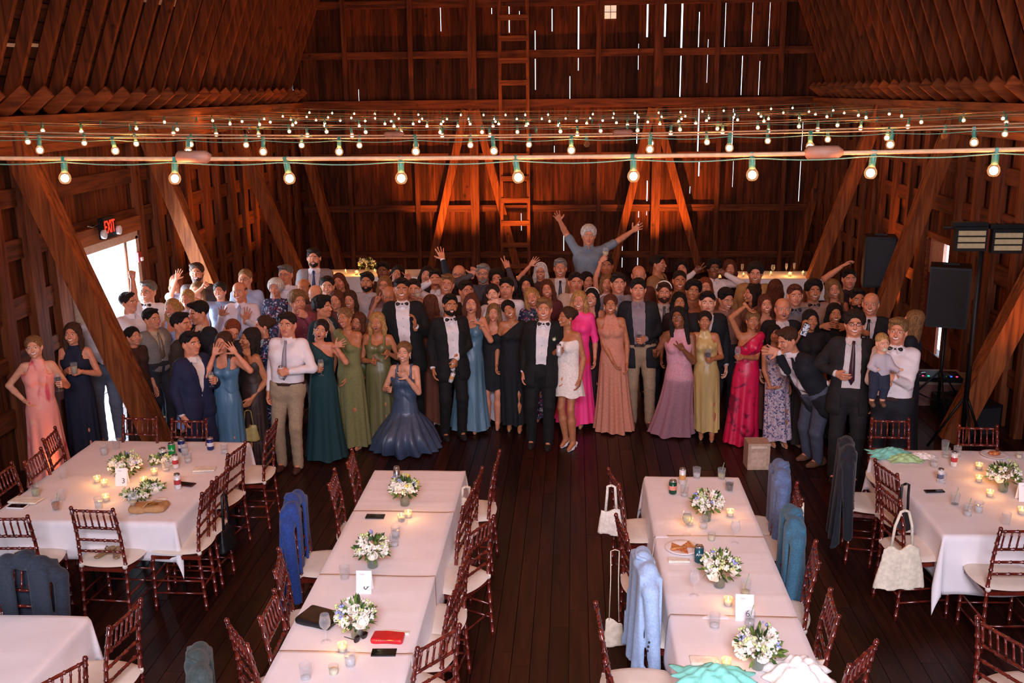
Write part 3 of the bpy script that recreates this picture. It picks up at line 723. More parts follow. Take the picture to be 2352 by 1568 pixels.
# ============================================================ THINGS ON THE TABLES
ZT_ = .758
mVase = glassmat('clear_glass', '#dfe6e2', '#fafcfa', .03, .3); mWater = mat('stem_water', '#6f7c48', .2, alpha=.8)
mGlassC = glassmat('drinking_glass', '#e6ecf0', '#fcfdfe', .03, .34)
mRose = mat('ivory_rose', '#f3ecdd', .6, var=.05, scale=40); mLeaf = mat('eucalyptus_leaf', '#4a6626', .55, var=.4, scale=20, col2='#6f8a3c'); mLeafD = mat('dark_leaf', '#2f4a22', .5, var=.3, scale=20)
mBlue = mat('delphinium_blue', '#8f97cf', .6, var=.15); mGrn = mat('green_blossom', '#c3cf8e', .6, var=.2); mYel = mat('yellow_sprig', '#d8c94a', .6)
mWax = mat('candle_wax', '#efe0c4', .5); mFlame = mat('candle_flame', '#ffc470', .5, emit='#ffb04a', estr=14); mFlame.cycles.emission_sampling = 'NONE'
def np_sph(c, r, n=6): 
    m = MB(); m.ball(c, r, n); return m
def rose_mb(m, c, R, r0, mi=0, seed=1):
    r = random.Random(seed); c = Vector(c)
    m.ball(c, r0*.55, 8, mi)
    for lay, (n, rad, ht, op) in enumerate(((4, .5, .55, .25), (5, .75, .35, .6), (6, 1.0, .1, 1.0))):
        for i in range(n):
            a = 2*PI*(i+.5*lay)/n+r.uniform(-.2, .2); d = Vector((math.cos(a), math.sin(a), 0)); t = Vector((-d.y, d.x, 0)); vs = []
            for u in range(4):
                for w in range(5):
                    s = (w-2)/2*.55; q = u/3
                    p = d*r0*rad*(.45+.55*q**(.6))*math.cos(s*.8)+t*r0*rad*math.sin(s)*1.2*(.4+.6*q)+Vector((0, 0, r0*(-.45+q*(.8+ht)-op*.35*q*q)))
                    vs.append(c+(R @ p))
            m.add(vs, [(u*5+w, u*5+w+1, (u+1)*5+w+1, (u+1)*5+w) for u in range(3) for w in range(4)], mi, True)
ROSES = []
def leaf(m, p, d, L, w, mi=0, r=None):
    d = Vector(d).normalized(); s = d.cross(Vector((r.uniform(-1, 1), r.uniform(-1, 1), r.uniform(-1, 1)))).normalized(); n = d.cross(s)
    p = Vector(p); vs = [p]
    for t, ww in ((.3, .8), (.65, .9), (1, 0)):
        q = p+d*L*t-n*L*.2*t*t
        if ww: vs += [q+s*w*ww*.5, q+n*w*.1, q-s*w*ww*.5]
        else: vs.append(q)
    m.add(vs, [(0, 2, 1), (0, 3, 2), (1, 2, 5, 4), (2, 3, 6, 5), (4, 5, 7), (5, 6, 7)], mi, True)
def bouquet(u, v, size, label, z=ZT_, seed=1, roses=5, blue=True, h=.13, yellow=False, low=False, X=None):
    h -= .03
    r = random.Random(seed); p = onZ(u, v, z) if X is None else Vector(X)
    o = empty('flower_arrangement', (p.x, p.y, z), 0, label, 'flowers', 'ivory rose centrepieces')
    if not low:
        MB().lathe([(.034, 0), (.038, .005), (.041, .10), (.045, h), (.043, h), (.037, .01)], n=16).build('vase', mVase, o)
        m = MB(); m.lathe([(.034, .006), (.037, h*.7)], n=12)
        for i in range(26):
            a = r.uniform(0, 6.3); m.tube([(.02*math.cos(a), .02*math.sin(a), .01), (-.02*math.cos(a+1), .02*math.sin(a), h), (.05*math.cos(a+2), .05*math.sin(a+2), h+.07)], .002, 5)
        m.build('stems', mLeafD, o)
    c0 = h+.045 if not low else .04; ell = (size, size, size*.72) if not low else (size*1.4, size*.6, size*.35)
    m = MB()
    for i in range(150 if not low else 90):
        a = r.uniform(0, 6.3); e = math.asin(r.uniform(-.55, 1)); d = Vector((math.cos(a)*math.cos(e), math.sin(a)*math.cos(e), math.sin(e)))
        q = Vector((d.x*ell[0], d.y*ell[1], c0+d.z*ell[2]))*1.0; q = Vector((q.x*r.uniform(.55, 1), q.y*r.uniform(.55, 1), max(.01, c0+(q.z-c0)*r.uniform(.55, 1))))
        leaf(m, q, d+Vector((0, 0, .2)), r.uniform(.035, .07), r.uniform(.014, .026), 0 if r.random() < .6 else 1, r)
    m.build('foliage', [mLeaf, mLeafD], o)
    def spot(kk=.9, lo=.05):
        a = r.uniform(PI, 2*PI) if r.random() < .7 else r.uniform(0, PI); e = math.asin(r.uniform(lo, .9)); d = Vector((math.cos(a)*math.cos(e), math.sin(a)*math.cos(e), math.sin(e)))
        return Vector((d.x*ell[0]*kk, d.y*ell[1]*kk, c0+d.z*ell[2]*kk)), d
    for i in range(roses):
        for _ in range(20):
            q, d = spot(.92, -.1)
            if all((q-w).length > .055 for w in ROSES[-i:] ) or i == 0: break
        ROSES.append(q); m = MB(); rose_mb(m, (0, 0, 0), Vector((0, 0, 1)).rotation_difference(d).to_matrix(), r.uniform(.036, .052)); m.build('rose', mRose, o, loc=q)
    for col, n, nm in ((mRose, 34, 'white_blossom'), (mGrn, 10, 'green_sprig'), (mBlue, 3 if blue else 0, 'blue_blossom'), (mYel, 6 if yellow else 0, 'yellow_sprig')):
        if not n: continue
        m = MB()
        for i in range(n):
            q, d = spot(1.0, 0)
            if nm != 'white_blossom': q = q+Vector((0, 0, r.uniform(0, .05)))
            for k in range(4): m.ball(q+(q-Vector((0, 0, c0)))*.06+Vector((r.uniform(-1, 1), r.uniform(-1, 1), r.uniform(-.5, 1.2)))*.014, r.uniform(.006, .011), 6)
        tag(m.build(nm, col, o), kind='stuff')
    return o
bouquet(930, 1160, .105, 'flower arrangement with yellow sprigs, farthest on the card five row', seed=2, roses=5, yellow=True)
bouquet(856, 1310, .105, 'flower arrangement right behind card five, second on that row', seed=3, roses=5, X=(onZ(856, 1302, ZT_)))
bouquet(820, 1462, .11, 'flower arrangement before card five, beside the wine glass', seed=4, roses=8)
bouquet(1622, 1195, .11, 'flower arrangement farthest on the card six row', seed=5, roses=6)
bouquet(1652, 1347, .115, 'flower arrangement in the middle of the card six row, behind card six', seed=6, roses=7)
bouquet(1740, 1535, .12, 'flower arrangement nearest on the card six row, with one big rose', seed=7, roses=8)
bouquet(2303, 1128, .11, 'flower arrangement on the candle-lit right table', seed=8, roses=5, blue=False)
bouquet(291, 1098, .12, 'flower arrangement standing behind card three', seed=9, roses=7, h=.1)
bouquet(372, 1068, .07, 'small low greenery posy behind the green can', seed=10, roses=2, blue=False, low=True)
bouquet(312, 1150, .075, 'low posy lying on the card three table, left one of two', seed=12, roses=3, blue=False, low=True)
bouquet(350, 1128, .06, 'low posy lying on the card three table, right one of two', seed=13, roses=2, blue=False, low=True)
# ---- candles
def votive(u, v, label, lit=True, z=ZT_, Yp=None):
    p = onZ(u, v, z) if Yp is None else onY(u, v, Yp); z = z if Yp is None else p.z
    o = empty('votive_candle', (p.x, p.y, z), 0, label, 'candle', 'votive candles')
    MB().lathe([(.024, 0), (.027, .004), (.031, .058), (.029, .058), (.025, .008)], n=14).build('glass_cup', mVase, o)
    MB().lathe([(.022, .006), (.026, .034), (.002, .036)], n=12).build('wax', mWax, o)
    if lit:
        MB().lathe([(.001, .036), (.0055, .046), (.004, .056), (.0008, .068)], n=8).build('flame', mFlame, o)
        l = bpy.data.lights.new('flame_light', 'POINT'); l.energy = .6; l.color = (1, .40, .11); l.shadow_soft_size = .02
        q = bpy.data.objects.new('flame_light', l); q.location = (0, 0, .075); q.parent = o; COL.objects.link(q)
for u, v, t in ((240, 1116, 'candle left of card three'), (224, 1107, 'faint small candle farthest left of card three'), (244, 1150, 'candle nearest to the viewer on the card three table'), (355, 1090, 'candle behind the tall white cans, on the card three table'), (331, 1110, 'candle just right of card three'),
                (922, 1196, 'candle left one of the pair behind the middle vase of the card five row'), (938, 1188, 'candle right one of the pair behind the middle vase of the card five row'), (787, 1496, 'candle before the sunglasses and red clutch'),
                (1672, 1390, 'candle left of card six'), (1584, 1205, 'candle by the wine glass left of the farthest card six row flowers'), (1677, 1185, 'candle right of the farthest card six row flowers'), (1668, 1532, 'candle hidden low by the nearest card six row flowers'),
                (2248, 1077, 'candle farthest of three on the right table'), (2248, 1106, 'candle middle of three on the right table'), (2273, 1140, 'candle nearest of three on the right table'), (2346, 1180, 'candle cut by the right edge')):
    votive(u, v, 'lit '+t)
votive(767, 1548, 'unlit votive candle at the near end of the card five row', False); votive(1634, 1240, 'unlit votive candle beside the glasses on the card six row', False); votive(2340, 1052, 'unlit votive candle at the far end of the right table', False)
# ---- glasses
mIce = mat('ice_water', '#e9eef0', .1, alpha=.45); mAmb = mat('amber_drink', '#b5651d', .1, alpha=.8); mLime = mat('pale_lime_drink', '#b9b98a', .15, alpha=.75); mCola = mat('dark_drink', '#3a120c', .1); mRed = mat('red_wine', '#3b0610', .08); mWhite = mat('white_wine', '#d9c98c', .1, alpha=.6); mStraw = mat('green_straw', '#7ea57c', .5)
def tumbler(u, v, label, liq=None, lvl=.5, straw=False, h=.10, z=ZT_, P=None):
    p = onZ(u, v, z) if P is None else Vector(P); o = empty('tumbler_glass', (p.x, p.y, p.z if P is not None else z), 0, label, 'glass', 'drinking glasses')
    MB().lathe([(.028, 0), (.030, .004), (.036, h), (.034, h), (.028, .012), (.001, .011)], n=16, cap=False).build('glass', mGlassC, o)
    if liq: MB().lathe([(.026, .013), (.028+.006*lvl, h*lvl), (.001, h*lvl)], n=14).build('drink', liq, o)
    if straw: MB().tube([(-.012, 0, .015), (.02, .01, h+.05)], .0028, 6).build('straw', mStraw, o)
    return o
def stemglass_mesh(mbg, kind='wine'):
    if kind == 'wine': prof = [(.034, 0), (.033, .003), (.005, .008), (.0035, .075), (.012, .085), (.034, .115), (.037, .14), (.028, .19), (.0265, .19), (.035, .14), (.032, .116), (.008, .087)]
    else: prof = [(.03, 0), (.029, .003), (.005, .007), (.003, .085), (.010, .095), (.021, .125), (.024, .165), (.021, .205), (.02, .205), (.022, .165), (.019, .126), (.006, .097)]
    return mbg.lathe(prof, n=18, cap=False)
def wineglass(u, v, label, liq=None, z=ZT_, P=None, R=None, parent=None, kind='wine', sc=1.0, lvl=.14):
    p = onZ(u, v, z) if P is None else Vector(P); o = empty('wine_glass', (p.x, p.y, p.z if P is not None else z), 0, label, 'wine glass', 'stemmed glasses'); o.scale = (sc,)*3
    stemglass_mesh(MB(), kind).build('glass', mGlassC, o)
    if liq: MB().lathe([(.006, .089), (.031 if kind == 'wine' else .018, .116 if kind == 'wine' else .126), (.034 if kind == 'wine' else .02, lvl), (.001, lvl)], n=14).build('wine', liq, o)
    if R is not None: o.rotation_euler = R
    return o
for a in ((83, 1140, 'tumbler of pale lime drink at the left of the card three table', mLime, .7, True), (130, 1172, 'tumbler of amber drink with a straw near the left edge', mAmb, .7, True), (141, 1150, 'empty tumbler beside the amber drink', None), (228, 1168, 'tumbler of water behind the sandal chair', mIce, .6),
          (146, 1100, 'small empty tumbler at the left side of the card three table', None), (425, 1045, 'iced tumbler between the cans on the card three table', mIce, .7), (432, 1062, 'tumbler before the iced one on the card three table', mIce, .4), (516, 1042, 'tumbler at the far right corner of the card three table', mIce, .4), (268, 1030, 'low footed glass at the far end of the card three table', None), (240, 1045, 'tall iced glass at the far left of the card three table', mIce, .7), (382, 1082, 'tumbler with a lipstick-red drop beside the white cans', mIce, .3),
          (928, 1205, 'tumbler beside the pair of candles on the card five row', None), (909, 1236, 'tumbler of ice right of the middle vase on the card five row', mIce, .6), (906, 1255, 'tumbler next to the middle vase on the card five row', mIce, .3), (805, 1530, 'tumbler of water beside the candle near the red clutch', mIce, .6), (703, 1560, 'tumbler at the bottom edge of the card five row', mIce, .2), (792, 1330, 'tumbler just left of card five', None),
          (1600, 1098, 'tumbler of ice at the far end of the card six row', mIce, .5), (1657, 1100, 'tumbler with a wooden stirrer at the far right of the card six row', mLime, .5, True), (1675, 1128, 'tumbler of dark cola at the far right of the card six row', mCola, .75), (1572, 1140, 'tumbler with a pink straw behind the farthest card six row flowers', mIce, .3, True), (1615, 1215, 'short tumbler in the middle of the card six row', mIce, .5), (1712, 1365, 'tumbler behind card six', mLime, .3, True), (1722, 1440, 'water tumbler right before card six', mIce, .5, True), (1641, 1442, 'short ice tumbler left of card six', mIce, .3),
          (2132-25, 1165, 'x', None)):
    if a[2] != 'x': tumbler(*a[:3], *(a[3:]))
for a in ((2170, 1035, 'farthest empty tumbler at the far end of the right table', None), (2172, 1052, 'tumbler with straw at the far end of the right table', mIce, .3, True), (2145, 1073, 'tumbler left of the tall can on the right table', mIce, .5), (2198, 1048, 'tumbler by the far candles on the right table', mIce, .4), (2193, 1160, 'tumbler with a last sip of pink drink on the right table', mRed, .15, True), (2222, 1185, 'tumbler with a green straw on the right table', mIce, .4, True), (2247, 1178, 'short tumbler of ice water on the right table', mIce, .6), (2310, 1205, 'tumbler by the number card of the right table', None), (2163, 1110, 'tumbler under the small striped can on the right table', mIce, .3)):
    tumbler(*a[:3], *(a[3:]))
wineglass(749, 1474, 'empty wine glass left of the flowers before card five')
wineglass(1594, 1368, 'empty wine glass left of the middle flowers of the card six row'); wineglass(1577, 1228, 'wine glass of white wine near the pizza plate', mWhite, lvl=.165); wineglass(1688, 1248, 'empty wine glass right of the unlit candle on the card six row'); wineglass(308, 1182, 'wine glass with a pale sip beside the tan handbag', mWhite, lvl=.12)
# ---- cans
mAlu = mat('can_aluminium', '#b9bcc0', .25, .9)
def fontobj(txt, size, m, parent, loc, rot, ext=.0006, align='CENTER', name='lettering'):
    c = bpy.data.curves.new(name, 'FONT'); c.body = txt; c.size = size; c.extrude = ext; c.align_x = align; c.align_y = 'CENTER'; c.resolution_u = 3
    t = bpy.data.objects.new('tmp', c); COL.objects.link(t); bpy.context.view_layer.update()
    me = bpy.data.meshes.new_from_object(t.evaluated_get(bpy.context.evaluated_depsgraph_get())); bpy.data.objects.remove(t); me.materials.clear(); me.materials.append(m)
    o = bpy.data.objects.new(name, me); o.location = loc; o.rotation_euler = rot; o.parent = parent; COL.objects.link(o); return o
mInkW = mat('white_print', '#f2f2ee', .5); mInkD = mat('black_print', '#16161a', .5)
def can(u, v, label, body, band=None, h=.122, r=.033, txt=None, P=None, z=ZT_, rot=None, tcol=None):
    p = onZ(u, v, z) if P is None else Vector(P); o = empty('drink_can', (p.x, p.y, p.z), 0, label, 'drink can', 'drink cans')
    MB().lathe([(r*.75, 0), (r, .008), (r, h-.012)], n=18).build('body', body, o)
    MB().lathe([(r, h-.012), (r*.84, h), (r*.80, h), (r*.78, h-.004), (.001, h-.004)], n=18).box((0, -.004, h-.002), (.012, .02, .002)).build('lid', mAlu, o)
    if band: MB().lathe([(r*1.01, h*.32), (r*1.01, h*.62)], n=18, cap=False).build('label_band', band, o)
    if txt: fontobj(txt, h*.22, tcol or mInkW, o, (0, -r-.0012, h*.55), (PI/2, 0, 0))
    if rot: o.rotation_euler = rot
    return o
mGreenC = mat('green_can', '#159a48', .3, .3); mWhiteC = mat('white_can', '#dcdcdc', .35, .2); mNavyC = mat('navy_can', '#1d2b66', .3, .3); mDkGr = mat('dark_green_can', '#0f4a36', .3, .3); mTealC = mat('teal_can', '#1f5560', .3, .3); mRedB = mat('red_band', '#a83038', .4); mGoldB = mat('tan_band', '#d09a5c', .4); mPinkB = mat('pink_emblem', '#d98a7a', .4)
can(396, 1048, 'bright green tall can with white lettering on the card three table', mGreenC, txt='Sprite', h=.135); can(375, 1052, 'white can left of the green can', mWhiteC, mNavyC, h=.105)
can(418, 1036, 'dark blue can right behind the green can', mNavyC, mWhiteC); can(484, 1032, 'dark blue can alone near the far right of the card three table', mNavyC, mWhiteC)
can(404, 1074, 'white slim can just before the green can', mWhiteC, mRedB, r=.028, h=.13); can(409, 1122, 'white slim can with red foot by the dark red phone', mWhiteC, mRedB, r=.029, h=.14)
can(912, 1108, 'silver slim can at the far end of the card five row', mAlu, r=.028, h=.15); can(1567, 1112, 'white slim can at the far end of the card six row', mWhiteC, mGoldB, r=.028, h=.15)
can(1545, 1133, 'dark green can with a pink emblem on the card six row', mDkGr, mPinkB); can(1605, 1290, 'dark teal can beside the plate of pizza', mTealC, None, h=.13, txt='Arts', tcol=mInkW); can(2159, 1108, 'slim can with dark stripes on the right table', mWhiteC, mNavyC, r=.027, h=.13); can(2190, 1070, 'tall white can with a red dot at the far end of the right table', mWhiteC, mRedB, r=.028, h=.14)
# ---- number cards
mCard = mat('card_stock', '#f1eeee', .6, var=.01)
def card(u, v, num, label, rz=0, sideways=False, w=.10, h=.155):
    p = onZ(u, v, ZT_); o = empty('table_number_card', (p.x, p.y, ZT_), rz, label, 'table number card', 'table number cards')
    t = math.radians(14)
    for s in (-1, 1): MB().box((0, s*.5*h*math.sin(t), h/2*math.cos(t)), (w, .0016, h), Matrix.Rotation(s*t, 3, 'X')).build('panel', mCard, o)
    nx = (0, -h*math.sin(t)*.72-.0035, h*.30)
    fontobj(num, .062, mInkD, o, (.02, -h*math.sin(t)*(1-.28)-.003, h*.27), (PI/2-t, PI/2 if sideways else 0, 0), .0003, name='number')
    fontobj('TABLE', .012, mat('grey_print', '#9a9a9a', .6), o, (-.012, -h*math.sin(t)*(1-.86)-.003, h*.82), (PI/2-t, 0, 0), .0003, name='small_print')
    return o
card(282, 1112, '3', 'white number card three on the left table', .1); card(838, 1358, '5', 'white number card five on the centre left row', 0, True, w=.105, h=.16); card(1708, 1418, '6', 'white number card six on the centre right row', -.05, w=.115, h=.17); card(2350, 1148, '8', 'number card at the right edge of the picture', 0)
# ---- phones, bags, napkins, plates
mPhone = mat('phone_glass', '#0d0d10', .12, spec=.7)
def phone(u, v, rz, label, col=None, sz=(.075, .15), z=ZT_, tray=None):
    p = onZ(u, v, z); o = empty('phone', (p.x, p.y, z+.001), rz, label, 'phone', 'phones')
    MB().box((0, 0, .005), (sz[0], sz[1], .009)).build('case', col or mPhone, o); MB().box((0, 0, .0102), (sz[0]*.9, sz[1]*.94, .0012)).build('screen', mPhone, o)
phone(882, 1500, PI/2+.05, 'black phone lying before the red clutch'); phone(862, 1187, PI/2, 'dark phone behind the middle flowers of the card five row'); phone(428, 1113, PI/2-.2, 'dark red phone beside the white slim can', mat('dark_red_case', '#541020', .3)); phone(40, 1164, PI/2-.05, 'black phone lying at the left edge of the card three table', mCard); phone(2146, 1129, PI/2+.1, 'dark sunglasses case on the right table', mat('case_black', '#101214', .4), (.05, .16))
def softbox(name, c, dims, m, label, cat, rz=0, res=.008, group=None, bulge=.3, wr=.004, sd=1, rx=0):
    """soft-cornered stuffed shape (bags, cushions, folded cloth)"""
    F_ = Field(); a, b, cc = [d/2 for d in dims]; rr = min(dims)*.42
    ph = sd*1.7
    def f(X, Y, Z):
        qx = np.maximum(np.abs(X)-a+rr, 0); qy = np.maximum(np.abs(Y)-b+rr, 0); qz = np.maximum(np.abs(Z)-cc+rr, 0)
        return np.sqrt(qx**2+qy**2+qz**2)-rr+wr*np.sin(X*38+ph+8*Z)*np.cos(Y*31+ph)+wr*.6*np.sin(Z*44+X*20)
    F_.fn(f, (-a, -b, -cc), (a, b, cc), k=.001); V, F2 = F_.mesh(res)
    o = np_obj(name, V, F2, m); o.location = c; o.rotation_euler = (rx, 0, rz)
    return tag(o, label, cat, group)
mRedL = mat('red_leather', '#c01622', .4, bump=.1, bscale=200); mTanL = mat('tan_suede', '#b08354', .8); mBlkL = mat('black_leather', '#121214', .4); mGoldM = mat('gold_metal', '#caa24a', .25, .9); mNap = mat('napkin_cream', '#e6ddcc', .8, bump=.3, bscale=20)
p = onZ(892, 1470, ZT_)
clu = empty('clutch_bag', (p.x, p.y, ZT_+.02), -.03, 'red leather clutch bag on the near end of the card five row', 'bag')
def soft_child(name, dims, m, parent, loc=(0, 0, 0), rz=0, res=.006, wr=.002, rx=0, sd=1):
    o = softbox(name, loc, dims, m, None, None, rz, res, None, .3, wr, sd, rx); o.parent = parent; return o
soft_child('pouch', (.20, .115, .036), mRedL, clu)
MB().tube([(-.095, -.052, .012), (.095, -.052, .012)], .0022, 6).ball((-.06, -.062, .012), .006, 6).build('zip', mGoldM, clu)
p = onZ(342, 1172, ZT_); tb = empty('handbag', (p.x, p.y, ZT_+.03), .12, 'tan suede handbag lying open on the near right of the card three table', 'bag')
soft_child('pouch', (.30, .15, .055), mTanL, tb, wr=.005); MB().tube([(-.03, -.07, .02), (.0, -.02, .045), (.05, .03, .045), (.10, .06, .03), (.16, .05, .0)], .006, 7).build('strap', mTanL, tb); MB().box((.04, -.02, .034), (.09, .03, .004)).build('clasp', mGoldM, tb)
softbox('black_bag', onZ(735, 1418, ZT_+.022), (.26, .20, .045), mBlkL, 'flat black bag under the edge of card five row flowers', 'bag', -.35, group=None, wr=.004)
sg = onZ(829, 1470, ZT_); s_ = empty('sunglasses', (sg.x, sg.y, ZT_), .9, 'black sunglasses between the flowers and the red clutch', 'sunglasses')
for s in (-1, 1): MB().lathe([(.024, -.002), (.027, 0), (.024, .002)], (s*.03, 0, .022), 12, R=Matrix.Rotation(PI/2, 3, 'X')).build('lens', mPhone, s_); MB().tube([(s*.056, 0, .03), (s*.05, .1, .008)], .003, 6).build('temple_arm', mPhone, s_)
MB().tube([(-.008, 0, .03), (.008, 0, .03)], .003, 6).build('bridge', mPhone, s_)
k = 0
for u, v, dx, dy, rz, t in ((470, 1077, .20, .11, .1, 'folded cream napkin on the right of the card three table'), (60, 1148, .26, .14, -.1, 'crumpled cream napkin near the left edge'), (1618, 1516, .17, .09, 0, 'folded cream napkin near the pale blue jacket'), (1560, 1286, .16, .07, 0, 'small folded napkin under the pizza plate'), (372, 1145, .09, .05, .2, 'tiny pale napkin by the tan handbag'), (905, 1452, .2, .05, 0, 'striped paper strip behind the red clutch')):
    softbox('napkin', onZ(u, v, ZT_+.008), (dx, dy, .016), mNap, t, 'napkin', rz, .007, 'cloth napkins', wr=.0025, sd=k); k += 1
def crumple(u, v, dims, m, label, cat, sd, z=ZT_, P=None, name='napkin'):
    r = random.Random(sd); n = 26; vs = []
    for j in range(n):
        for i in range(n):
            a, b = -1+2*i/(n-1), -1+2*j/(n-1); e = max(abs(a), abs(b))
            q = math.hypot(a, b); hgt = (1-min(1, q)**2)*.8+.35*abs(math.sin(a*6+sd+b*3))*(1-e*.6)+.2*abs(math.sin(b*9-a*4+sd))*(1-e)
            wob = 1-.22*math.sin(math.atan2(b, a)*5+sd)**2
            vs.append((a*dims[0]/2*wob, b*dims[1]/2*wob, hgt*dims[2]*(.5)+.002))
    mm = MB(); mm.add(vs, [(j*n+i, j*n+i+1, (j+1)*n+i+1, (j+1)*n+i) for j in range(n-1) for i in range(n-1)], 0, True)
    o = mm.build(name, m); md = o.modifiers.new('thick', 'SOLIDIFY'); md.thickness = .003
    o.location = onZ(u, v, z) if P is None else P; return tag(o, label, cat, None)
mMint = mat('mint_cloth', '#7fd0bf', .7, var=.08, bump=.2, bscale=15); mLimeC = mat('pale_green_cloth', '#a9cf92', .7); mLin = mat('white_crumpled_linen', '#efe9e2', .75)
crumple(2046, 1045, (.42, .26, .12), mMint, 'crumpled mint napkin at the far left corner of the right table', 'napkin', 1); crumple(2078, 1055, (.34, .2, .09), mLimeC, 'crumpled pale green napkin beside the mint one', 'napkin', 2); crumple(2118, 1050, (.26, .16, .08), mLin, 'crumpled white napkin right of the pale green one', 'napkin', 3)
crumple(1640, 1562, (.5, .28, .16), mMint, 'crumpled mint napkin at the bottom edge of the card six row', 'napkin', 4); crumple(1830, 1552, (.42, .34, .2), mLin, 'crumpled white shawl at the bottom of the card six row', 'shawl', 5, name='shawl')
# pizza plate
p = onZ(1567, 1262, ZT_); pl = empty('plate', (p.x, p.y, ZT_), 0, 'pale plate with pizza on the left of the card six row', 'plate')
MB().lathe([(.06, .002), (.10, .012), (.128, .02), (.126, .023), (.09, .014), (.001, .010)], n=24).build('dish', mCard, pl)
mPz = mat('pizza_cheese', '#d99a5a', .5, scale=60, col2='#a8402a'); mp_ = MB()
for i, (x, y, a) in enumerate(((-.05, 0, .3), (.04, .02, 2.0), (.0, -.05, 3.6))):
    R = Matrix.Rotation(a, 3, 'Z'); vs = [R @ Vector(q)+Vector((x, y, .018)) for q in ((-.045, -.05, 0), (.045, -.05, 0), (.05, -.035, .012), (-.05, -.035, .012), (0, .07, 0), (0, .07, .008))]
    o = empty('pizza_slice', (p.x, p.y, ZT_), 0, 'slice of pizza, %s one on the pale plate' % ('left', 'right', 'nearest')[i], 'pizza slice'); m = MB(); m.add(vs, [(0, 4, 1), (3, 2, 5), (0, 1, 2, 3), (1, 4, 5, 2), (4, 0, 3, 5)]); m.build('topping', mPz, o); MB().tube([vs[3]-Vector((0, 0, .004)), vs[2]-Vector((0, 0, .004))], .009, 7).build('crust', mat('pizza_crust', '#c08a50', .7), o)
p = onZ(2230, 1045, ZT_); pl = empty('plate', (p.x+.2, p.y-.02, ZT_), 0, 'plate of leftovers at the far end of the right table', 'plate'); MB().lathe([(.06, .002), (.10, .012), (.12, .02), (.118, .023), (.09, .014), (.001, .010)], n=24).build('dish', mCard, pl); MB().ball((0, 0, .03), .05, 8, sc=(1.2, .8, .4)).build('leftovers', mPz, pl)
# gold sandals on the chair seat
mGold = mat('champagne_leather', '#9b7f5a', .35, .5)
for i, (dx, t) in enumerate(((-.05, 'left'), (.05, 'right'))):
    c = ch['sandal'].location; o = empty('sandal', (c.x+dx, c.y-.06, .545), .3*(1 if i else -1), t+' gold sandal lying on the chair seat before card three', 'shoe', 'pair of gold sandals')
    F_ = Field(); F_.cap((0, -.09, .012), (0, .07, .012), .026, .034, k=.01); F_.fn(lambda X, Y, Z: Z-.02-.02*np.maximum(0, -Y/.1), (-.06, -.14, 0), (.06, .12, .06), k=.004, op=-1) if False else None
    V, Q = F_.mesh(.008); V[:, 2] *= .5; np_obj('sole', V, Q, mGold, o); MB().tube([(-.03, .03, .015), (0, .02, .05), (.03, .03, .015)], .005, 6).build('strap', mGold, o)
    MB().tube([(0, -.095, .01), (0, -.10, -.0)], .008, 6).build('heel', mGold, o)
# ============================================================ JACKETS AND BAGS ON CHAIRS
def fabric(name, col, col2=None, sc=60, **k): return mat(name, col, .85, bump=.25, bscale=22, scale=sc, sheen=.1, col2=col2, **k)
def jacket(chn, m, label, L=.62, coat=False, sd=1):
    o = ch[chn]; Mw = Matrix.Translation(o.location) @ Matrix.Rotation(o.rotation_euler.z, 4, 'Z'); F_ = Field(); r = random.Random(sd)
    top = 1.055; yb = -.25
    F_.cap((-.13, yb, top-.03), (.13, yb, top-.03), .045, .045, k=.03)
    F_.cap((0, yb-.02, top), (0, yb-.02, top-.03), .05, .06, k=.04)
    for s in (-1, 1):
        F_.cap((s*.12, yb, top-.04), (s*.235, yb-.01, top-.12), .05, .055, k=.04)
        F_.cap((s*.245, yb-.01, top-.13), (s*.25, yb+.03, top-.13-L*.75), .05, .04, k=.02)
    zb = top-L-.05
    def slab(X, Y, Z):
        w = .20+.05*(top-Z)/L; yy = yb-.055-.03*np.sin(X*30+sd)*(top-Z)/L-.02*(top-Z)
        return np.maximum(np.maximum(np.abs(X)-w, np.abs(Y-yy)-.016), np.maximum(Z-(top-.03), zb-Z+.02*np.sin(X*14+sd)))
    F_.fn(slab, (-.29, yb-.15, zb-.03), (.29, yb+.02, top), k=.03)
    def front(X, Y, Z):
        w = .20; yy = yb+.055+.01*np.sin(X*25+sd)
        return np.maximum(np.maximum(np.maximum(np.abs(X)-w, .05-np.abs(X)), np.abs(Y-yy)-.012), np.maximum(Z-(top-.05), .52-Z))
    F_.fn(front, (-.26, yb, .5), (.26, yb+.12, top), k=.03)
    V, Q = F_.mesh(.013)
    j = empty('suit_jacket', o.location, o.rotation_euler.z, label, 'jacket', 'jackets hung over chair backs')
    np_obj('cloth', V, Q, m, j)
    MB().tube([(-.075, yb+.05, top-.03), (-.065, yb-.02, top+.015), (-.035, yb-.06, top+.02), (.035, yb-.06, top+.02), (.065, yb-.02, top+.015), (.075, yb+.05, top-.03)], .013, 8).build('collar', m, j)
    for k in range(3): MB().ball((.29, yb-.02-.005*k, top-.55-.03*k+.1), .008, 6).build('sleeve_button', mBlkL, j)
    return j
jacket('a3', fabric('royal_blue_wool', '#1d3f86', '#16306c'), 'royal blue suit jacket draped over a chair left of the card five row', .78, sd=2)
jacket('d3', fabric('pale_blue_linen', '#a5bedd', '#93aed0'), 'pale blue linen jacket draped over a chair left of the card six row', .72, sd=3)
jacket('e1', fabric('grey_blue_wool', '#5f7398', '#4d6187'), 'grey blue jacket draped over the farther chair right of the card six row', .66, sd=4)
jacket('e3', fabric('teal_tweed', '#3d6f86', '#275168', 160), 'teal checked tweed jacket draped over the nearer chair right of the card six row', .72, sd=5)
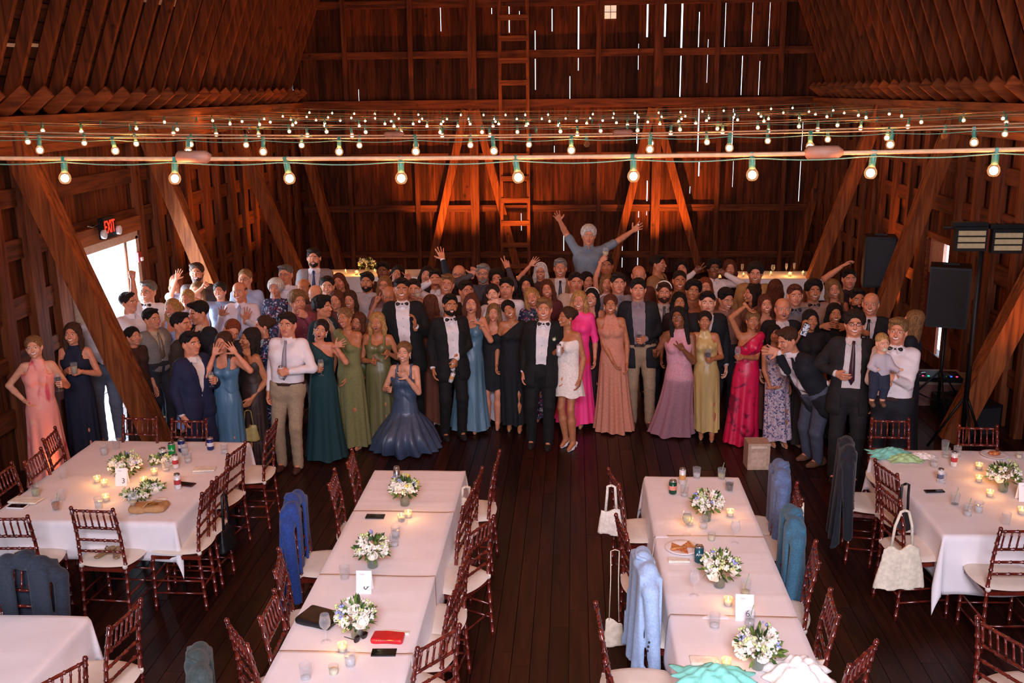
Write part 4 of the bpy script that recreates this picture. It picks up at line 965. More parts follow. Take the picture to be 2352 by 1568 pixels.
jacket('g3', fabric('midnight_wool', '#10131f', '#0c0e18'), 'long dark navy coat on a chair left of the right table', .85, sd=6)
jacket('jl', fabric('dark_slate_wool', '#232c3a', '#1b2330'), 'dark slate jacket on the chair behind the bottom left table', .55, sd=7)
jacket('a7', fabric('dark_green_wool', '#3a4744', '#2c3836'), 'dark grey green jacket peeking in at the bottom edge', .5, sd=8)
mCanvas = mat('cream_canvas', '#d9cbb4', .85, bump=.2, bscale=30); mCro = mat('white_crochet', '#e6dccd', .9, bump=.5, bscale=120)
def hang_bag(p, dims, m, label, strap_top, sname, rz, wr=.004, seams=0, sd=1, w=.012):
    o = empty(sname, p, rz, label, 'bag'); F_ = Field(); a, b, c = [d/2 for d in dims]
    def f(X, Y, Z):
        t = (Z+c)/(2*c); ww = a*(.78+.30*(1-t)); bb = b*(.25+.9*np.clip(1-t, 0, 1)); rr = .02
        return np.maximum(np.sqrt((X/ww)**4+(np.abs(Y)/bb)**2+0*Z)-1, (np.abs(Z)-c+.015*np.sin(X*12+sd)*(Z > 0))/a)*min(a, b)*.8+wr*np.sin(X*45+sd)*np.clip(.3+t, 0, 1)
    F_.fn(f, (-a*1.15, -b*1.3, -c), (a*1.15, b*1.3, c), k=.001); V, Q = F_.mesh(.011); np_obj('pouch', V, Q, m, o)
    for s in (-1, 1):
        MB().tube([(s*a*.45, 0, c*.9), (s*a*.35, 0, c+strap_top*.6), (s*.03, 0, c+strap_top), (0, 0, c+strap_top+.01)], w, 6).build('strap', m, o)
    return o
pt = ch['g2'].location; hang_bag((pt.x-.21, pt.y-.30, .50), (.37, .10, .34), mCanvas, 'large cream canvas tote bag hanging from a chair at the right table', 28e-2, 'tote_bag', .12, sd=2)
pt = ch['d1'].location; hang_bag((pt.x-.27, pt.y-.16, .66), (.20, .10, .20), mCro, 'small white crochet pouch hanging from a chair left of the card six row', .20, 'pouch_bag', -.2, sd=3)
pt = ch['r2'].location; hang_bag((pt.x+.27, pt.y-.02, .44), (.22, .09, .2), mBlkL, 'black handbag hanging on the chair right of the card three table', .28, 'handbag', 1.4, sd=4)
pt = ch['g1'].location; hang_bag((pt.x-.27+.12, pt.y-.27, .62), (.18, .07, .15), mBlkL, 'small black handbag with gold clasps hung on the chair at the right table', .24, 'handbag', .2, sd=5)
pt = ch['d2'].location; hang_bag((pt.x-.30, pt.y-.2, .22), (.16, .05, .20), mCanvas, 'cream shoulder bag hanging low on a thin strap left of the card six row', .55, 'shoulder_bag', .1, sd=6, w=.004)
pt = ch['c0'].location; hang_bag((pt.x-.02, pt.y-.02, .565), (.17, .09, .17), mCanvas, 'white handbag with a scarf standing on the aisle chair right of the card five row', .08, 'handbag', .3, sd=7)
pt = ch['e2'].location; o = empty('bag_strap', (pt.x+.26, pt.y-.1, .4), 0, 'long cream bag strap hanging on the chair behind the teal jacket', 'strap'); MB().tube([(0, -.03, .55), (.02, 0, .2), (.03, .03, 0)], .012, 6).tube([(0, -.03, .55), (-.03, 0, .2), (.03, .03, 0)], .012, 6).build('webbing', mCanvas, o)
# ============================================================ OTHER THINGS IN THE ROOM
# exit sign with emergency lamp heads
mBlk = mat('matte_black', '#0e0e10', .5, spec=.3); mExit = mat('exit_red', '#ff2a18', .5, emit='#ff2414', estr=3.2)
ex = onX(246, 522, XL+.24); e = empty('exit_sign', (ex.x, ex.y, ex.z-.16), PI/2, 'illuminated red EXIT sign above the bright doorway', 'exit sign')
MB().box((0, -.0, .16), (.34, .07, .27)).build('housing', mBlk, e)
t_ = fontobj('EXIT', .20, mExit, e, (0, -.037, .165), (PI/2, 0, 0), .002); t_.scale = (.72, 1.15, 1)
for s in (-1, 1):
    MB().lathe([(.02, 0), (.055, .01), (.06, .05), (.05, .055), (.001, .056)], (s*.21, -.02, .10), 14, R=Matrix.Rotation(PI/2, 3, 'X')).build('lamp_head', mat('lamp_lens', '#cfd3d6', .2), e)
MB().tube([(-.17, .0, .24), (-.3, .04, .2), (-.42, .05, .23)], .005, 5).build('cable', mAlu, e)
MB().box((0, .14, .16), (.06, .22, .06)).build('bracket', mBlk, e)
fx = onX(318, 590, XL+.12); f_ = empty('fire_alarm', (fx.x, fx.y, fx.z-.07), PI/2, 'red fire alarm strobe on the post right of the doorway', 'fire alarm'); MB().box((0, 0, .07), (.11, .05, .14)).build('housing', mat('alarm_red', '#a3141c', .4), f_); MB().box((.02, -.035, .04), (.05, .03, .05)).build('strobe', mCard, f_)
# loudspeakers
def speaker(P, w, d, h, rz, label):
    o = empty('loudspeaker', P, rz, label, 'loudspeaker', 'black loudspeakers'); F_ = Field()
    MB().box((0, 0, h/2), (w, d, h)).build('cabinet', mBlk, o); g = MB().box((0, -d/2-.008, h/2), (w*.9, .014, h*.92)).build('grille', mat('speaker_grille', '#17171a', .6, bump=.4, bscale=300), o)
    MB().box((0, d*.05, h+.012), (w*.4, .03, .024)).build('handle', mBlk, o); return o
def tripod(P, H, label, name='speaker_stand'):
    o = empty(name, (P[0], P[1], 0), .4, label, 'stand', 'black tripod stands'); MB().tube([(0, 0, .12), (0, 0, H)], .02, 10).build('pole', mBlk, o); MB().tube([(0, 0, H*.42), (0, 0, H*.48)], .03, 10).build('collar', mBlk, o)
    for k in range(3):
        a = k*2*PI/3; c, s = math.cos(a), math.sin(a); MB().tube([(0, 0, .62), (c*.5, s*.5, .02)], .012, 6).tube([(0, 0, .2), (c*.28, s*.28, .28)], .009, 6).build('leg', mBlk, o)
    return o
Ps = onY(2172, 745, 12.3); speaker((Ps.x, Ps.y, Ps.z), .46, .40, .74, -.35, 'nearer black loudspeaker on a stand by the DJ table'); tripod((Ps.x, Ps.y), Ps.z, 'tripod stand under the nearer loudspeaker')
Ps2 = onY(2014, 655, 15.2); speaker((Ps2.x, Ps2.y, Ps2.z), .44, .40, .76, -.2, 'farther black loudspeaker above the guests at right'); tripod((Ps2.x, Ps2.y), Ps2.z, 'tripod stand under the farther loudspeaker')
# light bar stand
Pb = onY(2256, 560, 11.0); ls = empty('stage_light_stand', (Pb.x, Pb.y, 0), 0, 'tall black stand carrying two LED flood panels', 'light stand')
Hb = onY(2256, 522, 11.0).z
MB().tube([(0, 0, .1), (0, 0, Hb)], .03, 10).build('pole', mBlk, ls); MB().tube([(-.42, 0, Hb), (.42, 0, Hb)], .022, 8).build('crossbar', mBlk, ls)
for k in range(3):
    a = k*2*PI/3+.5; MB().tube([(0, 0, .7), (math.cos(a)*.36, math.sin(a)*.36, .02)], .016, 6).build('leg', mBlk, ls)
for u, v in ((2228, 548), (2312, 553)):
    q = onY(u, v, 10.9); o = MB().box((q.x-Pb.x, q.y-Pb.y, q.z), (.33, .08, .26)).box((q.x-Pb.x, q.y-Pb.y+.05, q.z+.15), (.36, .1, .05)).build('flood_panel', mBlk, ls)
    for k in range(3): MB().box((q.x-Pb.x, q.y-Pb.y-.045, q.z-.07+.068*k), (.28, .02, .05)).build('led_strip', mat('led_lens', '#8f866c', .4, emit='#c9b184', estr=.12), o)
    for k in (-1, 0, 1): MB().tube([(q.x-Pb.x+k*.09, q.y-Pb.y+.03, q.z+.16), (q.x-Pb.x+k*.09, 0, Hb+.05)], .014, 6).build('clamp', mBlk, ls)
# DJ table and gear
Pd = onY(2140, 868, 12.9)
dj = empty('dj_table', (Pd.x, 13.1, 0), 0, 'folding table with a pale skirt holding the DJ gear', 'table')
MB().box((0, 0, Pd.z-.04), (1.25, .6, .04)).build('tabletop', mTop, dj)
MB().box((0, -.30, (Pd.z-.06)/2), (1.2, .02, Pd.z-.06)).build('skirt', mat('dusty_skirt', '#6d4a42', .9), dj)
for sx in (-1, 1):
    for sy in (-1, 1): MB().tube([(sx*.55, sy*.22, 0), (sx*.55, sy*.22, Pd.z-.06)], .014, 6).build('leg', mLegM, dj)
zz = Pd.z-.02
g = empty('dj_controller', (Pd.x+.05, 12.95, zz), -.1, 'black DJ controller with coloured lights on the gear table', 'DJ controller'); MB().box((0, 0, .03), (.62, .34, .06)).build('console', mBlk, g)
for s in (-1, 1): MB().lathe([(.08, .06), (.08, .075), (.02, .077)], (s*.19, 0, 0), 18).build('jog_wheel', mat('jog_metal', '#5a5e66', .25, .8), g)
for k in range(8): MB().box((-.24+.07*k, -.11, .064), (.022, .02, .006)).build('pad_light', mat('pad%d' % (k % 3), ('#2a5cff', '#ff3a6a', '#28e0a0')[k % 3], .4, emit=('#2a5cff', '#ff3a6a', '#28e0a0')[k % 3], estr=2.5), g)
g = empty('equipment_case', (Pd.x+.15, 12.4, zz-.32), 0, 'black gear case with a handle on the floor before the DJ table', 'equipment case'); MB().box((0, 0, .14), (.5, .35, .24)).build('case', mBlk, g); MB().tube([(-.1, 0, .26), (-.1, 0, .32), (.1, 0, .32), (.1, 0, .26)], .01, 6).build('handle', mBlk, g); g.location.z = 0
g = empty('stage_monitor', (Pd.x+.1, 11.75, 0), .2, 'low black wedge monitor on the floor before the DJ table', 'stage monitor'); MB().box((0, 0, .2), (.5, .4, .38)).build('cabinet', mBlk, g); MB().box((0, -.205, .2), (.44, .01, .32)).build('grille', mat('speaker_grille', '#17171a', .6), g)
# brick-red panel and lit edge by the right wall opening
# cardboard-coloured box on the floor
Pb = onZ(1740, 1078, 0); bx_ = empty('cube_speaker', (Pb.x, Pb.y+.1, 0), .05, 'beige cube speaker standing on the floor before the floral dress', 'speaker'); mBei = mat('beige_panel', '#b99a82', .7)
MB().box((0, 0, .15), (.24, .22, .30)).build('cabinet', mBei, bx_); MB().box((0, -.112, .12), (.16, .006, .17)).build('grille', mat('beige_cloth', '#cfae96', .9, bump=.4, bscale=200), bx_); MB().box((0, -.113, .26), (.17, .005, .025)).build('label_strip', mat('beige_print', '#d9c4ae', .6), bx_)
Pn = onZ(1768, 1075, 0); o = empty('low_floor_sign', (Pn.x, Pn.y, 0), 0, 'small dark plate with pale lettering on the floor beside the beige cube', 'floor plate'); MB().box((0, 0, .02), (.14, .04, .04)).build('plate', mBlk, o); fontobj('•ADV', .035, mat('pale_print', '#e5cf9a', .5, emit='#e5cf9a', estr=.3), o, (0, -.022, .02), (PI/2, 0, 0))
# tables with candles behind the guests
for (u, v, Y, w, nm) in ((850, 650, 18.4, 1.9, 'left'), (1760, 640, 18.2, 1.9, 'right')):
    P = onY(u, v, Y); zt_ = .76
    table(P.x-w/2, P.x+w/2, Y-.38, Y+.38, 'white-topped buffet table behind the guests at '+nm)
    cloth(P.x-w/2-.01, P.x+w/2+.01, Y-.4, Y+.4, (.4, .4, .4, .4), 'tablecloth on the buffet table behind the guests at '+nm, seed=50)
    for k in range(6):
        votive(0, 0, 'lit candle on the %s buffet table behind the guests, %s from its left end' % (nm, ('first', 'second', 'third', 'fourth', 'fifth', 'sixth')[k]), z=ZT_) if False else None
        x = P.x-.7+.26*k+rnd.uniform(-.05, .05); y = Y-.15+rnd.uniform(-.1, .1)
        o = empty('votive_candle', (x, y, ZT_), 0, 'lit candle on the %s buffet table behind the guests, %s from its left end' % (nm, ('first', 'second', 'third', 'fourth', 'fifth', 'sixth')[k]), 'candle', 'votive candles')
        MB().lathe([(.03, 0), (.034, .07), (.032, .07), (.028, .01)], n=10).build('glass_cup', mVase, o); MB().lathe([(.028, .006), (.028, .04), (.002, .042)], n=10).build('wax', mWax, o); MB().lathe([(.001, .04), (.01, .055), (.006, .07), (.001, .085)], n=8).build('flame', mFlame, o)
        if k % 2 == 0:
            l = bpy.data.lights.new('flame_light', 'POINT'); l.energy = 3; l.color = (1, .4, .1); l.shadow_soft_size = .03; q = bpy.data.objects.new('flame_light', l); q.location = (0, 0, .1); q.parent = o; COL.objects.link(q)
bouquet(0, 0, .16, 'golden leafy arrangement on the buffet table behind the guests at left', X=(onY(845, 640, 18.4).x, 18.4, ZT_), seed=40, roses=3, blue=False, yellow=True)
wineglass(0, 0, 'empty wine glass on the buffet table behind the guests at right', P=(onY(1773, 640, 18.2).x, 18.15, ZT_))
for k, dx in enumerate((-.6, -.45, .35, .5)): wineglass(0, 0, 'small glass on the right buffet table, %s from its left end' % ('first', 'second', 'third', 'fourth')[k], P=(onY(1760, 640, 18.2).x+dx, 18.1+.05*k, ZT_), kind='flute')
# ============================================================ PEOPLE: templates
def skinmat(name, c, c2):
    m = mat(name, c, .48, var=.08, scale=25, col2=c2, spec=.4); b = m.node_tree.nodes['Principled BSDF']
    b.inputs['Subsurface Weight'].default_value = .0; return m
SKIN = [skinmat('skin_fair', '#d99a7a', '#e3a888'), skinmat('skin_rosy', '#c98260', '#d59070'), skinmat('skin_tan', '#b06e48', '#bd7a54'), skinmat('skin_brown', '#7c4a2e', '#895436')]
mLip = mat('lips', '#bf6a57', .45); mTeeth = mat('teeth', '#efe6da', .3); mEyeW = mat('eye_white', '#e6ddd6', .25); mIris = mat('iris_dark', '#2a1a12', .15); mMouth = mat('mouth_inside', '#3a0f0c', .6)
HAIRC = {'black': '#150f0c', 'dark': '#24170f', 'brown': '#43291a', 'auburn': '#5c2f1b', 'blond': '#b58a52', 'dblond': '#86603a', 'grey': '#8f8a86', 'white': '#d6cfc6', 'salt': '#6b6460', 'red': '#7a3a1e'}
def hairmat(k): return mat('hair_'+k, HAIRC[k], .62, var=.45, scale=110, bump=.8, bscale=150, stretch=(1, 1, .22), spec=.3)
HR = .0038
def head_template(sex, ex):
    F = Field(); f = sex == 'f'; w = .94 if f else 1
    F.ell((0, -.018, .036), (.074*w, .094, .083), k=.02).ell((0, .028, -.022), (.060*w, .058, .078), k=.03)
    F.ell((0, .030, -.070), ((.044 if f else .052)*w, .046, .036), k=.025).ell((0, .066, -.098), (.017 if f else .022, .017, .016), k=.018)
    for s in (-1, 1):
        F.ell((s*.036, .062, -.030), (.022, .020, .02), k=.018)
        F.cap((s*.012, .083, .020), (s*.042, .070, .018), .0085 if f else .011, .007, k=.012)
        F.ell((s*.076*w, -.008, -.006), (.009, .019, .030), k=.006)
        F.cap((s*.046*w, .01, -.075), (s*.062*w, -.01, -.02), .012, .014, k=.02)
    F.cap((0, .088, .006), (0, .108, -.030), .0065, .0115 if f else .013, k=.010)
    for s in (-1, 1): F.ell((s*.010, .099, -.035), (.0085, .010, .0075), k=.006)
    for s in (-1, 1):
        F.ell((s*.031, .094, .002), (.0155, .012, .0085), k=.008, op=-1)
        F.ell((s*.031, .0745, .001), (.0125, .0125, .0125), k=.001)
        F.cap((s*.018, .084, .0095), (s*.045, .077, .007), .0030, .0028, k=.003)
    wi = .030 if ex else .023; up = .008 if ex else 0
    for s in (-1, 1):
        F.cap((0, .0935, -.0565), (s*wi*.95, .079, -.0585+up), .0055, .003, k=.006)
        F.cap((0, .0915, -.0715 - (.012 if ex == 2 else .004 if ex else 0)), (s*wi*.9, .079, -.064+up*.7), .0062, .003, k=.006)
        if ex: F.ell((s*.040, .066, -.046), (.014, .014, .014), k=.012)
    if ex == 1: F.ell((0, .097, -.062), (.020, .016, .0055), k=.003, op=-1)
    if ex == 2: F.ell((0, .099, -.066), (.019, .024, .012), k=.003, op=-1)
    F.cap((0, -.012, -.055), (0, -.026, -.13), .050 if f else .058, .050 if f else .060, k=.03)
    V, Q = F.mesh(HR); c = V[Q].mean(1); x, y, z = np.abs(c[:, 0]), c[:, 1], c[:, 2]
    mi = np.zeros(len(Q), int)
    lipz = .0145 if ex == 2 else .0095
    zc = -.064+up*(x/wi)*.9
    lips = (x < wi) & (y > .072) & (np.abs(z-zc) < (.016 if ex == 2 else .0125)*(1-(x/wi)**2*.75)); mi[lips] = 1
    if ex == 1: mi[lips & (np.abs(z-(-.062+up*(x/wi))) < .0062*(1-(x/wi)**3)) & (x < .022)] = 2
    if ex == 2:
        inn = (x < .018) & (y > .06) & (np.abs(z+.066) < .0105*(1-(x/.02)**2)); mi[inn] = 6; mi[inn & (z > -.0625)] = 2
    ew = (np.abs(x-.031) < .0125) & (np.abs(z-.0015) < .0046*(1-((x-.031)/.014)**2)) & (y > .06); mi[ew] = 3
    mi[(np.hypot(x-.030, z-.002) < .0058) & (y > .07)] = 4
    mi[(x > .013) & (x < .047) & (y > .055) & (np.abs(z-(.0225-((x-.026)*.28)**1*np.sign(x-.026)*.6)) < (.0026 if f else .0034))] = 5
    return V, Q, mi
HEADS = {}
def head(sex, ex):
    if (sex, ex) not in HEADS: HEADS[(sex, ex)] = head_template(sex, ex)
    return HEADS[(sex, ex)]
def strands(amp, fr=46): return lambda X, Y, Z: amp*np.sin(fr*6*np.arctan2(X, Y+.02)/2+9*np.sin(Z*30))*np.clip(1-0*Z, 0, 1)
def curls(amp): return lambda X, Y, Z: amp*np.sin(X*150+3*np.sin(Z*70))*np.sin(Y*140+2*np.sin(X*60))*np.sin(Z*145+1.5)
HAIRS = {}
def hair(style):
    if style in HAIRS: return HAIRS[style]
    F = Field(); d = strands(.0022)
    if style == 'bald':
        F.ell((0, -.024, .022), (.0795, .098, .078), k=.01); F.fn(lambda X, Y, Z: -(Z-.028-.25*(-Y-.05))*1.0, (-.1, -.13, -.0), (.1, .12, .14), k=.006, op=1) if False else None
        F.fn(lambda X, Y, Z: -(Z-.030+0*X)*1.0, (-.12, -.14, .0), (.12, .14, .16), k=.006, op=-1)if False else None
        F.ell((0, -.0, .115), (.16, .16, .085), k=.008, op=-1); F.ell((0, .07, -.01), (.09, .085, .10), k=.006, op=-1); F.ell((0, .0, -.12), (.14, .14, .07), k=.006, op=-1)
    else:
        big = {'short': .002, 'buzz': .0, 'side': .005, 'curly': .016, 'bun': .006, 'afro': .032}.get(style, .006)
        F.ell((0, -.022, .040), (.079+big, .099+big, .086+big), k=.01)
        if style in ('side', 'short'): F.ell((.012, .055, .098), (.062, .046, .030 if style == 'side' else .022), k=.02)
        if style == 'curly': F.ell((0, .04, .10), (.075, .055, .035), k=.02)
        male = style in ('short', 'side', 'buzz', 'curly')
        # face opening
        F.ell((0, .105, -.018 if male else -.028), (.070, .078, .094 if male else .106), k=.012, op=-1)
        if male:
            F.ell((0, .045, -.075), (.13, .075, .085), k=.008, op=-1); F.ell((0, -.02, -.135), (.13, .16, .075), k=.01, op=-1)
        else:
            F.ell((0, .0, -.155), (.06, .14, .09), k=.01, op=-1)
            if style in ('bun', 'afro'): F.ell((0, -.02, -.135), (.13, .16, .085), k=.01, op=-1)
            if style == 'bun': F.ell((0, -.125, .045), (.045, .040, .042), k=.015)
            if style in ('long', 'bob', 'wavy'):
                L = {'long': .36, 'bob': .17, 'wavy': .30}[style]; wv = .012 if style == 'wavy' else .004
                for s in (-1, 1):
                    F.cap((s*.066, -.005, .03), (s*.080, -.010, -.08), .026, .030, k=.02)
                    F.cap((s*.080, -.010, -.08), (s*(.076+wv), -.012, -.02-L*.8), .030, .022, k=.02)
                F.ell((0, -.075, -.10), (.088, .045, L*.62), k=.03)
        if style in ('curly', 'afro'): d = curls(.0055)
        if style in ('wavy',): d = curls(.0035)
        if style == 'buzz': d = None
    V, Q = F.mesh(.0062, d); HAIRS[style] = (V, Q); return V, Q
def beard_t():
    F = Field(); F.ell((0, .036, -.073), (.056, .052, .048), k=.02).ell((0, .070, -.098), (.026, .022, .026), k=.018)
    for s in (-1, 1): F.cap((s*.050, .015, -.07), (s*.068, -.0, -.015), .016, .010, k=.015); F.cap((0, .096, -.047), (s*.028, .082, -.058), .006, .005, k=.006)
    F.ell((0, .100, -.063), (.022, .020, .0085), k=.004, op=-1); F.ell((0, .07, -.018), (.052, .06, .030), k=.008, op=-1)
    return F.mesh(.0055, curls(.0015))
BEARD = beard_t()
HANDP = {  # per finger (index..little): spread, curl per joint ; thumb direction
 'open': ([(.28, .05), (.09, .03), (-.10, .05), (-.30, .10)], (.85, .05, .55), 0),
 'relax': ([(.05, .35), (.0, .42), (-.03, .5), (-.08, .58)], (.40, .30, .85), .3),
 'grip': ([(.03, .95), (.0, 1.0), (-.02, 1.05), (-.05, 1.1)], (.35, .75, .6), .5),
 'fist': ([(.02, 1.35), (.0, 1.4), (-.02, 1.4), (-.04, 1.45)], (.1, .9, .5), .9),
 'peace': ([(.20, .03), (-.14, .04), (-.02, 1.4), (-.06, 1.45)], (.0, .85, .55), .8),
 'thumb': ([(.02, 1.35), (.0, 1.4), (-.02, 1.4), (-.04, 1.45)], (1, .05, .25), 0),
 'flat': ([(.06, .08), (.0, .06), (-.05, .08), (-.10, .12)], (.5, .1, .85), .1),
 'point': ([(.05, .05), (.0, 1.35), (-.02, 1.4), (-.04, 1.45)], (.2, .8, .5), .6),
 'horns': ([(.14, .05), (.0, 1.35), (-.02, 1.4), (-.24, .08)], (.8, .2, .5), .1)}
HANDS = {}
def hand_t(pose):
    if pose in HANDS: return HANDS[pose]
    fg, th, tc = HANDP[pose]; F = Field()
    F.cap((0, 0, -.03), (0, 0, .012), .024, .023, k=.012)
    kx = (.030, .010, -.011, -.030); L = (.070, .078, .072, .056); kz = (.086, .090, .086, .076)
    for i in range(4): F.cap((kx[i]*.6, 0, .018), (kx[i], 0, kz[i]), .0145, .0115, k=.012)
    for i, (sp, cu) in enumerate(fg):
        p = np.array((kx[i], 0, kz[i])); a = 0; r0 = .0090-.0006*i
        for j, fr in enumerate((.45, .32, .25)):
            a += cu*(1 if j else .9); d = np.array((math.sin(sp)*math.cos(a), math.sin(a), math.cos(a)*math.cos(sp))); q = p+d*L[i]*fr
            F.cap(p, q, r0, r0*.93, k=.0025); p = q; r0 *= .93
    t = np.array(th, float); t /= np.linalg.norm(t); p = np.array((.026, .004, .022)); q = p+t*.040; t2 = t+np.array((-.5*tc, .35*tc, .3)); t2 /= np.linalg.norm(t2)
    F.cap(p, q, .0145, .0105, k=.008).cap(q, q+t2*.03, .0105, .0085, k=.003)
    HANDS[pose] = F.mesh(.0044); return HANDS[pose]
def xf(V, M, t, s=1.0): return (V*s) @ np.array(M).T+np.array(t)
def frame(yd, zd):
    """columns x,y,z with z along zd and y as close as possible to yd"""
    z = Vector(zd).normalized(); y = Vector(yd); y = (y-z*y.dot(z)).normalized(); x = y.cross(z); return np.array([x, y, z]).T
shoeV = {}
def shoe_t(kind):
    if kind in shoeV: return shoeV[kind]
    F = Field()
    if kind == 'man': F.cap((0, -.075, .04), (0, -.06, .07), .036, .034, k=.03).cap((0, -.07, .035), (0, .07, .03), .034, .038, k=.03).cap((0, .07, .03), (0, .13, .024), .038, .026, k=.02)
    else: F.cap((0, -.07, .065), (0, .02, .03), .024, .028, k=.02).cap((0, .02, .025), (0, .10, .018), .030, .020, k=.02).cap((0, -.08, .06), (0, -.085, .008), .012, .007, k=.01)
    F.fn(lambda X, Y, Z: Z-0*X, (-.1, -.2, -.05), (.1, .2, .0), k=.004, op=-1)
    shoeV[kind] = F.mesh(.010); return shoeV[kind]
# ------------------------------------------------------------ clothing materials
def cmat(c, kind='wool'):
    if isinstance(c, bpy.types.Material): return c
    nm = 'cloth_%s_%s' % (kind, c.lstrip('#'))
    if kind == 'satin': m = mat(nm, c, .40, var=.16, scale=5, bump=.9, bscale=7, stretch=(1.6, 1.6, .35), spec=.6); return m
    if kind == 'shirt': return mat(nm, c, .75, var=.04, scale=8, bump=.35, bscale=14)
    return mat(nm, c, .85, var=.12, scale=60, bump=.25, bscale=16)
def pattern(name, base, cols, scale, rough=.6, soft=.02, stretch=(1, 1, 1)):
    m = bpy.data.materials.new(name); m.use_nodes = True; N = m.node_tree.nodes; L = m.node_tree.links; b = N['Principled BSDF']; b.inputs['Roughness'].default_value = rough
    tc = N.new('ShaderNodeTexCoord'); mp = N.new('ShaderNodeMapping'); mp.inputs['Scale'].default_value = stretch; L.new(tc.outputs['Object'], mp.inputs[0]); prev = None
    mx = N.new('ShaderNodeRGB'); mx.outputs[0].default_value = srgb(base); prev = mx.outputs[0]
    for i, (c, th) in enumerate(cols):
        nz = N.new('ShaderNodeTexNoise'); nz.noise_dimensions = '4D'; nz.inputs['W'].default_value = 3.1*i+1; nz.inputs['Scale'].default_value = scale; nz.inputs['Detail'].default_value = 3; nz.inputs['Distortion'].default_value = 1.2
        L.new(mp.outputs[0], nz.inputs['Vector']); rp = N.new('ShaderNodeValToRGB'); rp.color_ramp.elements[0].position = th; rp.color_ramp.elements[1].position = th+soft; L.new(nz.outputs['Fac'], rp.inputs[0])
        q = N.new('ShaderNodeMix'); q.data_type = 'RGBA'; L.new(rp.outputs[0], q.inputs[0]); L.new(prev, q.inputs[6]); q.inputs[7].default_value = srgb(c); prev = q.outputs[2]
    L.new(prev, b.inputs['Base Color']); MATS[name] = m; return m
mTie = pattern('tie_dye_pink', '#f3a294', [('#d8485a', .56), ('#f7c0a8', .60)], 6, soft=.12, stretch=(1, 1, .5))
mFlorDark = pattern('floral_navy_multi', '#1c2747', [('#c9ccd8', .56), ('#b0405a', .60), ('#4f7fb0', .62)], 22)
mFlorBlue = pattern('floral_blue_pink', '#c3afb8', [('#33406e', .54), ('#7d5f84', .60), ('#e0ced0', .62)], 34)
mMagDye = pattern('magenta_silk_print', '#d01848', [('#7a0c30', .56), ('#f0406a', .62)], 4.5, rough=.4, soft=.08)
mPinkRed = pattern('hot_pink_red', '#ff3f8f', [('#f0402c', .55)], 3.5, soft=.12)
mFlorW = pattern('floral_white_red', '#e8dcd8', [('#c02850', .55), ('#4a6a3a', .62)], 14)
mBrownSt = pattern('brown_stripe', '#5a4a42', [('#3a2c26', .52)], 12, soft=.1, stretch=(1, 1, 2.5))
mMotBr = pattern('mottled_brown_velvet', '#33241f', [('#4d3a34', .55)], 9, soft=.15)
NP = [0]; PEOPLE = []
DT = [0, 0, -0.0623, -0.000991, -0.0313, -0.0468, 0.112, 0, 0, -0.00837, 0.0294, -0.000619, 0.00906, 0, -0.0121, -0.0172, 0.0292, 0, -0.0062, -0.0207, 0.0146, 0.0599, 0.00963, -0.062, -0.0214, 0, -0.0481, -0.0263, 0.0331, -0.0068, -0.0807, 0, 0, 0.0302, -0.0301, -0.102, 0, -0.146, -0.114, 0.101, 0, 0.0136, -0.0136, 0, 0, 0, -0.0112, 0, 0.0112, -0.0308, 0, 0, -0.0597, 0, -0.0286, 0.0091, 0.0759, -0.0677, 0, 0, 0, 0, 0.12, -0.0428, 0.0519, 0.0503, 0.0209, -0.0519, 0.0195, -0.00778, 0, 0, 0.056, 0.0831, -0.00249, 0, 0, 0, -0.0745, 0.0745, -0.107, -0.0494, -0.00956, -0.0513, 0.0494, 0, -0.152, 0, 0, 0, -0.0989, -0.00386, 0, 0, 0.00386, 0.0305, -0.0861, -0.0733, -0.06, -0.00628, 0, -0.0493, 0, 0, 0, -0.0428, -0.0974, 0, 0, 0.0384]
def torso(F, pt, sx, e, k=.03, low=True, up=True, s=1):
    m = sx == 'm'
    hw = (.070, .062, .086) if m else (.078, .046, .064); rr = (.104, .100, .112) if m else (.100, .080, .090)
    for q in (-1, 1):
        a, b, c = pt(q*hw[0], 0, .0), pt(q*hw[1], .008, .38), pt(q*hw[2], .0, .70)
        if low: F.cap(a, b, (rr[0]+e)*s, (rr[1]+e)*s, k=k)
        F.cap(b, c, (rr[1]+e)*s, (rr[2]+e)*s, k=k)
        if up: F.cap(c, pt(q*(.12 if m else .095), -.01, .88), (rr[2]+e)*s*.86, (.062 if m else .05)*s+e, k=k)
        if not m: F.ell(pt(q*.062, .075, .66), (np.array((.056, .056, .056))+e*.7)*s, k=.03)
    if low: F.cap(pt(-hw[0], 0, 0), pt(hw[0], 0, 0), (rr[0]+e)*s, k=k)
    F.cap(pt(-hw[1], 0, .38), pt(hw[1], 0, .38), (rr[1]+e)*s*.98, k=k); F.cap(pt(-hw[2], 0, .7), pt(hw[2], 0, .7), (rr[2]+e)*s*.95, k=k)
def arm_ik(S_, W_, l1, l2, hint):
    S_, W_ = Vector(S_), Vector(W_); d = W_-S_; L = d.length
    if L > (l1+l2)*.985: d = d.normalized()*(l1+l2)*.985; W_ = S_+d; L = d.length
    if L < abs(l1-l2)+.05: d = d.normalized()*(abs(l1-l2)+.05); W_ = S_+d; L = d.length
    a = (l1*l1-l2*l2+L*L)/(2*L); hgt = math.sqrt(max(0, l1*l1-a*a)); u = d.normalized(); n = Vector(hint); n = (n-u*n.dot(u)); n = n.normalized() if n.length > 1e-4 else Vector((0, 0, -1))
    return S_+u*a+n*hgt, W_
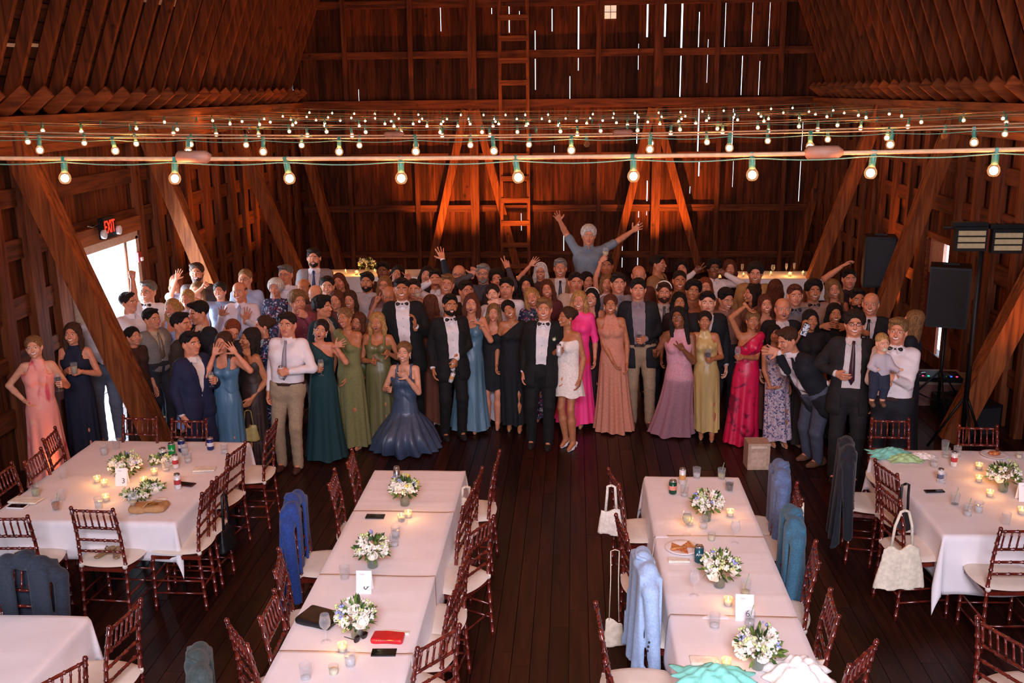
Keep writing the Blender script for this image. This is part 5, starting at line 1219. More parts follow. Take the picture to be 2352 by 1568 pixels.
def person(label, u, v, h, sx='m', yaw=0, hy=0, tilt=0, nod=0, skin=1, hr='short', hc='dark', out='suit', c=(), A=None, B=None, ex=0, gl=False, beard=None, top=None, foot=None, hip=None, Y=None, neck='scoop', hem=.06, flare=.20, pleat=.014, npl=11, satin=False, wm=None, z0=0, hw=None, group=None, cat='person', band=None, ear=False, slit=None, drop=0, dep=None, legs=None):
    s = h/1.75; top = (top or h)+z0+(DT[NP[0]] if NP[0] < len(DT) else 0); H = onZ(u, v, top-.118*min(1, s*1.03)) if Y is None else onY(u, v, Y)
    NP[0] += 1; rn = random.Random(NP[0]*7+3)
    m = sx == 'm'
    if foot is not None and len(foot) == 2 and Y is None and not hip and drop == 0:
        H = onY(u, v, onZ(foot[0], foot[1], z0).y+.02); h = max(1.5, min(2.0, H.z-z0+.12)); s = h/1.75
    yr = math.radians(yaw); f = Vector((math.sin(yr), -math.cos(yr), 0)); r = Vector((math.cos(yr), math.sin(yr), 0))
    # head frame
    hyr = math.radians(yaw+hy); hf = Vector((math.sin(hyr), -math.cos(hyr), math.sin(math.radians(-nod+5)))).normalized(); up = Vector((math.sin(math.radians(tilt)), 0, math.cos(math.radians(tilt))))
    upv = (up-hf*up.dot(hf)).normalized(); Mh = np.array([hf.cross(upv), hf, upv]).T
    hs = (.97 if sx == 'f' else 1.02)*min(1.03, max(.5, s))
    Nk = H-upv*.128*hs-Vector((hf.x, hf.y, 0))*.02
    Nk = Vector((Nk.x, Nk.y, Nk.z))
    fo = Vector((H.x, H.y, z0)) if foot is None else Vector((*(onZ(foot[0], foot[1], z0)).xy, z0))
    if foot is not None and len(foot) == 3: fo = Vector((onZ(foot[0], foot[1], z0).x, H.y+foot[2], z0))
    Ph = .525*h-drop
    Pv = Vector((fo.x*.6+H.x*.4, fo.y*.6+H.y*.4, z0+Ph)) if hip is None else Vector((H.x+hip[0], H.y+hip[1], z0+Ph))
    Nb = Nk-(Nk-Pv).normalized()*.030*s
    root = Vector((fo.x, fo.y, z0)); E = empty('person', root, 0, label, cat, group)
    up2 = (Nb-Pv)
    def pt(x, y, t): return np.array((Pv+up2*t+r*x*s+f*y*s)-root)
    def W2(p): return np.array(Vector(p)-root)
    # arms
    sw = .158 if m else .140; arms = []; held = []
    for side, spec in ((-1, A), (1, B)):
        Sh = Vector(pt(side*sw, -.01, .90))+root; l1, l2 = .285*s, .25*s
        if spec is None:
            Wt = Sh+r*side*.07*s+f*.06*s+Vector((0, 0, -.51*s)); pose = 'relax'; hint = -f+r*side*.4; opt = {}
        else:
            pu, pv, dz, pose = spec[:4]; opt = spec[4] if len(spec) > 4 else {}
            T = onY(pu, pv, H.y-dz) if 'abs' not in opt else onY(pu, pv, opt['abs'])
            hint = Vector(opt.get('hint', (side*r.x*.5+.0, .25, -1) if pv > v-10 else (side*.3, -.35, -1)))
            E1, W1 = arm_ik(Sh, T, l1, l2, hint); dd = (W1-E1).normalized() if 'fd' not in opt else Vector(opt['fd']).normalized()
            Wt = T-dd*.075*s
        El, Wt = arm_ik(Sh, Wt, l1, l2, hint); fd = (Wt-El).normalized()
        fdd = Vector(opt['fd']).normalized() if 'fd' in opt else fd
        camd = (Vector((0, 0, CH))-Wt).normalized()
        if pose in ('grip',):
            fdd = (fdd-Vector((0, 0, 1))*fdd.z*.7).normalized() if 'fd' not in opt else fdd
            xdir = Vector((0, 0, 1)); ydir = fdd.cross(xdir)*(1) ; 
            if ydir.dot(-r*side) < 0 and ydir.dot(camd) < 0: ydir = -ydir
            ydir = -(xdir.cross(fdd)) if side == 1 else xdir.cross(fdd)
            # palm looks inward across the body
            if ydir.dot(-r*side) < 0: ydir = -ydir
        elif pose == 'relax': ydir = -r*side+f*.2
        elif 'pn' in opt: ydir = Vector(opt['pn'])
        else: ydir = camd
        Hm = frame(ydir, fdd); V, Q = hand_t(pose); V = V.copy()
        # thumb side: mirror when needed so that the thumb points up / inward
        want = Vector(opt['th']) if 'th' in opt else (Vector((0, 0, 1)) if pose in ('grip', 'thumb') else (f if pose == 'relax' else -r*side if ydir.dot(camd) > 0 else r*side))
        if Vector(Hm[:, 0]).dot(want) < 0: V[:, 0] *= -1; Q = Q[:, ::-1]
        hsz = s*(1.04 if m else .95)
        arms.append((Sh, El, Wt, (xf(V, Hm, W2(Wt), hsz), Q)))
        held.append(Wt+Vector(Hm[:, 2])*.075*hsz+Vector(Hm[:, 1])*.034*hsz)
    # ---- body (skin)
    F = Field(); torso(F, pt, sx, -.004 if out != 'dress' else -.012, s=s, low=out != 'dress')
    if out == 'dress': F.cap(pt(-.045, 0, .02), pt(-.035, 0, .40), .078*s, .068*s, k=.03).cap(pt(.045, 0, .02), pt(.035, 0, .40), .078*s, .068*s, k=.03)
    F.cap(pt(-sw*.8, -.01, .9), pt(sw*.8, -.01, .9), .045*s, k=.03); F.cap(pt(0, -.015, .9), W2(H-upv*.07*hs-hf*.01), (.060 if m else .050)*s, (.055 if m else .046)*hs, k=.03)
    ar = (.050, .041, .040, .026) if m else (.042, .034, .034, .022)
    for Sh, El, Wt, _ in arms:
        F.cap(W2(Sh), W2(El), ar[0]*s, ar[1]*s, k=.02); F.cap(W2(El), W2(El+(Wt-El)*.35), ar[1]*s, ar[2]*s, k=.01); F.cap(W2(El+(Wt-El)*.35), W2(Wt), ar[2]*s, ar[3]*s, k=.01)
    lg = []
    kneel = drop > .3
    for q in (-1, 1):
        hp = Vector(pt(q*(.085 if out != 'dress' else .062), 0, -.02)); ft = Vector((0, 0, 0))+r*q*(.10 if m else .07)*s+f*(.02*q if m else .03*q)
        if kneel: ft = r*q*.1*s-f*.22*s
        if legs: ft = Vector((legs[(q+1)//2][0], legs[(q+1)//2][1], legs[(q+1)//2][2] if len(legs[(q+1)//2]) > 2 else 0))
        an = ft+Vector((0, 0, .085*s)); kn, an2 = arm_ik(hp, an, .228*h, .212*h, f+r*q*.15); lg.append((hp, kn, an, ft))
        lq = (.58 if slit is None else .80) if out == 'dress' and hem < .4 else .80 if out == 'dress' else 1
        F.cap(hp, kn, .080*s*lq, .054*s*lq, k=.03); F.cap(kn, kn+(an-kn)*.35, .052*s*lq, .056*s*lq, k=.02); F.cap(kn+(an-kn)*.35, an, .055*s, .034*s, k=.02); F.cap(an, np.array(ft+f*.10*s)+np.array((0, 0, .028)), .034*s, .024*s, k=.02)
    V, Q = F.mesh(.0125); parts = [(V, Q, 0)]
    hv, hq, hm = head(sx, ex); hv = hv.copy(); hv[:, 0] *= 1+rn.uniform(-.04, .05); hv[:, 2] *= 1+rn.uniform(-.02, .03)
    hv[:, 0] *= 1.09; parts.append((xf(hv, Mh, W2(H), hs), hq, hm))
    for a in arms: parts.append((a[3][0], a[3][1], 0))
    V, Q, M = join_np(parts)
    np_obj('body', V, Q, [SKIN[skin], mLip, mTeeth, mEyeW, mIris, hairmat(hc if hr != 'bald' and hc != 'white' else 'grey'), mMouth], E, M)
    if hr:
        V, Q = hair(hr); V = V*np.array((1.10, 1.02, 1.02)); np_obj('hair', xf(V, Mh, W2(H), hs), Q, hairmat(hc), E)
    if beard: np_obj('beard', xf(BEARD[0]*np.array((1.09, 1, 1)), Mh, W2(H), hs), BEARD[1], hairmat(beard), E)
    if gl:
        g = MB(); 
        for q in (-1, 1):
            g.tube([(q*.031+.019*math.cos(t*PI/6), .096-.004*abs(math.cos(t*PI/6)), .001+.015*math.sin(t*PI/6)) for t in range(13)], .0018, 5); g.tube([(q*.05, .092, .004), (q*.076, .0, .004)], .0018, 5)
        g.tube([(-.012, .099, .003), (.012, .099, .003)], .0018, 5); a_ = np.array(g.v); g.v = [tuple(p) for p in xf(a_, Mh, W2(H), hs)]; g.build('glasses', mPhone, E)
    if band:
        g = MB(); g.tube([(.088*math.cos(t), -.0+.02*0, .045+.088*math.sin(t)+.0) for t in [PI*i/12 for i in range(13)]], .008, 6); a_ = np.array(g.v); g.v = [tuple(p) for p in xf(a_, Mh, W2(H), hs)]; g.build('headband', cmat(band, 'satin'), E)
    if ear:
        for q in (-1, 1):
            g = MB().ball((q*.078, .0, -.045), .008, 6).ball((q*.078, .0, -.062), .0065, 6).ball((q*.08, 0, -.076), .005, 6); a_ = np.array(g.v); g.v = [tuple(p) for p in xf(a_, Mh, W2(H), hs)]; g.build('earring', mat('pearl', '#efe6d8', .2), E)
    # ---- clothes
    def sleeves(F, e, frac=2.0, k=.02):
        for Sh, El, Wt, _ in arms:
            F.cap(W2(Sh), W2(El) if frac >= 1 else W2(Sh+(El-Sh)*frac), (ar[0]*s+e), (ar[1]*s+e*(1.0 if frac >= 1 else 1.5)), k=k)
            if frac > 1: F.cap(W2(El), W2(El+(Wt-El)*min(1, (frac-1))*.97), ar[1]*s+e, (ar[3]*s+e*.8), k=.012)
    nP = np.array(Pv-root); nU = np.array(up2); nU2 = float(nU @ nU); nr = np.array(r); nf = np.array(f)
    def lc(X, Y, Z):
        x, y, z = X-nP[0], Y-nP[1], Z-nP[2]; t = (x*nU[0]+y*nU[1]+z*nU[2])/nU2
        bx, by, bz = x-t*nU[0], y-t*nU[1], z-t*nU[2]; return bx*nr[0]+by*nr[1], bx*nf[0]+by*nf[1], t
    lo = nP-np.array((.5, .5, .6)); hi = nP+np.array((.5, .5, .9))
    wr_ph = rn.uniform(0, 6)
    def wrinkle(a): return lambda X, Y, Z: a*np.sin(X*40+Z*24+wr_ph)*np.sin(Z*33+Y*30-wr_ph)
    if out in ('tux', 'suit', 'blazer', 'shirt', 'short', 'vest', 'tee'):
        if out == 'tux': cj, cs, ct, cp = '#07070a', '#e6dfe0', '#050506', '#060608'
        else: cj, cs, ct, cp = (list(c)+[None]*4)[:4]
        if out in ('shirt', 'short', 'tee', 'vest'): cj, cs, ct, cp = (cs if out == 'vest' else None), c[0], (c[1] if len(c) > 1 else None), (c[2] if len(c) > 2 else '#23242c')
        if out == 'vest': cj = c[3]
        F = Field(); torso(F, pt, sx, .010, s=s); F.cap(pt(-sw*.82, -.01, .9), pt(sw*.82, -.01, .9), .055*s, k=.03)
        sl = {'tux': 1.99, 'suit': 1.99, 'blazer': 1.99, 'shirt': 1.97, 'vest': 1.97, 'short': .72, 'tee': .6}[out]
        sleeves(F, .011, sl)
        F.fn(lambda X, Y, Z: .02-lc(X, Y, Z)[2]*1.0*up2.length, lo, hi, k=.01, op=-1) if False else None
        F.ell(pt(0, .0, .99), (.075*s, .075*s, .045*s), k=.02)      # collar stand
        F.ell(pt(0, .03, 1.13), (.056*s, .075*s, .045*s), k=.006, op=-1)
        if ct is None and out != 'tux': F.ell(pt(0, .10, 1.0), (.030*s, .05*s, .055*s), k=.01, op=-1)
        V, Q = F.mesh(.0125, wrinkle(.0035)); so = np_obj('tee_shirt' if out == 'tee' else 'shirt', V, Q, cmat(cs, 'shirt'), E)
        if out in ('tux', 'shirt', 'short') :
            for i in range(4 if out != 'tux' else 3):
                MB().ball(pt(0, .125 if m else .11, .74-.16*i), .0065, 6).build('button', mat('shirt_button', '#2a2a30' if out == 'tux' else '#cfc8c0', .4), so)
        g = MB()
        for q in (-1, 1): g.add([pt(q*.006, .078, 1.035), pt(q*.050, .035, 1.06), pt(q*.070, .062, .955), pt(q*.030, .112, .935)], [(0, 1, 2, 3)])
        if out not in ('tee',): o_ = g.build('collar', cmat(cs, 'shirt'), so); md = o_.modifiers.new('t', 'SOLIDIFY'); md.thickness = .006
        if out == 'tux' or ct == 'bow':
            F = Field(); cc = pt(0, .074, 1.0)
            for q in (-1, 1):
                F.cap(cc+nr*q*.010, cc+nr*q*.050*s, .007, .021, k=.008)
            F.cap(cc, cc, .012, k=.005); V, Q = F.mesh(.0065); np_obj('bow_tie', V, Q, cmat('#0a0a0e', 'satin'), E)
        elif ct:
            g = MB(); pts = [pt(0, y, t) for y, t in ((.080, 1.0), (.098, .93), (.122 if m else .1, .78), (.128 if m else .1, .55), (.126, .33), (.124, .24))]
            g.tube(pts, [.018, .013, .022, .029, .034, .004], 8, sx=1); 
            o_ = g.build('necktie', cmat(ct, 'satin'), E)
        if out in ('tux', 'suit', 'blazer', 'vest'):
            F = Field(); torso(F, pt, sx, .019, s=s); F.cap(pt(-sw*.86, -.01, .905), pt(sw*.86, -.01, .905), .062*s, k=.03)
            if out != 'vest': sleeves(F, .018, 1.90)
            else: pass
            for q in (-1, 1): F.cap(pt(q*.085, .01, .0), pt(q*.095, .01, -.20), .118*s, .125*s, k=.03) if out != 'vest' else None
            wt, wb, tb = {'tux': (.075, .055, -.35), 'suit': (.070, .030, -.2), 'blazer': (.075, .060, -.6), 'vest': (.07, .01, .35)}[out]
            if len(c) > 4 and c[4] == 'open': wb = .085
            if len(c) > 4 and c[4] == 'shut': wb = .004
            def vcut(X, Y, Z):
                x, y, t = lc(X, Y, Z); w = (wb+(wt-wb)*np.clip((t-.25)/.7, 0, 1))*s
                return np.maximum(np.abs(x)-w, .02-y)
            F.fn(vcut, pt(0, .0, 0)-.5, pt(0, 0, 1.2)+.5, k=.008, op=-1)
            F.ell(pt(0, .03, 1.14), (.070*s, .09*s, .075*s), k=.008, op=-1)
            if out != 'vest': F.fn(lambda X, Y, Z: (Z-(nP[2]-.23*s))*1.0+0*X+0*Y, (-9, -9, -9), (-8, -8, -8), k=.01, op=-1) if False else None
            V, Q = F.mesh(.0125, wrinkle(.003)); jo = np_obj('vest' if out == 'vest' else 'jacket', V, Q, cmat(cj), E)
            if out != 'vest':
                for q in (-1, 1):
                    g = MB(); w0 = wt+.012; a0 = pt(q*w0*.9, .085, .97); a1 = pt(q*(wt*.9+.02), .146, .75); a2 = pt(q*(wb+.012+.3*(wt-wb)), .136, .38)
                    ax = np.array(r)*q
                    g.add([a0, a0+ax*.03, a1+ax*.055-nf*.012, a1, a1+ax*.035-nf*.006, a2+ax*.01, a2], [(0, 1, 2, 3), (3, 4, 5, 6)]); o_ = g.build('lapel', cmat(cj), jo)
                    md = o_.modifiers.new('t', 'SOLIDIFY'); md.thickness = .008
        # trousers
        F = Field()
        for hp, kn, an, ft in lg:
            F.cap(hp, kn, .098*s, .070*s, k=.03); F.cap(kn, an+Vector((0, 0, -.02)), .070*s, .056*s, k=.02)
        F.cap(pt(-.072, 0, -.02), pt(.072, 0, -.02), .120*s, k=.03); F.cap(pt(-.068, 0, .13), pt(.068, 0, .13), .121*s, k=.03)
        for q in (-1, 1): F.cap(pt(q*.072, 0, 0), pt(q*.068, 0, .15), .122*s, k=.03)
        F.fn(lambda X, Y, Z: (.175-lc(X, Y, Z)[2])*nU2**.5, nP-.4, nP+np.array((.4, .4, .5)), k=.006, op=-1)
        V, Q = F.mesh(.016, wrinkle(.004)); np_obj('trousers', V, Q, cmat(cp or '#1b1c24'), E)
        if out in ('shirt', 'blazer') and m:
            V, F_ = [], []; g = MB(); n = 20
            ringp = lambda e, t: [pt((.062+.120+e)*math.cos(a)*1.0, (.119+e)*math.sin(a), t) for a in [2*PI*i/n for i in range(n)]]
            A0, A1 = ringp(.012, .13), ringp(.010, .182)
            g.add(A0+A1, [(i, (i+1) % n, n+(i+1) % n, n+i) for i in range(n)]); o_ = g.build('belt', cmat('#33160e'), E); md = o_.modifiers.new('t', 'SOLIDIFY'); md.thickness = .006
        skind, scol = 'man', (c[5] if len(c) > 5 else '#1a100c')
    else:   # dress
        dc = cmat(c[0], 'satin' if satin else 'wool'); F = Field(); torso(F, pt, sx, .011, s=s, low=False); F.cap(pt(-.046, .005, .24), pt(.046, .005, .24), .094*s, k=.03)
        F.cap(pt(-sw*.82, -.01, .9), pt(sw*.82, -.01, .9), .055*s, k=.03); F.cap(pt(0, -.012, .9), pt(0, -.01, 1.05), .060*s, k=.03)
        tn = {'strapless': .80, 'scoop': .86, 'vee': .90, 'halter': .93, 'one': .95, 'tee': 1.0, 'cowl': .86}[neck]
        if neck in ('tee',) or (hw and hw.get('sl')): F.cap(pt(-sw*.85, -.01, .9), pt(sw*.85, -.01, .9), .052*s, k=.03); sleeves(F, .012, (hw or {}).get('sl', .5))
        if neck == 'one': F.cap(pt(sw*.9*(hw or {}).get('q', 1), -.01, .9), pt(0, .02, .86), .056*s, k=.03)
        def ncut(X, Y, Z):
            x, y, t = lc(X, Y, Z); xx = x/s
            if neck == 'strapless': lim = .79-.02*np.cos(xx*20)
            elif neck in ('scoop', 'cowl'): lim = np.where(np.abs(np.abs(xx)-.085) < .017, 1.2, np.where(y > 0, .735+.9*np.abs(xx)*(np.abs(xx) < .085), .74))
            elif neck == 'vee': lim = np.where(np.abs(xx) < .02+.03, .60+3.6*np.abs(xx), np.where(np.abs(xx) < .105, 1.2, .78))
            elif neck == 'halter': lim = np.where(np.abs(xx) < .115-.16*np.clip(t-.72, 0, .4), 1.05, .76)-np.where(y < -.02, .25, 0)
            elif neck == 'one': q = (hw or {}).get('q', 1); lim = .86+1.5*xx*q
            else: lim = 1.02+0*xx
            return (lim-t)*nU2**.5*-1*-1
        F.fn(lambda X, Y, Z: ncut(X, Y, Z), nP-.5, nP+np.array((.5, .5, .9)), k=.006, op=-1)
        V, Q = F.mesh(.0105, wrinkle(.0025) if not satin else wrinkle(.004)); Q = Q[:, ::-1] if False else Q
        pr = [(V, Q, 0)]
        # skirt lofted from the waist to the hem
        n = 72; Z0 = .37; hemc = Vector((0, 0, hem)) if hip is None else Vector((0, 0, hem)); rows = []; nr_ = 30; fl_ = flare*s
        hz = hem
        for i in range(nr_+1):
            q = i/nr_; 
            if q < .22: cpt = Vector(pt(0, .004, Z0*(1-q/.22))); qq = q/.22; a = .120+(.170-.120)*qq**.7; b = .094+(.128-.094)*qq**.8; fq = 0
            else:
                fq = (q-.22)/.78; cb = Vector(pt(0, 0, 0)); ce = Vector((0, 0, hz)); cm = Vector((cb.x*.5+ce.x*.5, cb.y*.5+ce.y*.5, (cb.z+ce.z)/2)); cpt = cb*(1-fq)**2+cm*2*fq*(1-fq)+ce*fq*fq
                fs_ = fq**(1.15 if hem > .3 else 1.7); a = .170+(fl_-.170)*fs_ if fl_ > .170 else .170+(fl_-.170)*fq; b = .128+(fl_*.85-.128)*fs_
                if drop > .15: a += .06*math.sin(PI*fq); b += .22*math.sin(PI*fq)
            row = []
            for k in range(n):
                th = 2*PI*k/n; pl_ = pleat*fq**.7*(1+.5*math.sin(3*th+wr_ph))*math.sin(npl*th+wr_ph+1.2*math.sin(2*th)); aa = (a*s+pl_); bb_ = (b*s+pl_)
                row.append(np.array(cpt)+nr*aa*math.cos(th)+nf*bb_*math.sin(th)+np.array((0, 0, .012*math.sin(5*th+wr_ph)*fq)))
            if slit is not None and fq > .35:
                pass
            rows.append(row)
        V2 = np.array(rows).reshape(-1, 3); Q2 = np.array([(i*n+k, i*n+(k+1) % n, (i+1)*n+(k+1) % n, (i+1)*n+k) for i in range(nr_) for k in range(n) if not (slit is not None and i > 12 and abs(((k/n-slit+.5) % 1)-.5) < .012+.0042*(i-12))])
        pr.append((V2, Q2[:, ::-1], 0)); V, Q, M_ = join_np(pr); np_obj('dress', V, Q, dc, E)
        skind, scol = 'woman', (c[1] if len(c) > 1 else '#c0a08a')
    for (hp, kn, an, ft) in lg:
        V, Q = shoe_t(skind); np_obj('shoe', xf(V, np.array([r, f, (0, 0, 1)]).T, np.array(ft)+np.array((0, 0, 0)), s*.98), Q, cmat(scol), E)
    PEOPLE.append((label, H.copy(), E)); return E, H, held
# ============================================================ PEOPLE: the guests (u, v = where the face is seen; heights in metres)
GRP = 'wedding guests gathered on the barn floor'
def P(label, u, v, h, sx='m', **k): k.setdefault('group', GRP); return person(label, u, v, h, sx, **k)
def glass_in(held, i, label, liq=None, kind='wine', sc=.95, tilt=(0, 0, 0)):
    p = held[i]; wineglass(0, 0, label, liq, P=(p.x, p.y, p.z-.075*sc), kind=kind, sc=sc, R=tilt, lvl=.15 if kind == 'wine' else .165)
def can_in(held, i, label, body=None, rot=None, h=.135, r=.027): p = held[i]; return can(0, 0, label, body or mWhiteC, mGoldB if body is None else None, P=(p.x, p.y, p.z-h*.5), h=h, r=r, rot=rot)
NB, CHAR, TAN, WH = '#14182b', '#23211f', '#9a8468', '#e6e0e2'
# ---- front rows, left to right
E_, H_, hd = P('woman in a pink tie-dye halter gown at the far left, one hand on hip', 78, 797, 1.68, 'f', yaw=18, tilt=-6, hr='bun', hc='dblond', out='dress', c=(mTie,), neck='halter', ex=1, A=(66, 930, .12, 'relax', {'hint': (-1, .2, 0)}), B=(142, 879, .28, 'grip'), skin=0, hem=.04, flare=0.25, pleat=.02)
glass_in(hd, 1, 'glass of red wine held by the woman in the pink tie-dye gown', mRed)
E_, H_, hd = P('woman in a navy halter gown holding a tall drink by the doorway', 166, 766, 1.68, 'f', yaw=8, hr='long', hc='brown', out='dress', c=('#131a30',), neck='halter', ex=1, A=(158, 846, .26, 'grip'), B=(172, 850, .24, 'grip'), skin=1, hem=.04, flare=0.20)
tumbler(0, 0, 'clear drink in the hands of the woman in the navy halter gown', mLime, .7, P=(hd[0].x+.03, hd[0].y-.01, hd[0].z-.04), h=.13)
E_, H_, hd = P('man in white shirt and grey trousers with his face hidden by the timber brace', 224, 712, 1.82, yaw=14, hr='short', hc='dark', out='shirt', c=('#ddd6d8', None, '#6c6f7c'), A=(248, 842, .25, 'relax'), B=(268, 838, .26, 'grip'))
P('man with fist raised beside the doorway, white shirt, seen in profile', 296, 694, 1.74, yaw=70, hr='short', hc='dark', out='short', c=('#e9e4ea', None, '#33343c'), B=(303, 622, .0, 'fist', {'hint': (0, -.3, -1)}), A=None)
P('grey-haired man in glasses, white shirt and black bow tie by the doorway', 340, 668, 1.84, yaw=-5, tilt=6, hr='short', hc='salt', out='shirt', c=('#ece8ea', 'bow', '#1a1a20'), gl=True, ex=1)
P('dark-haired man in profile with grey vest, tan shirt and tie', 349, 732, 1.76, yaw=62, hr='short', hc='black', out='vest', c=('#b7a68c', '#6e5a48', '#23242c', '#77736e'), top=1.66)
P('dark-haired woman low behind the brace with a candle-lit orange wrap', 306, 772, 1.60, 'f', yaw=60, hr='bun', hc='black', out='dress', c=('#3a1a0c',), neck='tee', top=1.36, hw={'sl': 1.5})
P('blonde woman in a blue and white striped dress left of the dark suits', 395, 708, 1.66, 'f', yaw=-10, hr='wavy', hc='blond', out='dress', c=('#9fb4e6',), neck='scoop', ex=1)
P('reddish-haired woman behind a raised waving hand on the left', 404, 650, 1.66, 'f', yaw=-5, hr='bob', hc='red', out='dress', c=('#8f8590',), neck='tee', A=(409, 630, .12, 'open'), skin=1)
P('bearded man in a dark shirt standing highest on the left', 452, 626, 1.86, yaw=10, hr='side', hc='brown', out='shirt', c=('#4a3c3a', None, '#22222a'), beard='brown', ex=1)
P('elderly woman with straight grey blonde hair under the bearded man', 430, 686, 1.64, 'f', hr='bob', hc='blond', out='dress', c=('#b9a9b4',), neck='tee')
P('young fair woman peeking behind the grey blonde woman', 452, 668, 1.66, 'f', hr='long', hc='dblond', out='dress', c=('#c8b8bc',), neck='tee', skin=0)
P('short dark-haired woman in a grey blue top with one fist raised', 505, 668, 1.68, 'f', yaw=5, hr='bun', hc='dark', out='dress', c=('#7f8aa0',), neck='tee', A=(476, 652, .1, 'fist', {'hint': (-1, 0, -.5)}), ex=1)
P('bald man in a white shirt and light blue tie with both hands up', 550, 670, 1.76, tilt=-6, hr='bald', hc='brown', out='shirt', c=('#e2ddea', '#9fb3d8', '#2b2b33'), A=(512, 712, .22, 'open', {'hint': (-.5, 0, -1)}), B=(567, 722, .28, 'open', {'fd': (.3, -.1, .8)}), ex=1)
P('man with glasses in a light blue shirt behind the bald man', 563, 640, 1.80, hr='buzz', hc='dblond', out='shirt', c=('#a9b6d4', None, '#33343c'), gl=True)
P('man with glasses and white shirt behind the white-haired woman', 656, 630, 1.82, yaw=-5, hr='short', hc='salt', out='shirt', c=('#e8e2ea', None, '#2b2b33'), gl=True)
P('white-haired woman in a floral navy top', 633, 662, 1.64, 'f', hr='afro', hc='white', out='dress', c=(mFlorDark,), neck='tee', hw={'sl': 1.2})
P('tall bearded man in a light grey blazer and blue tie, highest at the back left', 721, 592, 1.98, yaw=5, hr='side', hc='dark', out='suit', c=('#8f8688', '#e3dfe6', '#173c7a', '#4a4a55'), beard='dark', ex=1)
P('dark-haired man in a navy suit looking down between the brown suit and the vest', 456, 718, 1.82, yaw=-40, nod=12, hr='short', hc='black', out='suit', c=('#15161f', '#c4a58a', '#101018', '#15161f'))
P('dark-haired man in a brown suit seen from behind', 417, 744, 1.80, yaw=95, hy=-20, hr='short', hc='black', out='suit', c=('#2f2419', '#c0a890', None, '#181614', 'shut'))
E_, H_, hd = P('man in a navy suit in front, turned to the laughing woman, holding a drink', 438, 788, 1.74, yaw=62, hr='short', hc='black', out='suit', c=('#141b3a', '#e0d4cc', None, '#141b3a', 'shut'), top=1.66, B=(493, 868, .14, 'grip'), A=None)
glass_in(hd, 1, 'small glass held by the man in the navy suit in front', mWhite, sc=.8)
P('laughing woman in a pale blue satin dress with hands at her cheeks', 512, 787, 1.64, 'f', yaw=-8, tilt=6, hr='long', hc='brown', out='dress', c=('#4f7691',), satin=True, neck='scoop', ex=2, top=1.56, A=(497, 800, .14, 'open'), B=(531, 800, .14, 'open'))
P('red-haired balding man leaning his head down behind the laughing woman', 532, 760, 1.78, yaw=30, tilt=28, nod=20, hr='buzz', hc='red', out='shirt', c=('#2a2a35', None, '#22222a'), top=1.62, skin=1)
P('long dark-haired woman in a dark brown velvet dress turned to the laughing woman', 573, 778, 1.72, 'f', yaw=-52, tilt=8, hr='long', hc='dark', out='dress', c=(mMotBr,), neck='strapless', top=1.66, A=(566, 802, .18, 'relax', {'hint': (.4, -.3, -1)}), B=(573, 930, .18, 'relax'), skin=2, flare=0.17)
hb = hd; 
P('woman with brown updo and earring partly hidden behind the brown velvet dress', 604, 748, 1.66, 'f', yaw=-60, hr='bun', hc='brown', out='dress', c=(mFlorDark,), neck='tee', ear=True)
E_, H_, hd = P('man in white shirt, grey tie and khaki trousers in front', 660, 745, 1.82, yaw=-4, hr='side', hc='dark', out='shirt', c=('#e9dfe0', '#8d8791', '#a38d70', None, None, '#4a2216'), foot=(668, 1078), A=None, B=(648, 856, .27, 'grip', {'hint': (1, .2, -.5)}))
can_in(hd, 1, 'white slim can held by the man in khaki trousers')
P('curly blond man drinking with a hand at his mouth', 684, 692, 1.80, yaw=40, hr='curly', hc='dblond', out='shirt', c=('#8a4050', None, '#33343c'), A=None, B=(698, 714, .18, 'grip'))
P('bald man behind the curly blond man', 697, 662, 1.74, hr='bald', hc='dark', out='shirt', c=('#5a3a3a', None, '#22222a'), skin=2)
P('bald head bent down behind the dark curly man', 724, 678, 1.74, nod=35, hr='bald', hc='grey', out='shirt', c=('#7a4a4a', None, '#22222a'), top=1.68, skin=0)
P('smiling young man with short dark hair beneath the tall man in grey', 752, 657, 1.78, yaw=10, hr='short', hc='dark', out='shirt', c=('#5a4650', None, '#22222a'), ex=1, skin=0)
P('dark curly-haired man in profile hugging the woman in green', 742, 705, 1.80, yaw=70, tilt=8, hr='curly', hc='black', out='suit', c=('#14303a', '#c0a890', None, '#181614', 'shut'))
E_, H_, hd = P('laughing brunette in a dark green one-shoulder gown with a glass of wine', 737, 757, 1.68, 'f', yaw=8, tilt=14, hr='bun', hc='dark', out='dress', c=('#10393c',), neck='one', hw={'q': -1}, ex=2, ear=True, A=(732, 846, .24, 'grip'), B=(782, 790, .15, 'open', {'fd': (.8, -.2, .3)}), hem=.03, flare=0.27, foot=(752, 1052))
glass_in(hd, 0, 'glass of white wine held by the woman in the dark green gown', mWhite)
P('brown-haired woman tilting her head in the back row left of the candles', 779, 647, 1.68, 'f', tilt=-14, hr='long', hc='auburn', out='dress', c=('#4a2a28',), neck='tee')
P('brunette woman facing the camera behind the woman in sage', 772, 689, 1.68, 'f', yaw=-6, hr='long', hc='auburn', out='dress', c=('#6a3a3a',), neck='tee')
P('smiling brown-haired woman left of the bearded man in white', 803, 689, 1.68, 'f', hr='long', hc='brown', out='dress', c=('#70303a',), neck='scoop', ex=1)
P('dark bearded man in an open white shirt', 843, 647, 1.86, hr='short', hc='black', out='shirt', c=('#bdb4b6', None, '#22222a'), beard='black', skin=2)
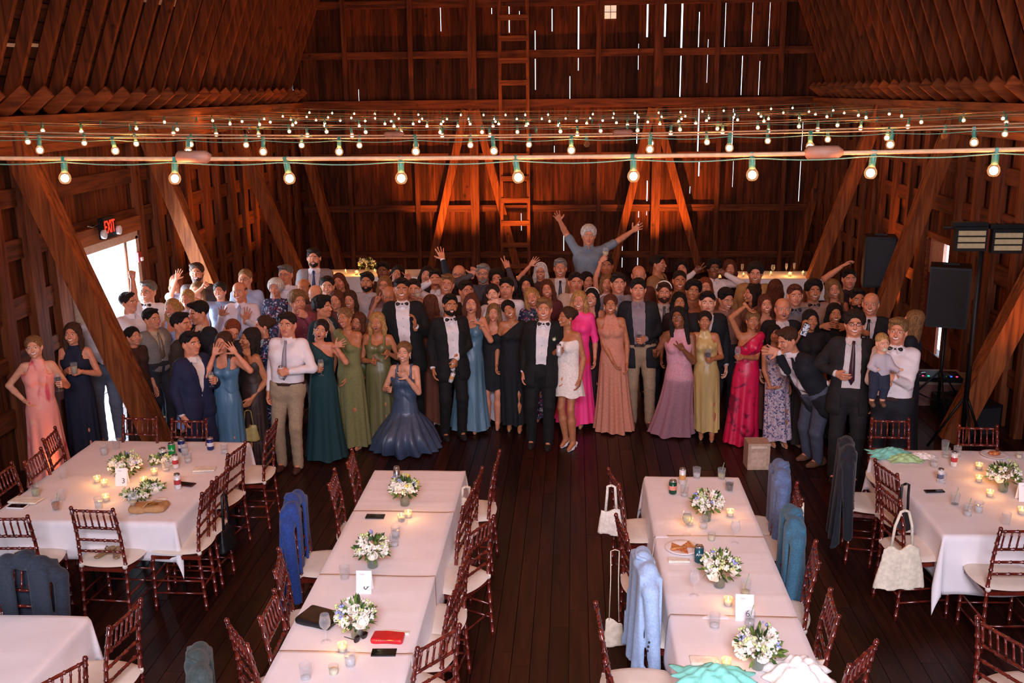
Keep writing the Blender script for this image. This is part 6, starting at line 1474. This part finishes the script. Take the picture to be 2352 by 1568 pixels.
P('blonde woman in a sage one-shoulder gown blowing a kiss', 792, 730, 1.72, 'f', yaw=-14, tilt=-10, hr='bun', hc='dblond', out='dress', c=('#79784a',), neck='one', hw={'q': -1}, B=(790, 888, .12, 'relax'), hem=.05, flare=0.20, foot=(818, 1026), skin=2, slit=.62)
P('laughing woman in an olive satin gown', 821, 740, 1.68, 'f', yaw=-10, tilt=14, hr='bob', hc='auburn', out='dress', c=('#565c1c',), satin=True, neck='halter', ex=2, B=(853, 880, .2, 'open', {'fd': (.6, -.2, -.5)}), skin=2)
P('blonde woman in an olive satin slip dress making hand signs', 866, 740, 1.70, 'f', hr='bob', hc='blond', out='dress', c=('#6d6a42',), satin=True, neck='scoop', ex=2, A=(862, 830, .22, 'horns'), B=(886, 806, .22, 'horns'), skin=2)
P('elderly blonde woman with glasses in the back row', 883, 654, 1.66, 'f', hr='bob', hc='dblond', out='dress', c=('#7a5a5a',), neck='tee', ex=1, gl=True, A=(869, 682, .2, 'peace'))
P('balding grey man left of the tall groomsman', 894, 680, 1.74, yaw=4, nod=8, hr='bald', hc='salt', out='shirt', c=('#9a8890', None, '#22222a'), skin=2)
P('dark-haired man in the last row behind the elderly blonde woman', 880, 622, 1.76, hr='short', hc='black', out='shirt', c=('#3a2222', None, '#22222a'), skin=3)
P('person in the last row throwing hand signs left of the raised open hand', 913, 628, 1.70, 'f', tilt=20, hr='bob', hc='dark', out='dress', c=('#3a2222',), neck='tee', A=(890, 636, .14, 'peace'), B=(934, 632, .14, 'horns'))
P('tall groomsman in a black tuxedo and bow tie left of the kneeling woman', 923, 663, 1.92, yaw=6, hr='short', hc='black', out='tux', ex=1, skin=2, foot=(945, 996), B=(953, 735, .25, 'relax', {'fd': (0, -.2, .9)}))
E_, H_, hd = P('man holding a wine glass up behind the tall groomsman', 950, 664, 1.78, yaw=8, hr='short', hc='dark', out='shirt', c=('#b9a8a4', None, '#22222a'), ex=1, B=(968, 682, .12, 'grip'))
glass_in(hd, 1, 'wine glass raised right of the tall groomsman', mWhite, sc=1.1)
P('fair woman tilting her head below the raised open hand', 980, 630, 1.68, 'f', tilt=14, hr='wavy', hc='dark', out='dress', c=('#3a2022',), neck='tee', skin=0)
P('man in a dark suit raising one wide open hand at the back', 1001, 640, 1.82, hr='short', hc='dark', out='suit', c=('#10141f', '#e6dfe0', None, '#15161f'), B=(1014, 582, .0, 'open'))
P('kneeling woman in a steel blue gown with a full skirt, in front', 928, 808, 1.68, 'f', yaw=-4, hr='bun', hc='dblond', out='dress', c=('#46566e',), satin=True, neck='scoop', ex=1, ear=True, top=1.30, drop=.42, foot=(932, 1030), flare=0.44, pleat=.045, npl=15, hem=.02, A=(898, 893, .24, 'point'), B=(928, 856, .2, 'open'), skin=0)
P('elderly man in a white shirt with his arm across his brow', 1027, 652, 1.78, tilt=8, hr='short', hc='dblond', out='shirt', c=('#d9cfd0', None, '#22222a'), A=(1004, 645, .16, 'relax', {'hint': (-1, 0, -.2), 'fd': (1, 0, .1)}), ex=1)
P('bald man with glasses beneath spread fingers in the last row', 1054, 630, 1.80, hr='bald', hc='grey', out='shirt', c=('#3a2426', None, '#22222a'), gl=True, skin=1)
P('woman with curly auburn hair seen from behind beside the tuxedoed man with cans', 992, 697, 1.66, 'f', yaw=150, hr='wavy', hc='auburn', out='dress', c=('#6a3a26',), neck='tee')
E_, H_, hd = P('bearded groomsman in a black tuxedo carrying two cans', 1034, 700, 1.84, yaw=22, tilt=6, hr='short', hc='black', out='tux', ex=1, beard='black', skin=2, foot=(1042, 1006), B=(1046, 838, .16, 'grip', {'fd': (-.1, -.3, -.95)}), hw=None)
can_in(hd, 1, 'upper slim can carried by the bearded groomsman', None, (0, .1, 0)); p = hd[1]; can(0, 0, 'lower slim can tilted under the upper one in the same hand', mWhiteC, mGoldB, P=(p.x-.03, p.y-.03, p.z-.20), h=.135, r=.027, rot=(0, .35, 0))
P('dark-haired man in profile behind the bearded groomsman', 1071, 667, 1.82, yaw=28, hr='short', hc='dark', out='suit', c=('#1a1518', '#b09a90', None, '#15161f', 'shut'))
P('woman in a blue satin slip gown with an open mouth, hand at her chest', 1083, 697, 1.76, 'f', tilt=2, hr='long', hc='auburn', out='dress', c=('#55778a',), satin=True, neck='cowl', ex=2, B=(1092, 738, .2, 'relax', {'fd': (-.7, 0, .4)}), skin=1, foot=(1080, 990), hem=.06, flare=0.25, slit=.72, ear=True)
P('bearded man with black glasses giving a thumb up at the back', 1110, 628, 1.84, hr='short', hc='grey', out='shirt', c=('#4a464e', None, '#22222a'), gl=True, beard='grey', A=(1088, 618, .08, 'thumb', {'hint': (-.8, 0, -.8), 'th': (0, 0, 1), 'fd': (.2, 0, 1)}), skin=1)
P('dark-haired man making a peace sign behind the man with crossed light', 1142, 640, 1.78, tilt=-12, hr='curly', hc='dark', out='shirt', c=('#3c3438', None, '#22222a'), B=(1163, 604, .05, 'peace'))
P('woman in white sleeves with her arms crossed under her chin', 1132, 674, 1.68, 'f', tilt=-8, hr='bun', hc='dark', out='dress', c=('#cdbfc4',), neck='tee', hw={'sl': 1.9}, ex=1, A=(1142, 692, .22, 'flat', {'fd': (1, 0, .1)}), skin=0)
P('dark-haired man in a bright white shirt right behind the two women in black', 1163, 661, 1.84, yaw=-5, hr='short', hc='black', out='shirt', c=('#e8dfe2', '#22222a', '#22222a'))
P('brunette woman with bangs in a short black dress', 1134, 718, 1.70, 'f', tilt=4, hr='long', hc='dblond', out='dress', c=('#0e1016',), neck='scoop', hem=.52, flare=.19, pleat=.004, foot=(1132, 982), skin=1)
P('young woman in a black one-shoulder dress leaning her head left', 1169, 711, 1.72, 'f', tilt=-22, hr='bun', hc='black', out='dress', c=('#0d0e12',), neck='one', hw={'q': 1}, foot=(1182, 988), ex=1, skin=2, hem=.1, flare=0.17)
P('groom in a black tuxedo with bow tie and white boutonniere at the centre', 1250, 709, 1.86, yaw=-4, hr='side', hc='dblond', out='tux', ex=1, skin=1, foot=(1240, 1026))
gH = PEOPLE[-1][1]
P('bride in a short white strapless dress turned to the groom, holding a can', 1301, 728, 1.68, 'f', yaw=-32, hy=-22, hr='bun', hc='brown', out='dress', c=('#f0e6dc', '#f2ece6'), neck='strapless', ex=1, ear=True, foot=(1308, 1028), hem=.66, flare=.205, pleat=.003, skin=2, A=(1284, 802, .24, 'grip'))
hd = None
P('elderly woman in glasses and white bandana raising an open hand', 1242, 623, 1.66, 'f', hr='bob', hc='white', out='dress', c=('#4a2a2c',), neck='tee', gl=True, ex=1, A=(1226, 600, .1, 'open', {'hint': (-.6, 0, -1)}), skin=1, band='#e8e0d8')
P('white-haired man in a beige jacket and dark tie at the back', 1287, 615, 1.86, hr='short', hc='grey', out='suit', c=('#9a7a5a', '#e4dcdc', '#2a2a34', '#33343c'), ex=1)
P('brunette woman smiling below the white-haired man', 1256, 663, 1.68, 'f', tilt=-6, hr='wavy', hc='auburn', out='dress', c=('#5a2026',), neck='tee', ex=1)
P('dark-haired woman in shadow left of the brunette below the bandana', 1209, 654, 1.68, 'f', hr='long', hc='black', out='dress', c=('#2a1416',), neck='tee')
P('blonde woman tilting her head over the groom\'s shoulder', 1222, 682, 1.68, 'f', tilt=-16, hr='wavy', hc='blond', out='dress', c=(mFlorDark,), neck='tee', ex=1)
P('dark-haired man in a cream jacket behind the bride', 1322, 648, 1.84, yaw=8, hr='short', hc='dark', out='blazer', c=('#c9b4a0', '#d9ccc4', None, '#33343c'))
P('dark-haired woman right behind the man in the cream jacket', 1349, 645, 1.70, 'f', yaw=20, hr='long', hc='black', out='dress', c=('#5a2a2a',), neck='tee')
P('dark-haired young woman with a white headband', 1359, 683, 1.70, 'f', yaw=-10, tilt=5, hr='long', hc='black', out='dress', c=('#2a1214',), neck='scoop', ex=1, band='#f0e8e0')
P('mature blonde woman in a hot pink and red gown behind the bride', 1330, 690, 1.70, 'f', yaw=-6, hr='bob', hc='blond', out='dress', c=(mPinkRed,), neck='tee', hw={'sl': 1.3}, ex=1, ear=True, hem=.08, flare=0.26, pleat=.02, foot=(1322, 978))
EW, HW, hdW = P('white-haired man standing above the crowd with both arms spread wide', 1352, 540, 1.80, yaw=0, nod=10, hr='curly', hc='white', out='short', c=('#6f7f8e', None, '#33343c'), z0=.46, A=(1280, 496, .02, 'open', {'hint': (0, 1, -.3)}), B=(1464, 523, .02, 'open', {'hint': (0, 1, -.3)}), skin=1)
E_, H_, hd = P('woman in a white blouse holding a wine glass up in front of the standing man', 1394, 650, 1.68, 'f', hr='bob', hc='dblond', out='dress', c=('#d9cccc',), neck='tee', hw={'sl': 1.1}, A=(1385, 586, .05, 'grip', {'hint': (-1, 0, -.3)}))
glass_in(hd, 0, 'wine glass raised before the white-haired standing man', mWhite, sc=1.1)
P('dark-haired man behind the raised wine glass', 1393, 610, 1.80, hr='short', hc='dark', out='shirt', c=('#4a2a2a', None, '#22222a'), skin=2)
P('brown-haired man in a grey open shirt right of the raised glass arm', 1420, 650, 1.84, yaw=6, hr='side', hc='dark', out='shirt', c=('#8d868e', None, '#22222a'))
P('smiling woman in a peach halter gown with a tiered skirt', 1402, 699, 1.76, 'f', hr='bun', hc='auburn', out='dress', c=('#cf8a70',), neck='halter', ex=1, ear=True, foot=(1412, 988), hem=.02, flare=0.25, pleat=.03, npl=13, skin=2, A=(1416, 848, .2, 'relax'), B=(1440, 850, .1, 'relax'))
E_, H_, hd = P('tall man in a dark blazer, grey shirt and khaki trousers with red wine', 1466, 664, 1.93, yaw=-3, hr='side', hc='black', out='blazer', c=('#15161c', '#8f8088', None, '#9a8468', None, '#4a2a1a'), foot=(1472, 978), B=(1474, 786, .24, 'grip'))
glass_in(hd, 1, 'glass of red wine held by the tall man in the dark blazer', mRed)
P('bald man with face lowered in the back row', 1467, 632, 1.78, nod=10, hr='bald', hc='dark', out='shirt', c=('#5a2a22', None, '#22222a'), skin=1)
P('dark-haired man in profile with a tan shirt and dark tie', 1512, 606, 1.88, yaw=60, hr='short', hc='dark', out='shirt', c=('#a5764e', '#2a2024', '#33343c'), ex=1)
P('dark-haired woman laughing with her head tilted in the back row right of centre', 1565, 617, 1.70, 'f', tilt=-14, hr='bob', hc='black', out='dress', c=('#4a1a1c',), neck='tee', ex=2)
P('bearded man in a dark suit with white headphones band', 1525, 671, 1.84, hr='short', hc='brown', out='suit', c=('#181214', '#b8a8a0', '#4a4640', '#1b1c24'), beard='brown', band='#f0ece6')
P('round-faced man behind the dark-suited bearded man', 1561, 644, 1.80, hr='buzz', hc='dark', out='shirt', c=('#8a5a44', None, '#22222a'), skin=2, ex=1)
P('woman with very long black hair behind the woman in pink', 1560, 693, 1.68, 'f', hr='long', hc='black', out='dress', c=('#2a1216',), neck='tee', skin=2)
P('smirking dark-haired man left of the woman in the yellow gown', 1592, 667, 1.78, tilt=8, hr='curly', hc='black', out='shirt', c=('#9a5a3c', None, '#22222a'), skin=2)
P('elderly reddish-haired person behind the white-sleeved peace sign', 1620, 658, 1.66, 'f', hr='bob', hc='red', out='dress', c=('#a07058',), neck='tee')
P('woman in a pale pink halter gown arching back with two peace signs', 1558, 729, 1.72, 'f', yaw=-20, tilt=-10, nod=-8, hr='long', hc='black', out='dress', c=('#c9909a',), neck='halter', ear=True, foot=(1540, 994), hip=(.03, .0), hem=.02, flare=0.29, pleat=.02, skin=3, A=(1508, 802, .2, 'peace'), B=(1562, 790, .26, 'peace'))
P('pale-faced man in a dark suit behind the woman in yellow', 1625, 694, 1.86, yaw=-5, hr='short', hc='black', out='suit', c=('#0f1016', '#c8b8b8', None, '#15161f', 'shut'), skin=0)
E_, H_, hd = P('woman in a pale yellow satin gown with red wine and a peace sign', 1619, 736, 1.70, 'f', yaw=-8, hr='bun', hc='dark', out='dress', c=('#c2a568',), satin=True, neck='halter', foot=(1622, 1008), hem=.12, flare=0.175, pleat=.010, skin=2, A=(1590, 775, .15, 'peace'), B=(1630, 826, .25, 'grip'))
glass_in(hd, 1, 'glass of red wine held by the woman in the yellow gown', mRed, sc=1.1)
P('dark-haired man raising a peace sign at the back right of centre', 1640, 616, 1.78, hr='curly', hc='black', out='shirt', c=('#e0d6d6', None, '#22222a'), A=(1607, 618, .05, 'peace', {'hint': (-1, 0, -.6)}), B=(1654, 625, .1, 'peace', {'hint': (1, 0, -.8)}), skin=3)
P('woman in a black top in the last row right of the peace signs', 1676, 616, 1.72, 'f', hr='bob', hc='auburn', out='dress', c=('#0d0c10',), neck='tee', hw={'sl': 1.2}, skin=1)
P('dark-haired man with thick fringe looking down in a tan shirt', 1668, 686, 1.80, yaw=18, nod=14, hr='side', hc='black', out='shirt', c=('#8a6050', None, '#22222a'), ex=1)
P('curly-haired man in a black T-shirt and tan overshirt before the right candles', 1735, 626, 1.84, yaw=-10, nod=10, hr='curly', hc='dark', out='blazer', c=('#a88050', '#0f0f12', None, '#22222a'), ex=1)
P('blonde woman in a magenta silk gown with one arm over her head', 1729, 736, 1.74, 'f', tilt=4, hr='bun', hc='dblond', out='dress', c=(mMagDye,), neck='one', hw={'q': 1}, A=(1722, 712, .1, 'relax', {'hint': (-1, 0, .6), 'fd': (.5, -.1, -.6)}), B=(1697, 822, .26, 'grip'), foot=(1700, 1016), hem=.02, flare=0.24, skin=2)
glass_in(PEOPLE and [Vector((PEOPLE[-1][1].x-.2, PEOPLE[-1][1].y-.27, onY(1695, 818, PEOPLE[-1][1].y-.27).z))]*2, 1, 'nearly empty wine glass in front of the magenta gown')
P('dark-haired woman in profile facing left behind the magenta gown', 1727, 674, 1.68, 'f', yaw=-75, hr='wavy', hc='dark', out='dress', c=('#7a5040',), neck='tee', ex=1)
P('woman with brown hair seen from behind under the right candles', 1781, 661, 1.68, 'f', yaw=165, hr='long', hc='auburn', out='dress', c=('#2a1216',), neck='tee')
P('smiling brunette between the magenta gown and the balding man', 1759, 698, 1.66, 'f', tilt=-4, hr='wavy', hc='auburn', out='dress', c=('#6a3a2a',), neck='scoop', ex=1)
P('laughing balding elderly man in a dark suit', 1798, 709, 1.78, hr='bald', hc='salt', out='suit', c=('#111116', '#d8cccc', None, '#111116', 'shut'), ex=2)
P('young man in a grey shirt and black bow tie behind the balding man', 1826, 678, 1.84, hr='short', hc='auburn', out='shirt', c=('#79757a', 'bow', '#22222a'))
P('curly-haired man with a moustache and black bow tie', 1869, 667, 1.84, hr='curly', hc='black', out='shirt', c=('#a08070', 'bow', '#22222a'), beard=None, ex=1, skin=2)
P('long blonde woman smiling in the upper right of the crowd', 1914, 664, 1.76, 'f', tilt=-10, hr='long', hc='dblond', out='dress', c=('#3a1a1c',), neck='scoop', ex=1, skin=1)
P('person hidden in the dark raising one arm at the right back', 1950, 640, 1.76, hr='short', hc='black', out='short', c=('#241214', None, '#22222a'), A=(1944, 604, .05, 'relax', {'hint': (-1, 0, -.6), 'fd': (.6, 0, .5)}), skin=1)
P('woman in a black top resting her chin on her crossed hands', 1917, 720, 1.70, 'f', hr='bob', hc='black', out='dress', c=('#0b0b0e',), neck='tee', ex=1, ear=True, A=(1903, 747, .2, 'flat', {'fd': (1, 0, .15), 'hint': (-1, 0, -.3)}), B=(1931, 749, .2, 'flat', {'fd': (-1, 0, .15), 'hint': (1, 0, -.3)}), skin=2)
P('smiling young man with glasses in a dark suit and wine red tie', 1963, 743, 1.84, yaw=-12, hr='curly', hc='dark', out='suit', c=('#1a1618', '#d8ccc8', '#3a1a28', '#1a1618', 'open'), gl=True, ex=1, A=(1934, 862, .15, 'relax'))
P('man in a navy blazer and grey trousers stooping forward to the left', 1808, 780, 1.84, yaw=-62, nod=22, hr='short', hc='brown', out='blazer', c=('#0d0f18', '#dccfd0', None, '#4a4e5e', None, '#6a4630'), top=1.60, drop=.10, hip=(.36, .02), foot=(1866, 1062), A=(1772, 805, .2, 'open', {'fd': (-1, -.1, .25), 'hint': (.3, 0, -1)}), B=(1920, 880, .1, 'relax'))
P('dark curly-haired woman in a floral blue and pink dress, hand on hip', 1779, 766, 1.68, 'f', yaw=14, tilt=-4, hr='wavy', hc='black', out='dress', c=(mFlorBlue,), neck='vee', ear=True, foot=(1785, 1024), hem=.10, flare=0.22, top=1.62, A=(1784, 900, .16, 'relax', {'hint': (-1, 0, -.1), 'fd': (1, 0, -.1)}), skin=2)
P('bearded man lost in the shadow at the right of the crowd', 1970, 687, 1.80, hr='short', hc='black', out='shirt', c=('#2a1414', None, '#22222a'), beard='black', skin=2)
P('bald man smiling in a black suit behind the man with the baby', 2000, 698, 1.86, yaw=-20, hr='bald', hc='grey', out='suit', c=('#0e0e13', '#d8cccc', '#0e0e13', '#0e0e13'), ex=1)
E_, H_, hd = P('sandy-haired man in a white shirt and bow tie holding a baby', 2062, 760, 1.84, yaw=-26, hr='side', hc='dblond', out='shirt', c=('#e8dad8', 'bow', '#15161f'), ex=1, A=(2020, 882, .26, 'relax', {'fd': (-.9, -.3, .1), 'pn': (0, -.2, 1)}), B=(2036, 866, .30, 'relax', {'fd': (-.9, -.3, .1), 'pn': (0, -.2, 1)}), skin=1)
bp_ = PEOPLE[-1][1]
P('long-haired woman half hidden behind the man with the baby', 2096, 736, 1.70, 'f', yaw=-120, hr='long', hc='dblond', out='dress', c=('#10141f',), neck='tee')
# extra faces deep in the shade of the crowd
P('dark-haired woman holding up a phone behind the stooping man', 1862, 735, 1.66, 'f', yaw=10, hr='bob', hc='black', out='dress', c=('#1c1416',), neck='tee', top=1.58, A=(1846, 742, .2, 'grip', {'fd': (0, -.2, 1)}), skin=2)
hp_ = onY(1849, 757, PEOPLE[-1][1].y-.24)
ph = empty('phone', hp_, 0, 'glowing phone held up behind the stooping man', 'phone'); MB().box((0, 0, 0), (.075, .009, .15), Matrix.Rotation(.35, 3, 'Y')).build('case', mPhone, ph); MB().box((0, -.006, 0), (.068, .003, .135), Matrix.Rotation(.35, 3, 'Y')).build('screen', pattern('phone_screen', '#dfe6ee', [('#26303a', .52), ('#8a98a6', .6)], 30), ph)
# ---- the baby on his arm
def baby():
    hv, hq, hm = head('m', 0); hx = onY(2027, 787, bp_.y-.28); root = Vector((hx.x, hx.y, hx.z-.45)); E = empty('person', root, 0, 'baby in a grey shirt with a pacifier, carried on the man\'s arm', 'baby')
    W2 = lambda p: np.array(Vector(p)-root); Mh = frame((0, 0, 1), (.05, -1, -.05)); z = Vector((-.05, 0, 1)).normalized(); y = Vector((.1, -1, 0)).normalized(); z = (z-y*z.dot(y)).normalized(); Mh = np.array([y.cross(z), y, z]).T
    F = Field(); c = W2(hx); F.cap(c+(0, .02, -.17), c+(.02, .03, -.30), .065, .07, k=.03).cap(c+(0, 0, -.06), c+(0, .01, -.14), .03, .035, k=.02)
    for q in (-1, 1):
        F.cap(c+(q*.06, .0, -.15), c+(q*.10, -.03, -.23), .028, .024, k=.02).cap(c+(q*.10, -.03, -.23), c+((.15 if q > 0 else -.06), -.07, -.25), .024, .018, k=.01).cap(c+((.15 if q > 0 else -.06), -.07, -.25), c+((.18 if q > 0 else -.04), -.08, -.245), .016, .014, k=.006)
        F.cap(c+(q*.045, .02, -.32), c+(q*.05-.02, -.08, -.42), .05, .04, k=.02).cap(c+(q*.05-.02, -.08, -.42), c+(q*.05-.03, -.07, -.55), .036, .026, k=.01)
    V, Q = F.mesh(.009); hv2 = hv*np.array((1.02, 1, .90)); V, Q, M = join_np([(V, Q, 0), (xf(hv2, Mh, c, .76), hq, hm)])
    np_obj('body', V, Q, [SKIN[0], mLip, mTeeth, mEyeW, mIris, hairmat('dblond'), mMouth], E, M); V, Q = hair('buzz'); np_obj('hair', xf(V, Mh, c, .77), Q, hairmat('blond'), E)
    F = Field(); F.cap(c+(0, .02, -.165), c+(.02, .03, -.30), .075, .082, k=.03)
    for q in (-1, 1): F.cap(c+(q*.06, .0, -.15), c+(q*.10, -.03, -.23), .038, .034, k=.02).cap(c+(q*.10, -.03, -.23), c+((.14 if q > 0 else -.065), -.065, -.25), .034, .028, k=.01)
    V, Q = F.mesh(.009); np_obj('shirt', V, Q, cmat('#b9aeb4', 'shirt'), E); F = Field()
    for q in (-1, 1): F.cap(c+(q*.045, .02, -.32), c+(q*.05-.02, -.08, -.42), .058, .048, k=.03).cap(c+(q*.05-.02, -.08, -.42), c+(q*.05-.027, -.072, -.51), .045, .038, k=.01)
    F.cap(c+(0, .03, -.30), c+(.01, .03, -.33), .075, k=.02); V, Q = F.mesh(.009); np_obj('trousers', V, Q, cmat('#22283c'), E)
    for q in (-1, 1):
        F = Field(); a = c+(q*.05-.03, -.065, -.575); F.cap(a, a+(0, -.065, -.012), .026, .023, k=.01); V, Q = F.mesh(.008); np_obj('shoe', V, Q, cmat('#6a4a38'), E)
    a = np.array(Vector(Mh[:, 1]))*.088*.8+c+np.array(Vector(Mh[:, 2]))*-.05; MB().lathe([(.001, -.004), (.018, -.003), (.018, .003), (.001, .005)], a, 12, R=Matrix.Rotation(PI/2, 3, 'X')).ball(a+(0, -.008, 0), .008, 6).build('pacifier', mat('pacifier_pale', '#c9d8c0', .4), E)
baby()
# ---- small things worn or held
pB = PEOPLE[[i for i, p in enumerate(PEOPLE) if p[0].startswith('bride')][0]][1]; q = onY(1284, 805, pB.y-.27); can(0, 0, 'pale slim can held by the bride', mWhiteC, None, P=(q.x, q.y, q.z-.06), h=.135, r=.027)
q = Vector((gH.x+.115, gH.y-.15, gH.z-.315)); o = empty('boutonniere', q, 0, 'white flower boutonniere on the groom\'s lapel', 'boutonniere'); m = MB(); rose_mb(m, (0, -.01, 0), Matrix.Rotation(PI/2, 3, 'X'), .018); m.build('flower', mRose, o); m = MB(); rr_ = random.Random(3)
for k in range(9): leaf(m, (0, 0, 0), (rr_.uniform(-1, 1), -.4, rr_.uniform(-1, 1)), .035, .014, 0, rr_)
m.build('leaves', mLeaf, o)
# handbag of the woman in brown velvet
q = onY(573, 995, PEOPLE[[i for i, p in enumerate(PEOPLE) if 'brown velvet dress turned' in p[0]][0]][1].y-.2); hang_bag((q.x, q.y, q.z), (.22, .07, .17), mat('olive_gold_leather', '#9a8a4a', .45), 'small olive gold handbag hanging from the hand of the woman in brown velvet', .17, 'handbag', .2, sd=9, w=.006)
# the chair the white-haired man stands on
o = copy_tree(chair0, chair_kids); o.location = (HW.x, HW.y+.02, 0); o.rotation_euler = (0, 0, PI); tag(o, 'mahogany chair the white-haired man stands on, hidden by the crowd', 'chair', CG)
